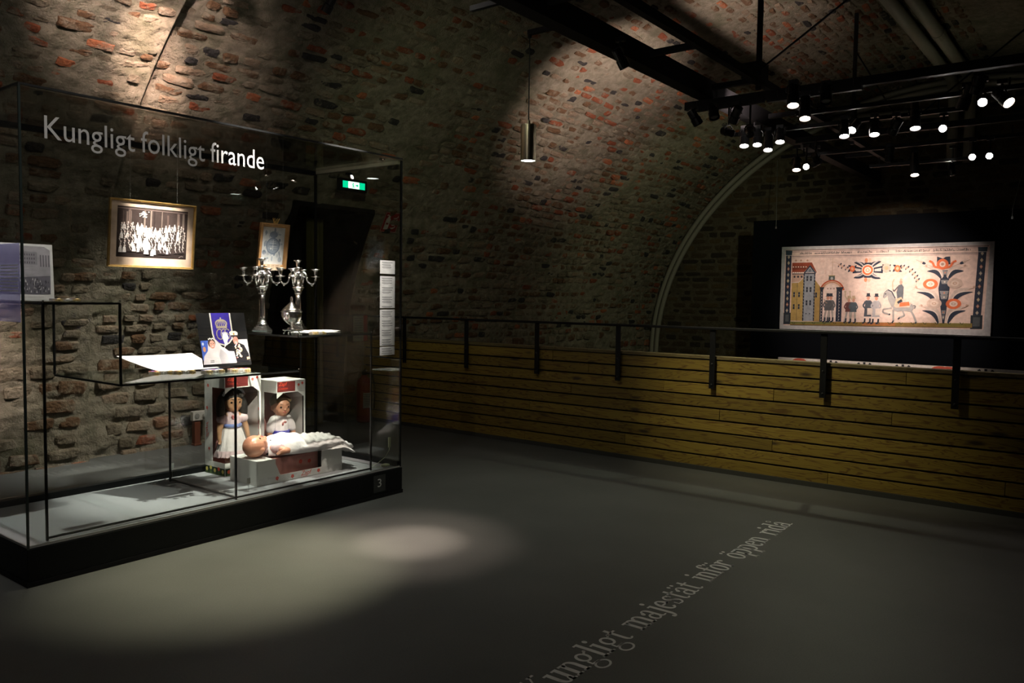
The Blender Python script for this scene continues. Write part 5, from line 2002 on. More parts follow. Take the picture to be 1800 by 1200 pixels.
for q in (-1, 1):
    mb = MB()
    mb.ell((0.185, 0.135 + q * 0.060, 0.054), (0.038, 0.034, 0.036), 14, 10)
    mb.lathe([(0.026, -0.004), (0.032, 0.0), (0.034, 0.006), (0.026, 0.010)], n=24, flute=0.12, nf=12, M=Matrix.Translation((0.205, 0.135 + q * 0.082, 0.044)) @ Matrix.Rotation(q * -math.pi / 2, 4, 'X'))
    mb.build('sleeve', PINKC, bb, smooth=True)
mb = MB()
mb.lathe([(0.030, 0), (0.044, 0.006), (0.047, 0.012), (0.036, 0.016)], n=40, flute=0.10, nf=14, M=Matrix.Translation((0.125, 0.130, 0.054)) @ Matrix.Rotation(math.pi / 2, 4, 'Y'))
mb.build('collar', PINKC, bb, smooth=True)
mb = MB()
mb.ell((0.165, 0.100, 0.098), (0.006, 0.006, 0.004), 10, 7)
mb.build('brooch', mat('brooch_dark', (0.06, 0.05, 0.06), 0.3, 0.5), bb, smooth=True)

# =================================================================== SMALL THINGS IN THE CASE
PALEG = mat('pale_green_plastic', (0.50, 0.55, 0.36), 0.5)
dl = empty('climate_logger', (3.790, 4.02, HB + 0.0005), 0, 'small pale green climate logger with a probe on the glass and thin cable', 'logger')
mb = MB()
mb.bevbox(-0.005, -0.035, 0.0, 0.045, 0.005, 0.016, 0.004)
mb.build('logger_body', PALEG, dl)
mb = MB()
mb.bevbox(0.050, -0.020, 0.125, 0.068, -0.008, 0.195, 0.003)
mb.build('probe', PALEG, dl)
mb = MB()
mb.tube([(0.059, -0.014, 0.125), (0.057, -0.014, 0.105), (0.035, 0.0, 0.06), (-0.01, 0.02, 0.025), (-0.06, 0.03, 0.004), (-0.08, 0.02, 0.003), (-0.04, -0.01, 0.003), (-0.006, -0.015, 0.006)], 0.0016, 6)
mb.build('cable', PALEG, dl, smooth=True)
for k, (px_, py_, lab) in enumerate(((437, 868, 'tiny acrylic number tag standing before the low carton'), (294, 838, 'tiny acrylic number tag standing at the back edge of the deck'))):
    p_ = pix(px_, py_, 2, HB)
    y_ = min(max(p_.y, YF + 0.03), YB - 0.085)
    tg = empty('number_tag', (p_.x, y_, HB + 0.0005), 0, lab, 'tag')
    mb = MB()
    mb.box(-0.001, -0.001, 0, 0.001, 0.001, 0.075)
    mb.build('pin', CHROME, tg)
    mb = MB()
    mb.bevbox(-0.011, -0.0025, 0.06, 0.011, -0.0011, 0.095, 0.0005)
    mb.build('plate', mat('acrylic_grey', (0.5, 0.5, 0.48), 0.3), tg)

# =================================================================== THINGS ON THE LEFT WALL
sk = empty('wall_socket', (3.955, 6.52, 0.262), 0, 'white double power socket on the brick wall behind the showcase', 'socket')
WHITEP = mat('white_plastic', (0.62, 0.60, 0.55), 0.4)
mb = MB()
mb.bevbox(-0.07, -0.02, -0.042, 0.07, 0.03, 0.042, 0.006)
mb.build('housing', WHITEP, sk)
for q in (-1, 1):
    mb = MB()
    mb.lathe([(0.022, 0), (0.024, 0.003), (0.018, 0.004)], n=18, M=Matrix.Translation((q * 0.034, -0.0205, 0)) @ Matrix.Rotation(math.pi / 2, 4, 'X'))
    mb.build('outlet', mat('outlet_grey', (0.30, 0.29, 0.27), 0.4) if q < 0 else WHITEP, sk)
mb = MB()
mb.lathe([(0.019, 0), (0.019, 0.02), (0.012, 0.035)], n=14, M=Matrix.Translation((0.034, -0.0245, 0)) @ Matrix.Rotation(math.pi / 2, 4, 'X'))
mb.tube([(0.034, -0.055, 0), (0.06, -0.075, 0.004), (0.12, -0.08, -0.005), (0.2, -0.06, -0.06), (0.3, -0.05, -0.24)], 0.005, 8)
mb.build('plug', WHITEP, sk, smooth=True)
pt = empty('wooden_post', (3.925, 6.52, 0.001), 0, 'short reddish brown wooden block standing under the wall socket', 'post')
mb = MB()
mb.bevbox(-0.028, -0.025, 0, 0.028, 0.025, 0.21, 0.004)
mb.build('block', mat('red_brown_wood', (0.16, 0.045, 0.02), 0.6), pt)
mb = MB()
mb.bevbox(-0.034, -0.029, 0.0, 0.034, 0.029, 0.018, 0.003)
mb.build('foot', mat('red_brown_wood', (0.16, 0.045, 0.02), 0.6), pt)


def on_vault(px, py, off=0.0):
    """where a sight line meets the vault, pulled off the surface by off"""
    d = fwd + rgt2 * ((px - 900) / FPX) - upv2 * ((py - 600) / FPX)
    t_ = 1.0
    while t_ < 25:
        P = EYE + d * t_
        a = (P.z - ZC) / VB if P.z > ZC else 0
        if ((P.y - YC) / VA) ** 2 + a * a >= 1:
            break
        t_ += 0.004
    n_ = Vector((0, -(P.y - YC) / VA ** 2, -(max(0, P.z - ZC)) / VB ** 2)).normalized()
    return P + n_ * off, n_


# emergency exit sign
P, n_ = on_vault(619, 326)
P = EYE + (P - EYE) * (1 - 0.22 / (P - EYE).length)
ex = empty('exit_sign', P, 0, 'lit green exit sign on a bracket high above the dark doorway', 'sign')
mb = MB()
mb.bevbox(-0.165, -0.025, -0.055, 0.165, 0.025, 0.055, 0.008)
mb.build('housing', BLACKP, ex)
pr = Print(0.27, 0.062, (0.0, 0.30, 0.14))
pr.rect(0.066, 0.0, 0.200, 0.062, (0.55, 0.8, 0.65))
pr.ell(0.125, 0.046, 0.008, 0.008, (0.0, 0.30, 0.14), 10)
pr.line([(0.120, 0.038), (0.128, 0.022), (0.118, 0.008)], 0.009, (0.0, 0.30, 0.14))
pr.line([(0.128, 0.022), (0.142, 0.010)], 0.008, (0.0, 0.30, 0.14))
pr.line([(0.108, 0.030), (0.122, 0.036), (0.138, 0.028)], 0.006, (0.0, 0.30, 0.14))
pr.poly([(0.155, 0.025), (0.172, 0.025), (0.172, 0.014), (0.190, 0.031), (0.172, 0.048), (0.172, 0.037), (0.155, 0.037)], (0.0, 0.30, 0.14))
pr.build('lit_face', print_mat('print_lit', emit=2.2), ex, basis((1, 0, 0), (0, 0, 1), (-0.135, -0.0262, -0.031)))
mb = MB()
mb.tube([(0.0, 0.0, 0.055), (0.0, 0.02, 0.11), tuple(-n_ * 0.13 + Vector((0, 0, 0.05)))], 0.012, 8)
mb.build('bracket', BLACKP, ex)

# fire-extinguisher sign lying on the curve of the vault
P, n_ = on_vault(686, 390, 0.012)
tv = n_.cross(Vector((1, 0, 0))).normalized()
if tv.z < 0:
    tv = -tv
fs_ = empty('fire_sign', P, 0, 'red square fire extinguisher sign fixed to the curving brick wall', 'sign')
S = 0.225
pr = Print(S, S, (0.32, 0.028, 0.025), 1e-4)
pr.frame(0.006, 0.006, S - 0.006, S - 0.006, 0.004, (0.6, 0.55, 0.5))
WH = (0.62, 0.58, 0.54)
pr.poly([(0.035, 0.03), (0.095, 0.03), (0.095, 0.145), (0.082, 0.160), (0.048, 0.160), (0.035, 0.145)], WH)
pr.rect(0.050, 0.160, 0.080, 0.178, WH)
pr.line([(0.080, 0.172), (0.045, 0.192), (0.030, 0.185)], 0.010, WH)
pr.rect(0.048, 0.085, 0.082, 0.105, (0.25, 0.03, 0.03))
for k in range(4):
    y_ = 0.040 + 0.037 * k
    pr.poly([(0.120, y_ + 0.014), (0.140, y_), (0.168, y_ + 0.004), (0.192, y_ + 0.024), (0.182, y_ + 0.044), (0.172, y_ + 0.022), (0.145, y_ + 0.014)], WH)
pr.build('face', PRINT, fs_, basis((1, 0, 0), tv, Vector((-S / 2, 0, 0)) - tv * S / 2))
mb = MB()
mb.box(0, 0, -0.004, S, S, -0.0005)
mb.build('plate', mat('sign_back', (0.35, 0.35, 0.34), 0.5), fs_, basis((1, 0, 0), tv, Vector((-S / 2, 0, 0)) - tv * S / 2))

# extinguisher in its bracket below the sign
fe = empty('fire_extinguisher', (5.80, 6.42, 0.001), 0, 'red fire extinguisher standing on the floor by the doorway under its sign', 'extinguisher')
mb = MB()
mb.lathe([(0.06, 0), (0.078, 0.01), (0.08, 0.03), (0.08, 0.40), (0.07, 0.45), (0.035, 0.485), (0.028, 0.50)], n=24)
mb.build('cylinder', mat('extinguisher_red', (0.30, 0.020, 0.016), 0.3), fe, smooth=True)
mb = MB()
mb.lathe([(0.024, 0.50), (0.026, 0.53), (0.015, 0.545)], n=14)
mb.tube([(0.0, 0.0, 0.54), (-0.03, -0.05, 0.565), (-0.05, -0.09, 0.56)], [0.010, 0.009, 0.008], 8)
mb.build('valve', BLACKP, fe)
mb = MB()
mb.tube([(0.02, -0.02, 0.53), (0.08, -0.04, 0.50), (0.105, -0.04, 0.38), (0.10, -0.04, 0.14)], 0.010, 8)
mb.build('hose', BLACKP, fe, smooth=True)
pr = Print(0.10, 0.16, (0.45, 0.45, 0.42))
for k in range(7):
    pr.line([(0.012, 0.14 - 0.018 * k), (0.085, 0.14 - 0.018 * k)], 0.006, (0.15, 0.15, 0.14))
pr.build('instruction_label', PRINT, fe, basis((0.94, -0.34, 0), (0, 0, 1), (-0.074, -0.066, 0.16)))
# framed notice and box on the wall by the doorway
nb = empty('notice_board', (5.66, 6.44, 0.86), 0, 'small framed notice with a red side strip above the fire extinguisher', 'notice')
pr = Print(0.20, 0.27, (0.34, 0.35, 0.30))
for k in range(9):
    pr.line([(0.02, 0.24 - 0.025 * k), (0.13, 0.24 - 0.025 * k)], 0.008, (0.16, 0.17, 0.15))
pr.rect(0.145, 0, 0.20, 0.27, (0.30, 0.04, 0.03))
pr.build('sheet', PRINT, nb, basis((1, 0, 0), (0, 0, 1), (0, -0.002, 0)))
mb = MB()
mb.box(-0.006, -0.0015, -0.006, 0.206, 0.08, 0.276)
mb.build('holder', BLACKP, nb)

# olive curtain hanging in the doorway
cu = empty('doorway_curtain', (5.15, 6.55, 0.02), 0, 'narrow olive curtain gathered in the dark doorway', 'curtain')
vs, fs = [], []
n = 50
for i in range(2):
    for k in range(n + 1):
        u = k / n
        vs.append((0.24 * u, 0.018 * math.sin(u * 26) + 0.03 * u, 2.08 * i))
fs = [(k, k + 1, n + 2 + k, n + 1 + k) for k in range(n)]
mb = MB()
mb.add(vs, fs)
mb.build('cloth', mat('olive_cloth', (0.085, 0.078, 0.020), 0.9), cu, smooth=True)
mb = MB()
mb.tube([(-0.02, 0.02, 2.095), (0.28, 0.02, 2.095)], 0.010, 8)
mb.build('curtain_rod', IRON, cu)
# =================================================================== BLACK PANEL AND FOLK PAINTING
panel = empty('black_panel', (11.5, 0, 0), 0, 'large black hanging panel behind the folk painting', 'panel')
mb = MB()
mb.bevbox(-0.015, 0.70, 0.531, 0.015, 4.432, 2.482, 0.003)
mb.build('board', mat('panel_blueblack', (0.004, 0.005, 0.007), 0.9, spec=0.03), panel)
for y_ in (4.10, 1.22):
    mb = MB()
    top = Vector((0.4, y_ + (0.16 if y_ > 2 else -0.12), 3.4))
    mb.tube([(-0.018, y_, 2.38), (-0.018, y_, 2.486), top], 0.004, 6)
    mb.build('hanging_wire', mat('wire_steel', (0.35, 0.35, 0.33), 0.35, 0.8), panel)
    mb = MB()
    mb.cbox((-0.019, y_, 2.375), (0.006, 0.02, 0.03))
    mb.build('wire_clip', STEEL, panel)

PW, PH = 2.605, 1.158
painting = empty('folk_painting', (11.44, 3.992, 0.937), 0, 'long pale folk painting of a procession with palace, horse rider and flowering urn', 'painting')
pr = Print(PW, PH, (0.40, 0.40, 0.42), 1e-5)
INK = (0.030, 0.036, 0.050)
NAVY = (0.022, 0.030, 0.052)
CREAM = (0.66, 0.50, 0.45)
ORNG = (0.62, 0.14, 0.055)
GREY = (0.34, 0.33, 0.34)
OCHRE = (0.36, 0.25, 0.09)
ROOF = (0.24, 0.055, 0.03)


def qx(cx, cy):
    u = (cx - 258) / 1270.0
    return (u * PW, (1 - (cy - (284 - 20 * u)) / (496 + 60 * u)) * PH)


def qp(pts, col):
    pr.poly([qx(*p) for p in pts], col)


def ql(pts, w, col):
    pr.line([qx(*p) for p in pts], w * PW / 1270.0, col)


def qe(cx, cy, rx, ry, col, n=18, rot=0.0):
    pts = []
    for k in range(n):
        a = 2 * math.pi * k / n
        x, y = rx * math.cos(a), ry * math.sin(a)
        pts.append((cx + x * math.cos(rot) - y * math.sin(rot), cy + x * math.sin(rot) + y * math.cos(rot)))
    qp(pts, col)


def leaf(x0, y0, x1, y1, w, col, bend=0.25):
    """curved leaf from root to tip"""
    dx_, dy_ = x1 - x0, y1 - y0
    l_ = math.hypot(dx_, dy_)
    nx_, ny_ = -dy_ / l_, dx_ / l_
    a_, b_ = [], []
    for k in range(9):
        u = k / 8
        o = bend * l_ * math.sin(math.pi * u)
        ww = w * math.sin(math.pi * min(1, u * 0.85 + 0.12)) ** 0.8
        a_.append((x0 + dx_ * u + nx_ * (o + ww / 2), y0 + dy_ * u + ny_ * (o + ww / 2)))
        b_.append((x0 + dx_ * u + nx_ * (o - ww / 2), y0 + dy_ * u + ny_ * (o - ww / 2)))
    qp(a_ + b_[::-1], col)


qp([(283, 301), (1506, 285), (1490, 782), (283, 757)], CREAM)
rs = random.Random(31)
for k in range(60):
    qe(rs.uniform(340, 1400), rs.uniform(360, 720), rs.uniform(8, 30), rs.uniform(5, 16), rs.choice([(0.70, 0.55, 0.50), (0.62, 0.45, 0.40), (0.68, 0.52, 0.46)]), 9)
ql([(285, 305), (1500, 290)], 4, INK)
ql([(330, 314), (1450, 299)], 2, INK)
ql([(330, 341), (1448, 330)], 3, INK)
ql([(330, 349), (1446, 338)], 1.5, INK)
x_ = 385
while x_ < 1410:                                  # line of old lettering along the top
    if not (460 < x_ < 482 or 640 < x_ < 652 or 725 < x_ < 750 or 850 < x_ < 868 or 945 < x_ < 985 or 1180 < x_ < 1200):
        b_ = 330 - 14 * (x_ - 385) / 1025
        hh = rs.choice([9, 10, 14])
        ql([(x_, b_), (x_ + rs.uniform(-1, 2), b_ - hh)], 3.0, INK)
        if rs.random() < 0.6:
            ql([(x_, b_ - rs.choice([1, 8])), (x_ + 6, b_ - rs.choice([2, 9]))], 2.2, INK)
    x_ += rs.uniform(6, 9.5)
# border columns
for xa, xb, ya, yb_, bx0, bx1, by0, by1 in ((289, 327, 307, 690, 284, 333, 682, 752), (1447, 1490, 296, 705, 1420, 1483, 697, 779)):
    sl = -16 if xa > 1000 else -2
    qp([(xa, ya), (xb, ya), (xb + sl, yb_), (xa + sl, yb_)], NAVY)
    n = 10
    for k in range(n):
        yk = ya + 38 + (yb_ - ya - 60) * k / (n - 1)
        xc = (xa + xb) / 2 + sl * (yk - ya) / (yb_ - ya)
        c_ = ((0.30, 0.28, 0.24), (0.36, 0.30, 0.2), (0.34, 0.16, 0.12))[k % 3]
        qp([(xc, yk - 13), (xc + 9, yk), (xc, yk + 13), (xc - 9, yk)], c_)
        qe(xc, yk, 4, 4, (0.5, 0.4, 0.3), 8)
    qp([(xa - 4, ya), (xb + 4, ya), (xb + 2, ya + 26), (xa - 2, ya + 26)], (0.03, 0.05, 0.07))
    ql([(xa, ya + 28), (xb, ya + 28)], 3, (0.45, 0.45, 0.44))
    qp([(bx0, by0), (bx1, by0), (bx1, by1), (bx0, by1)], (0.025, 0.032, 0.042))
    qp([(bx0 + 13, by0 + 12), (bx1 - 13, by0 + 12), (bx1 - 13, by1 - 16), (bx0 + 13, by1 - 16)], (0.08, 0.09, 0.10))
# ground
qp([(330, 735), (1430, 745), (1430, 772), (330, 756)], (0.22, 0.14, 0.04))
qp([(330, 735), (600, 738), (600, 752), (330, 750)], (0.15, 0.15, 0.05))
qp([(800, 741), (1000, 743), (1000, 762), (800, 759)], (0.36, 0.14, 0.05))
qp([(1250, 744), (1425, 745), (1425, 765), (1250, 764)], (0.18, 0.15, 0.04))
for k in range(16):
    xx_ = 350 + 68 * k
    leaf(xx_, 752, xx_ + 12, 738, 4, (0.05, 0.06, 0.03))
    leaf(xx_, 752, xx_ - 11, 740, 4, (0.05, 0.06, 0.03))
ql([(330, 757), (1430, 772)], 2.5, INK)
# palace
qp([(333, 475), (416, 475), (416, 732), (333, 730)], OCHRE)
qp([(486, 480), (530, 530), (530, 735), (486, 734)], (0.33, 0.22, 0.08))
qp([(333, 440), (415, 440), (415, 470), (380, 498), (333, 498)], (0.45, 0.30, 0.24))
ql([(333, 500), (380, 498), (415, 468)], 5, (0.5, 0.42, 0.38))
qp([(333, 380), (465, 378), (500, 440), (333, 440)], ROOF)
qp([(333, 400), (440, 400), (425, 420), (333, 424)], (0.16, 0.04, 0.025))
for k in range(6):
    qp([(338 + 17 * k, 402), (346 + 17 * k, 402), (346 + 17 * k, 408), (338 + 17 * k, 408)], (0.75, 0.66, 0.6))
    qp([(338 + 13 * k, 436), (347 + 13 * k, 436), (347 + 13 * k, 444), (338 + 13 * k, 444)], (0.75, 0.66, 0.6))
ql([(333, 447), (420, 447)], 5, NAVY)
for k in range(3):
    qp([(346 + 24 * k, 458), (357 + 24 * k, 458), (357 + 24 * k, 470), (346 + 24 * k, 470)], INK)
qp([(418, 445), (488, 445), (488, 732), (418, 732)], (0.25, 0.27, 0.31))
qp([(412, 440), (453, 394), (496, 440)], (0.24, 0.26, 0.30))
ql([(416, 445), (453, 398), (492, 445), (416, 445)], 7, NAVY)
qe(453, 427, 7, 7, NAVY, 12)
qe(453, 427, 3, 3, (0.5, 0.5, 0.5), 8)
for xx_ in (416, 487):
    ql([(xx_, 445), (xx_, 732)], 8, NAVY)
    for k in range(14):
        ql([(xx_ - 3, 460 + 19 * k), (xx_ + 3, 464 + 19 * k)], 3, (0.3, 0.32, 0.36))
for (wx, wys) in ((438, (475, 542, 622)), (462, (475, 542, 622)), (352, (572, 645)), (386, (572, 645)), (500, (575,))):
    for wy in wys:
        qp([(wx - 6, wy - 15), (wx + 6, wy - 15), (wx + 6, wy + 15), (wx - 6, wy + 15)], INK)
        ql([(wx - 6, wy), (wx + 6, wy)], 1.6, (0.3, 0.3, 0.3))
for wx in (437, 461):
    qe(wx, 688, 4, 4, INK, 8)
ql([(372, 500), (372, 732)], 2.0, INK)
for xx_ in (358, 392, 435):
    qe(xx_, 366, 7, 6, (0.40, 0.24, 0.18), 9)
# gate with arch and cupola
qp([(548, 735), (548, 560), (560, 530), (600, 512), (638, 525), (650, 560), (650, 735)], (0.70, 0.56, 0.52))
for k in range(20):
    a0, a1 = math.pi * (0.06 + 0.044 * k), math.pi * (0.06 + 0.044 * (k + 1))
    for r0, r1, c_ in ((60, 72, (0.50, 0.28, 0.18)), (72, 82, (0.42, 0.09, 0.04))):
        qp([(602 + r0 * math.cos(a0), 560 - r0 * 0.95 * math.sin(a0)), (602 + r1 * math.cos(a0), 560 - r1 * 0.92 * math.sin(a0)), (602 + r1 * math.cos(a1), 560 - r1 * 0.92 * math.sin(a1)), (602 + r0 * math.cos(a1), 560 - r0 * 0.95 * math.sin(a1))], c_)
for xa, xb in ((526, 545), (632, 668)):
    qp([(xa, 545), (xb, 545), (xb, 736), (xa, 736)], NAVY)
    qp([(xa - 4, 528), (xb + 8, 528), (xb, 546), (xa, 546)], (0.03, 0.035, 0.045))
    for k in range(10):
        ql([((xa + xb) / 2 - 4, 556 + 18 * k), ((xa + xb) / 2 + 4, 562 + 18 * k), ((xa + xb) / 2 - 4, 568 + 18 * k)], 3, (0.42, 0.38, 0.36))
qp([(578, 485), (580, 462), (618, 462), (618, 485)], (0.07, 0.09, 0.09))
ql([(576, 459), (620, 459)], 6, (0.28, 0.24, 0.12))
qe(599, 475, 9, 9, (0.35, 0.36, 0.36), 12)
ql([(600, 458), (602, 352)], 2.5, (0.40, 0.30, 0.20))
ql([(590, 378), (614, 378)], 2.5, (0.40, 0.30, 0.20))
for xx_ in (575, 594, 615):
    qe(xx_, 537, 6, 5, (0.35, 0.25, 0.22), 9)


# marching figures
def figure(cx, top, bot, coat, legs, hat, apron=None, horn=False, kilt=False):
    h = bot - top
    for q in (-1, 1):
        ql([(cx + q * 0.05 * h, top + 0.55 * h), (cx + q * 0.11 * h - 0.02 * h, bot - 0.05 * h)], 0.075 * h, legs)
        ql([(cx + q * 0.09 * h, bot - 0.16 * h), (cx + q * 0.09 * h - 0.01 * h, bot - 0.02 * h), (cx + q * 0.09 * h - 0.09 * h, bot)], 0.06 * h, INK)
    low = 0.78 if kilt else 0.60
    qp([(cx - 0.09 * h, top + 0.24 * h), (cx + 0.09 * h, top + 0.24 * h), (cx + 0.13 * h, top + low * h), (cx - 0.13 * h, top + low * h)], coat)
    ql([(cx - 0.09 * h, top + 0.27 * h), (cx - 0.17 * h, top + 0.42 * h), (cx - 0.08 * h, top + 0.52 * h)], 0.055 * h, coat)
    ql([(cx + 0.09 * h, top + 0.27 * h), (cx + 0.16 * h, top + 0.43 * h), (cx + 0.06 * h, top + 0.55 * h)], 0.055 * h, coat)
    qe(cx, top + 0.16 * h, 0.055 * h, 0.075 * h, (0.48, 0.24, 0.18), 12)
    qp([(cx - 0.06 * h, top + 0.10 * h), (cx + 0.06 * h, top + 0.10 * h), (cx + 0.055 * h, top), (cx - 0.055 * h, top)], hat)
    ql([(cx - 0.085 * h, top + 0.10 * h), (cx + 0.085 * h, top + 0.10 * h)], 0.025 * h, hat)
    if apron:
        qp([(cx - 0.02 * h, top + 0.50 * h), (cx + 0.16 * h, top + 0.50 * h), (cx + 0.16 * h, top + 0.72 * h), (cx - 0.02 * h, top + 0.72 * h)], apron)
    if horn:
        pts = [(cx - 0.04 * h, top + 0.18 * h), (cx - 0.14 * h, top + 0.02 * h), (cx - 0.15 * h, top - 0.14 * h)]
        ql(pts, 0.045 * h, (0.45, 0.36, 0.26))
        qe(cx - 0.15 * h, top - 0.15 * h, 0.05 * h, 0.03 * h, (0.45, 0.36, 0.26), 8)


figure(598, 565, 738, (0.12, 0.12, 0.13), (0.36, 0.32, 0.30), INK)
figure(578, 565, 738, (0.09, 0.09, 0.10), (0.32, 0.28, 0.26), INK)
ql([(552, 600), (562, 618), (575, 625)], 5, (0.30, 0.22, 0.18))
figure(712, 580, 742, (0.12, 0.05, 0.05), (0.32, 0.30, 0.30), (0.40, 0.30, 0.20), horn=True)
figure(742, 580, 744, (0.07, 0.09, 0.11), (0.35, 0.32, 0.30), (0.40, 0.30, 0.20), horn=True)
figure(832, 565, 745, (0.06, 0.07, 0.09), (0.66, 0.56, 0.52), INK, (0.50, 0.42, 0.38), kilt=True)
figure(882, 567, 748, (0.32, 0.31, 0.33), (0.66, 0.56, 0.52), INK, (0.52, 0.44, 0.40), kilt=True)
# wreath of flowers
for a in (-0.62, 0.62, math.pi - 0.55, math.pi + 0.55):
    xt, yt = 822 + 98 * math.cos(a), 427 + 88 * math.sin(a)
    leaf(822, 427, xt, yt, 26, NAVY, 0.12 * (1 if math.sin(a) * math.cos(a) > 0 else -1))
    leaf(822 + 18 * math.cos(a), 427 + 16 * math.sin(a), xt - 4 * math.cos(a), yt - 8, 9, (0.42, 0.38, 0.38), 0.12 * (1 if math.sin(a) * math.cos(a) > 0 else -1))
for a in (0, math.pi):
    qp([(822 + 30 * math.cos(a), 415), (822 + 96 * math.cos(a), 400), (822 + 92 * math.cos(a), 446), (822 + 30 * math.cos(a), 440)], NAVY)
    qp([(822 + 42 * math.cos(a), 421), (822 + 84 * math.cos(a), 414), (822 + 80 * math.cos(a), 434), (822 + 42 * math.cos(a), 434)], (0.52, 0.46, 0.44))
for dy in (-1, 1):
    qp([(800, 427 + 45 * dy), (844, 427 + 45 * dy), (838, 427 + 28 * dy), (806, 427 + 28 * dy)], NAVY)
    qe(812, 427 + 58 * dy, 10, 14, (0.55, 0.22, 0.12), 10)
    qe(834, 427 + 58 * dy, 9, 12, (0.58, 0.40, 0.30), 10)
ql([(818, 490), (814, 535)], 2, (0.45, 0.32, 0.24))
for r_, c_ in ((38, (0.72, 0.60, 0.54)), (33, ORNG), (21, (0.74, 0.60, 0.52)), (12, (0.58, 0.22, 0.12)), (8, (0.72, 0.58, 0.5))):
    qe(822, 427, r_, r_ * 0.92, c_, 26)
for cx, cy, r_, c_ in ((727, 418, 17, ORNG), (935, 415, 24, (0.56, 0.38, 0.32)), (1000, 418, 18, ORNG)):
    for a in (0.7, 2.4, 3.9, 5.5):
        leaf(cx, cy, cx + 36 * math.cos(a), cy + 30 * math.sin(a), 14, NAVY, 0.1)
    qe(cx, cy, r_, r_ * 1.12, c_, 16)
    qe(cx, cy, r_ * 0.5, r_ * 0.55, (0.66, 0.34, 0.22), 12)
for k, (cx, cy) in enumerate(((690, 415), (665, 405), (645, 395), (1030, 408), (1055, 415), (1078, 430), (1095, 448), (1108, 468), (1118, 488))):
    leaf(cx, cy, cx + 14, cy - 12, 9, NAVY, 0.1)
    leaf(cx, cy, cx - 8, cy + 14, 8, (0.06, 0.06, 0.07), 0.1)
    qe(cx, cy, 7, 7, (0.56, 0.34, 0.26), 9)
ql([(610, 375), (640, 390), (660, 402)], 1.6, (0.4, 0.28, 0.2))
ql([(1118, 488), (1112, 520), (1100, 545)], 1.6, (0.4, 0.28, 0.2))
# horse and rider
HG = (0.30, 0.29, 0.29)
qp([(978, 632), (1010, 622), (1060, 618), (1096, 632), (1106, 655), (1092, 678), (1050, 672), (1010, 676), (985, 668)], HG)
qp([(945, 545), (975, 556), (998, 600), (1005, 640), (975, 650), (952, 605), (948, 580), (930, 598), (920, 590), (925, 565)], HG)
ql([(948, 545), (972, 556), (994, 596)], 6, NAVY)
qe(936, 570, 4, 4, INK, 8)
ql([(924, 592), (930, 560), (945, 546)], 2, INK)
ql([(976, 655), (925, 662), (922, 680), (960, 692)], 10, HG)
ql([(960, 690), (968, 694)], 10, INK)
ql([(985, 665), (988, 735)], 11, HG)
ql([(988, 730), (980, 746)], 9, INK)
ql([(1085, 665), (1105, 700), (1122, 742)], 12, HG)
ql([(1120, 738), (1116, 748)], 9, INK)
ql([(1040, 670), (1052, 700), (1020, 712)], 10, HG)
ql([(1024, 712), (1014, 722)], 9, INK)
ql([(1100, 640), (1114, 642), (1108, 658)], 8, (0.16, 0.17, 0.18))
qp([(985, 640), (1090, 622), (1078, 650), (1000, 652)], (0.60, 0.42, 0.34))
qp([(1022, 622), (1075, 617), (1080, 640), (1020, 646)], ORNG)
qp([(1008, 610), (1040, 605), (1042, 530), (1030, 512), (1010, 518), (1000, 560)], (0.10, 0.11, 0.13))
qp([(1000, 600), (1030, 588), (1042, 612), (1010, 632), (990, 640)], (0.52, 0.40, 0.28))
qp([(1005, 618), (1030, 600), (1038, 615), (1012, 630)], INK)
ql([(1010, 525), (985, 555), (978, 540)], 8, (0.12, 0.11, 0.12))
qe(1024, 500, 9, 13, (0.55, 0.28, 0.22), 12)
qe(1024, 485, 8, 8, (0.45, 0.34, 0.26), 10)
ql([(978, 545), (975, 500), (984, 482)], 6, (0.50, 0.36, 0.26))
# flowering urn
qp([(1255, 430), (1290, 430), (1300, 540), (1278, 745), (1268, 745), (1238, 540)], NAVY)
for k, (yy_, w_) in enumerate(((445, 16), (500, 22), (565, 26), (590, 22), (680, 12), (710, 8))):
    qp([(1272 - w_, yy_ - 12), (1272 + w_, yy_ - 12), (1272 + w_ * 0.7, yy_ + 12), (1272 - w_ * 0.7, yy_ + 12)], (0.20, 0.20, 0.21))
    qe(1272, yy_, 5, 5, ((0.5, 0.2, 0.14), (0.55, 0.48, 0.42))[k % 2], 8)
for q in (-1, 1):
    for (ya, dx_, dy_) in ((745, 92, -75), (650, 115, -90), (478, 80, -42)):
        x0_ = 1272 + q * (26 if ya == 745 else 38 if ya == 650 else 20)
        xe, ye = x0_ + q * dx_, ya + dy_
        leaf(x0_ - q * 8, ya - 5, xe - q * 4, ye - 22, 34, (0.52, 0.42, 0.38), -0.22 * q)
        leaf(x0_ - q * 4, ya - 2, xe - q * 14, ye - 6, 16, (0.66, 0.56, 0.52), -0.22 * q)
        leaf(x0_, ya, xe, ye, 24, NAVY, -0.20 * q)
        ql([(xe - q * 20, ye - 15), (xe + q * 20, ye - 30)], 1.8, (0.32, 0.22, 0.16))
        qe(xe + q * 6, ye - 32, 8, 5, (0.45, 0.30, 0.24), 9, -0.5 * q)
for cx, cy, o in ((1193, 512, True), (1328, 508, False), (1218, 628, False), (1325, 630, True)):
    c0, c1 = (ORNG, (0.70, 0.56, 0.50)) if o else ((0.50, 0.38, 0.33), (0.60, 0.48, 0.42))
    qe(cx, cy, 42, 31, c0, 24)
    qe(cx, cy, 23, 17, c1, 18)
    qe(cx, cy, 12, 8, (0.40, 0.26, 0.20), 12)
    qe(cx, cy, 7, 5, c1, 10)
qp([(1224, 350), (1258, 362), (1272, 352), (1296, 350), (1298, 395), (1225, 398)], NAVY)
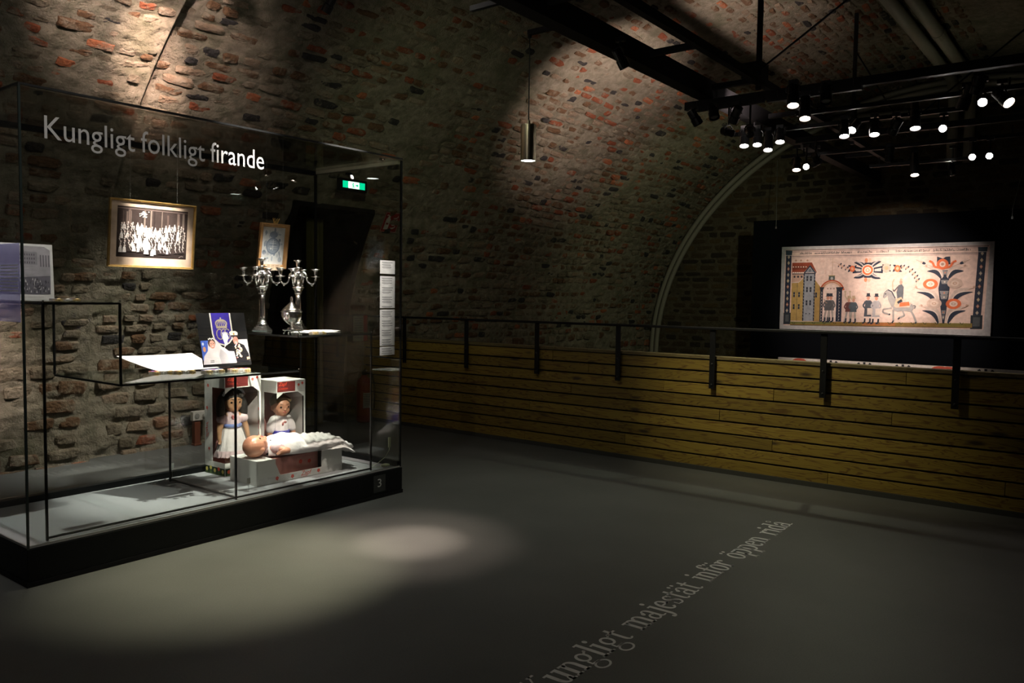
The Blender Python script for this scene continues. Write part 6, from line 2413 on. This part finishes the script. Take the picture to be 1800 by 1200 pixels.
for q in (-1, 1):
    ql([(1256, 420) if q < 0 else (1256, 420), (1256 + q * 45, 410), (1256 + q * 55, 385), (1256 + q * 75, 375)], 13, ORNG)
qe(1256, 395, 33, 32, ORNG, 22)
qe(1256, 395, 17, 17, (0.66, 0.52, 0.46), 16)
qe(1256, 395, 9, 9, (0.34, 0.22, 0.18), 10)
for q in (-1, 1):
    ql([(1256 + q * 50, 412), (1256 + q * 95, 392), (1256 + q * 150, 368)], 1.8, (0.30, 0.22, 0.18))
    qe(1256 + q * 105, 388, 12, 8, NAVY, 9, -0.4 * q)
    qe(1256 + q * 118, 382, 8, 6, (0.5, 0.38, 0.32), 9)
pr.build('canvas', PRINT, painting, basis((0, -1, 0), (0, 0, 1), (0, 0, 0)))
mb = MB()
mb.box(0.0005, -PW, 0, 0.040, 0, PH)
mb.build('stretcher', mat('stretcher_grey', (0.42, 0.42, 0.43), 0.6), painting)

# second painted cloth, mostly hidden below the panel
lp = empty('lower_painting', (11.30, 3.95, -0.53), 0, 'white painted cloth with dark leaves showing as a strip between black panel and parapet', 'painting')
pr = Print(3.6, 1.075, (0.75, 0.72, 0.70), 1e-4)
for cx in (0.72, 1.15, 1.62, 2.55, 3.15):
    for k in range(7):
        a = math.pi * (0.12 + 0.127 * k)
        pr.line([(cx, 0.93), (cx + 0.20 * math.cos(a), 0.93 + 0.14 * math.sin(a))], 0.03, (0.04, 0.045, 0.055))
for cx in (0.30, 2.05, 2.15):
    pr.ell(cx, 1.03, 0.10, 0.045, (0.6, 0.12, 0.08), 14)
pr.build('canvas', PRINT, lp, basis((0, -1, 0), (0, 0, 1), (0, 0, 0)))
mb = MB()
mb.box(0.0005, -3.6, 0, 0.03, 0, 1.075)
mb.build('stretcher', mat('stretcher_grey', (0.42, 0.42, 0.43), 0.6), lp)

# =================================================================== CEILING PIPES
pp = empty('ceiling_pipes', (0, 0, 0), 0, 'pair of fat grey pipes running along the crown of the vault', 'pipe')
for y_, jx in ((2.04, None), (1.84, 10.0)):
    mb = MB()
    zc_ = 4.290
    mb.tube([(3.3, y_, zc_), (11.95, y_, zc_), (12.14, y_, zc_ - 0.04), (12.28, y_, zc_ - 0.16), (12.30, y_, zc_ - 0.4), (12.30, y_, 3.2)], 0.066, 14)
    mb.build('pipe', LEADP, pp, smooth=True)
    if jx:
        mb = MB()
        mb.tube([(jx - 0.08, y_, zc_), (jx + 0.08, y_, zc_)], 0.074, 14)
        mb.build('coupling', LEADP, pp, smooth=False)
cp = empty('wall_pipe', (0, 0, 0), 0, 'grey pipe running level across the end wall behind the spotlights', 'pipe')
mb = MB()
mb.tube([(12.28, 3.95, 3.97), (12.28, 2.15, 3.90)], 0.066, 14)
mb.build('pipe', LEADP, cp, smooth=True)
for y_ in (3.6, 2.5):
    mb = MB()
    zk = 3.90 + (y_ - 2.15) * 0.039
    mb.tube([(12.28, y_ - 0.03, zk), (12.28, y_ + 0.03, zk)], 0.072, 14)
    mb.box(12.30, y_ - 0.02, zk - 0.02, 12.44, y_ + 0.02, zk + 0.02)
    mb.build('pipe_clip', STEEL, cp)

# =================================================================== LIGHTING TRUSS
truss = empty('lighting_truss', (0, 0, 0), 0, 'black steel lighting truss hung under the vault on rods with cross beams', 'truss')


def beam(nm, a, b2, w, h):
    mb = MB()
    a, b2 = Vector(a), Vector(b2)
    t_ = (b2 - a).normalized()
    s_ = t_.cross(Vector((0, 0, 1))).normalized() * w / 2
    u_ = Vector((0, 0, h / 2))
    vs = [p + i * s_ + j * u_ for p in (a, b2) for i, j in ((-1, -1), (1, -1), (1, 1), (-1, 1))]
    mb.add(vs, [(0, 3, 2, 1), (4, 5, 6, 7), (0, 1, 5, 4), (1, 2, 6, 5), (2, 3, 7, 6), (3, 0, 4, 7)])
    return mb.build(nm, IRON, truss)


beam('main_beam', (1.5, 2.86, 3.075), (12.2, 2.95, 3.075), 0.11, 0.15)
beam('side_rail', (1.5, 2.37, 3.06), (11.2, 2.45, 3.06), 0.05, 0.06)
for k, x_ in enumerate((2.9, 3.95, 5.2, 6.30, 7.6, 8.9, 10.2)):
    beam('crosspiece', (x_, 2.41 + 0.004 * k, 3.075), (x_, 2.79 + 0.006 * k, 3.075), 0.04, 0.04)
beam('cross_beam', (6.38, 3.08, 2.965), (6.38, -0.9, 2.965), 0.055, 0.065)
beam('cross_beam', (8.35, 2.80, 2.965), (8.35, -0.9, 2.965), 0.05, 0.055)
mb = MB()
mb.box(6.28, 2.40, 3.10, 6.44, 2.56, 3.22)
mb.build('joint_box', IRON, truss)
for (x_, y_, zt_) in ((6.30, 2.425, 4.36), (9.05, 2.445, 4.36), (6.38, 0.63, 4.2), (3.2, 2.385, 4.36), (8.35, 0.7, 4.2)):
    mb = MB()
    mb.rod((x_, y_, 3.0), (x_, y_, zt_), 0.035)
    mb.build('hanger', IRON, truss)
for a, b2 in (((6.30, 2.42, 3.15), (6.30, 0.75, 4.2)), ((9.05, 2.43, 3.95), (9.05, 1.9, 3.02)), ((6.38, 2.2, 4.3), (6.38, 0.66, 3.55)), ((8.35, 0.75, 3.8), (8.35, 1.75, 3.02))):
    mb = MB()
    mb.tube([a, b2], 0.008, 6)
    mb.build('tie_rod', IRON, truss)
beam('lamp_arm', (4.30, 2.92, 3.06), (4.30, 3.20, 3.06), 0.03, 0.03)
beam('lamp_arm', (3.75, 2.92, 3.06), (3.75, 3.22, 3.06), 0.03, 0.03)

# short tracks the spotlights plug into
TRACKS = []


def track(x_, ya, yb_, z_, label):
    o = empty('light_track', (x_, (ya + yb_) / 2, z_), 0, label, 'track', 'black lighting tracks under the truss')
    L_ = abs(yb_ - ya)
    mb = MB()
    mb.box(-0.018, -L_ / 2, -0.016, 0.018, L_ / 2, 0.016)
    mb.build('rail', IRON, o)
    for q in (-0.4, 0.4):
        mb = MB()
        mb.box(-0.006, q * L_ - 0.006, 0.0165, 0.006, q * L_ + 0.006, 2.93 - z_ if z_ < 2.9 else 0.03)
        mb.build('stem', IRON, o)


track(6.10, 2.92, 2.30, 2.86, 'short black track ahead of the near cross beam')
track(6.12, 2.28, 1.60, 2.86, 'black track beside the short track on the near cross beam')
track(6.70, 2.25, 0.60, 2.86, 'black track hung just behind the near cross beam')
track(7.12, 2.95, 1.10, 2.84, 'long black track hung between the two cross beams')
track(8.50, 3.00, 0.70, 2.84, 'long black track under the far cross beam')
track(9.60, 2.40, 1.40, 2.84, 'farthest black track close to the painting')

# =================================================================== SPOTLIGHTS
BODYM = mat('lamp_black', (0.015, 0.015, 0.016), 0.3, 0.4)


def lens_mat(name, c, s_):
    if name in MATS:
        return MATS[name]
    return mat(name, (0.8, 0.8, 0.8), 0.2, emit=c, emit_s=s_)


LENS_W = lens_mat('lens_lit', (1.0, 0.92, 0.84), 30.0)
LENS_O = lens_mat('lens_warm', (1.0, 0.78, 0.62), 30.0)
LENS_OFF = mat('lens_off', (0.25, 0.25, 0.26), 0.1, 0.5)


def spotlight(loc, aim, lens, length, rad, label, ztrack):
    """loc = centre of the lens; body runs back from it; yoke and stem reach up to the track"""
    loc = Vector(loc)
    d = (Vector(aim) - loc).normalized()
    root = empty('spotlight', loc, 0, label, 'spotlight', 'black track spotlights')
    q = d.to_track_quat('Z', 'Y').to_matrix().to_4x4()
    mb = MB()
    L_ = length
    mb.lathe([(rad * 0.55, -L_), (rad * 0.86, -L_ * 0.96), (rad * 0.88, -L_ * 0.45), (rad, -L_ * 0.40), (rad, 0.0), (rad * 0.92, 0.0), (rad * 0.90, -0.012)], n=16, M=q)
    mb.build('housing', BODYM, root, smooth=False)
    mb = MB()
    mb.lathe([(rad * 0.89, -0.011), (rad * 0.6, -0.0085), (0.001, -0.008)], n=16, M=q)
    mb.build('lens', lens, root, smooth=True)
    piv = q @ Vector((0, 0, -L_ * 0.55))
    top = Vector((piv.x, piv.y, max(ztrack - loc.z, piv.z + 0.04)))
    mb = MB()
    side = d.cross(Vector((0, 0, 1)))
    side = side.normalized() if side.length > 0.05 else Vector((0, 1, 0))
    a1, a2 = piv + side * (rad * 1.1), piv - side * (rad * 1.1)
    yk = Vector((piv.x, piv.y, min(top.z, piv.z + rad * 1.6)))
    mb.tube([a1, a1 + Vector((0, 0, rad * 0.8)), yk + side * rad * 0.4, yk - side * rad * 0.4, a2 + Vector((0, 0, rad * 0.8)), a2], 0.005, 6)
    mb.build('yoke', BODYM, root)
    mb = MB()
    mb.tube([yk, top], 0.009, 6)
    mb.box(top.x - 0.017, top.y - 0.03, top.z - 0.03, top.x + 0.017, top.y + 0.03, top.z)
    mb.build('stem', BODYM, root)
    return root


down = lambda p, dx_=0.0, dy_=0.0: (p[0] + dx_, p[1] + dy_, p[2] - 1.0)
SP = [
    # pixel, height of lens, kind, aim offset (x, y, z), length, label
    (1228, 219, 2.70, 'off', (0.3, -0.5, -1.0), 0.13, 'unlit spotlight at the end of the short track, tilted aside'),
    (1256, 208, 2.72, 'off', (-0.2, -0.3, -1.0), 0.12, 'second unlit spotlight on the short track ahead of the cross beam'),
    (1288, 214, 2.70, 'off', (0.5, 0.6, -0.8), 0.13, 'third unlit spotlight on the short track, turned from the camera'),
    (1308, 257, 2.66, 'on', (-0.32, -0.12, -1.0), 0.19, 'lit spotlight pointing down at the end of the long middle track'),
    (1331, 255, 2.67, 'on', (-0.32, -0.12, -1.0), 0.15, 'lit spotlight second along the long middle track'),
    (1350, 264, 2.64, 'on', (-0.32, -0.12, -1.0), 0.18, 'lit spotlight hanging lowest on the long middle track'),
    (1371, 250, 2.69, 'on', (-0.32, -0.12, -1.0), 0.14, 'lit spotlight by the main beam on the long middle track'),
    (1394, 186, 2.66, 'warm', (-0.32, -0.12, -1.0), 0.19, 'warm lit spotlight high beside the main beam'),
    (1415, 209, 2.64, 'warm', (-0.32, -0.12, -1.0), 0.18, 'warm lit spotlight just below the one beside the main beam'),
    (1452, 180, 2.69, 'off', (-0.32, -0.12, -1.0), 0.15, 'dark spotlight hanging between hanger rod and cross beam'),
    (1417, 293, 2.62, 'face', (-8.4, -2.7, -1.2), 0.13, 'brilliant spotlight aimed straight out with a star-like glare'),
    (1400, 299, 2.60, 'warm', (-0.32, -0.12, -1.0), 0.13, 'small warm spotlight close beside the brilliant one'),
    (1484, 240, 2.67, 'on', (-0.32, -0.12, -1.0), 0.15, 'lit spotlight on the middle track nearest the hanger rod'),
    (1537, 237, 2.67, 'on', (-0.32, -0.12, -1.0), 0.13, 'lit spotlight with flared rim on the middle track'),
    (1567, 234, 2.69, 'on', (0.6, 0.7, -0.9), 0.13, 'lit spotlight leaning sideways on the middle track'),
    (1609, 226, 2.70, 'on', (-0.32, -0.12, -1.0), 0.24, 'long tubular spotlight on the middle track'),
    (1657, 226, 2.70, 'face', (-6.5, -0.6, -1.9), 0.12, 'bright spotlight facing out from the middle track'),
    (1563, 283, 2.68, 'on', (0.35, 0.1, -1.0), 0.14, 'lit spotlight on the far track turned to the painting'),
    (1608, 308, 2.58, 'warm', (-0.32, -0.12, -1.0), 0.30, 'longest tubular spotlight, warm lit, close to the painting'),
    (1709, 276, 2.66, 'face', (-8.0, -0.9, -1.3), 0.13, 'bright warm spotlight facing out from the far track, first of two'),
    (1739, 274, 2.66, 'face', (-8.0, -0.6, -1.3), 0.12, 'bright warm spotlight facing out from the far track, second of two'),
    (1727, 180, 2.66, 'face', (-5.5, -0.8, -2.6), 0.13, 'bright oval spotlight facing out near the tall far hanger'),
    (1774, 181, 2.67, 'warm', (-0.6, -0.8, -0.9), 0.15, 'slanting warm spotlight beside the bright oval one'),
    (1690, 192, 2.67, 'on', (0.3, 0.4, -1.0), 0.17, 'dim spotlight with a thin lit rim beside the bright oval one'),
    (1715, 164, 2.72, 'off', (0.4, 0.3, -0.9), 0.12, 'unlit spotlight with bright edges above the bright oval one'),
]
for px_, py_, zl_, kind, ao, L_, lab in SP:
    p_ = pix(px_, py_, 2, zl_)
    spotlight(p_, p_ + Vector(ao), {'off': LENS_OFF, 'on': LENS_W, 'warm': LENS_O, 'face': LENS_W}[kind], L_, 0.030 if kind == 'face' else 0.040, lab, 2.84)

# lamps whose beams light the case, walls and painting (see BEAMS at the top)
case_bar = empty('lamp_bar', (0, 0, 0), 0, 'black lamp bar hung over the glass showcase', 'track')
mb = MB()
mb.box(1.0, 4.28, 3.42, 4.0, 4.32, 3.45)
mb.box(2.1, 3.36, 3.42, 3.7, 3.40, 3.45)
mb.box(2.9, 3.40, 3.425, 2.94, 4.28, 3.445)
mb.build('rail', IRON, case_bar)
for x_ in (1.5, 2.6, 3.7):
    mb = MB()
    mb.box(x_ - 0.008, 4.292, 3.45, x_ + 0.008, 4.308, 3.80)
    mb.build('hanger', IRON, case_bar)
for k, bmx in enumerate(BEAMS):
    loc, aim = Vector(bmx[1]), Vector(bmx[2])
    d = (aim - loc).normalized()
    if bmx[7] == 'none':
        continue
    spotlight(loc - d * 0.004, aim, LENS_W, 0.13, 0.036, bmx[8], 3.40 if bmx[7] == 'case' else 2.985)

# =================================================================== PENDANT LAMP
pd = empty('pendant_lamp', (4.30, 3.19, 2.235), 0, 'brushed metal cylinder pendant lamp on a thin cord', 'lamp')
BRUSH = mat('brushed_brass_steel', (0.42, 0.38, 0.27), 0.32, 1.0, var=0.1)
mb = MB()
mb.lathe([(0.046, 0.004), (0.049, 0.0), (0.050, 0.004), (0.050, 0.230), (0.047, 0.236), (0.012, 0.238), (0.010, 0.262), (0.004, 0.268)], n=32)
mb.build('shade', BRUSH, pd, smooth=False)
mb = MB()
mb.lathe([(0.0455, 0.0035), (0.03, 0.0025), (0.001, 0.002)], n=24)
mb.build('diffuser', lens_mat('pendant_glow', (0.9, 1.0, 0.92), 9.0), pd, smooth=True)
mb = MB()
mb.tube([(0, 0, 0.266), (0, 0, 0.808)], 0.004, 8)
mb.build('cord', IRON, pd)
mb = MB()
mb.lathe([(0.012, 0.79), (0.014, 0.80), (0.014, 0.809)], n=12)
mb.build('cord_grip', IRON, pd)
spot('pendant_beam', (4.30, 3.19, 2.225), (4.30, 3.19, 0.0), 9.0, 110, 1.0, (0.95, 1.0, 0.85), 0.04)

# =================================================================== FLOOR LETTERING (serif, drawn stroke by stroke)
ST, TH = 0.225, 0.105


class Glyphs:
    def __init__(self):
        self.mb = MB()
        self.x = 0.0

    def poly(self, pts):
        self.mb.add([(self.x + p[0], p[1], 0) for p in pts], [tuple(range(len(pts)))])

    def rect(self, x0, y0, x1, y1):
        self.poly([(x0, y0), (x1, y0), (x1, y1), (x0, y1)])

    def ring(self, cx, cy, rx, ry, a0, a1, w=ST, t=TH, n=22):
        for k in range(n):
            p, q = math.radians(a0 + (a1 - a0) * k / n), math.radians(a0 + (a1 - a0) * (k + 1) / n)
            self.poly([(cx + rx * math.cos(p), cy + ry * math.sin(p)), (cx + rx * math.cos(q), cy + ry * math.sin(q)), (cx + (rx - w) * math.cos(q), cy + (ry - t) * math.sin(q)), (cx + (rx - w) * math.cos(p), cy + (ry - t) * math.sin(p))])

    def dot(self, cx, cy, r=0.125):
        self.poly([(cx + r * math.cos(a), cy + r * math.sin(a)) for a in np.linspace(0, 2 * math.pi, 14, endpoint=False)])

    def serif(self, cx, y, hw=0.22):
        self.rect(cx - hw, y, cx + hw, y + TH)

    def stem(self, x, y0, y1, top='flag', bot=True):
        self.rect(x, y0, x + ST, y1)
        if bot:
            self.serif(x + ST / 2, y0)
        if top == 'flag':
            self.poly([(x - 0.13, y1 - TH), (x, y1 - TH), (x, y1), (x - 0.13, y1)])
        elif top == 'full':
            self.serif(x + ST / 2, y1 - TH)

    def arch(self, x0, x1, y=1.0):
        cx, rx = (x0 + x1 + ST) / 2, (x1 + ST - x0) / 2
        self.ring(cx, y - 0.40, rx, 0.41, 0, 150)
        self.stem(x1, 0, y - 0.38, top=None)

    def put(self, ch):
        base = {'ä': 'a', 'å': 'a', 'ö': 'o'}.get(ch, ch)
        w = 1.0
        if base == 'K':
            self.stem(0.12, 0, 1.42, 'full')
            self.poly([(0.32, 0.62), (0.32, 0.50), (1.02, 1.42), (0.90, 1.42)])
            self.poly([(0.50, 0.86), (0.66, 0.98), (1.22, 0.0), (0.94, 0.0)])
            self.serif(1.08, 0, 0.25); self.serif(0.96, 1.42 - TH, 0.22); w = 1.35
        elif base == 'n':
            self.stem(0.14, 0, 1.0); self.arch(0.14, 0.68); w = 1.10
        elif base == 'm':
            self.stem(0.14, 0, 1.0); self.arch(0.14, 0.66); self.arch(0.66, 1.18); w = 1.60
        elif base == 'u':
            self.stem(0.14, 0.36, 1.0, bot=False)
            self.ring(0.50, 0.40, 0.36, 0.41, 180, 340)
            self.stem(0.68, 0.0, 1.0, bot=False); self.rect(0.68, 0, 1.0, TH); w = 1.10
        elif base == 'g':
            self.ring(0.46, 0.66, 0.36, 0.35, 0, 360, 0.17)
            self.ring(0.52, -0.20, 0.46, 0.30, 0, 360, 0.13, 0.09)
            self.poly([(0.20, 0.36), (0.32, 0.34), (0.30, 0.14), (0.70, 0.12), (0.72, 0.02), (0.18, 0.06)])
            self.poly([(0.70, 0.84), (0.98, 0.98), (1.0, 0.88), (0.78, 0.76)]); self.dot(0.97, 0.93, 0.08); w = 1.05
        elif base == 'l':
            self.stem(0.16, 0, 1.50); w = 0.56
        elif base == 'i':
            self.stem(0.16, 0, 1.0); self.dot(0.26, 1.34); w = 0.56
        elif base == 'j':
            self.stem(0.20, -0.16, 1.0, bot=False)
            self.ring(0.10, -0.16, 0.30, 0.30, 270, 360, 0.2, 0.07); self.dot(0.06, -0.36, 0.10); self.dot(0.30, 1.34); w = 0.58
        elif base == 't':
            self.rect(0.18, 0.28, 0.38, 1.28); self.rect(0.02, 1.0 - TH, 0.62, 1.0)
            self.ring(0.46, 0.28, 0.28, 0.29, 180, 320, 0.2, 0.07); w = 0.72
        elif base == 'a':
            self.rect(0.58, 0.14, 0.78, 0.66)
            self.ring(0.46, 0.66, 0.32, 0.35, 0, 160, 0.2, 0.07); self.dot(0.20, 0.76, 0.11)
            self.ring(0.40, 0.27, 0.32, 0.29, 40, 330, 0.18, 0.08)
            self.ring(0.86, 0.16, 0.28, 0.17, 180, 320, 0.2, 0.07); w = 1.02
        elif base == 'e':
            self.ring(0.46, 0.5, 0.40, 0.52, 0, 318); self.rect(0.16, 0.50, 0.84, 0.50 + TH); w = 0.94
        elif base == 's':
            self.ring(0.42, 0.74, 0.30, 0.27, 30, 250, 0.15, 0.09); self.ring(0.42, 0.26, 0.32, 0.28, -130, 80, 0.15, 0.09)
            self.poly([(0.20, 0.66), (0.30, 0.72), (0.68, 0.34), (0.58, 0.26)])
            self.rect(0.62, 0.70, 0.70, 0.98); self.rect(0.12, 0.02, 0.20, 0.32); w = 0.84
        elif base == 'f':
            self.stem(0.18, 0, 1.25, top=None); self.rect(0.02, 1.0 - TH, 0.62, 1.0)
            self.ring(0.48, 1.24, 0.30, 0.29, 60, 180, 0.2, 0.08); self.dot(0.66, 1.40, 0.11); w = 0.68
        elif base == 'o':
            self.ring(0.48, 0.5, 0.42, 0.52, 0, 360); w = 0.98
        elif base == 'r':
            self.stem(0.14, 0, 1.0); self.ring(0.58, 0.66, 0.30, 0.35, 60, 165, 0.14, 0.09); self.dot(0.72, 0.86, 0.125); w = 0.82
        elif base == 'p':
            self.stem(0.14, -0.48, 1.0); self.ring(0.52, 0.5, 0.44, 0.52, -150, 150); w = 1.06
        elif base == 'd':
            self.ring(0.50, 0.5, 0.44, 0.52, 30, 330); self.stem(0.70, 0, 1.50, bot=False); self.rect(0.7, 0, 1.04, TH); w = 1.10
        elif base == ' ':
            w = 0.45
        if ch in 'äö':
            self.dot(0.30, 1.30, 0.10); self.dot(0.64, 1.30, 0.10)
        if ch == 'å':
            self.ring(0.46, 1.36, 0.17, 0.17, 0, 360, 0.06, 0.06)
        self.x += w * 0.93


ft_ = empty('floor_lettering', (0, 0, 0.0006), 0, 'line of white serif lettering running along the dark floor', 'lettering')
VINYL = mat('vinyl_floor', (0.88, 0.88, 0.86), 0.5, var=0.1)
SX = 0.098
for word, xa, xb in (('Kungligt', 2.18, 2.815), ('majestät', 2.880, 3.516), ('inför', 3.590, 3.935), ('öppen', 4.015, 4.462), ('ridå', 4.545, 4.870)):
    g = Glyphs()
    for ch in word:
        g.put(ch)
    xm0 = min(v_[0] for v_ in g.mb.v)
    xm1 = max(v_[0] for v_ in g.mb.v)
    yb_ = 1.517 + 0.026 * (xa - 2.5)
    k_ = (xb - xa) / (xm1 - xm0)
    g.mb.v = [(xa + (v_[0] - xm0) * k_, yb_ + 0.026 * ((v_[0] - xm0) * k_) + v_[1] * SX, 0) for v_ in g.mb.v]
    g.mb.build('word', VINYL, ft_)
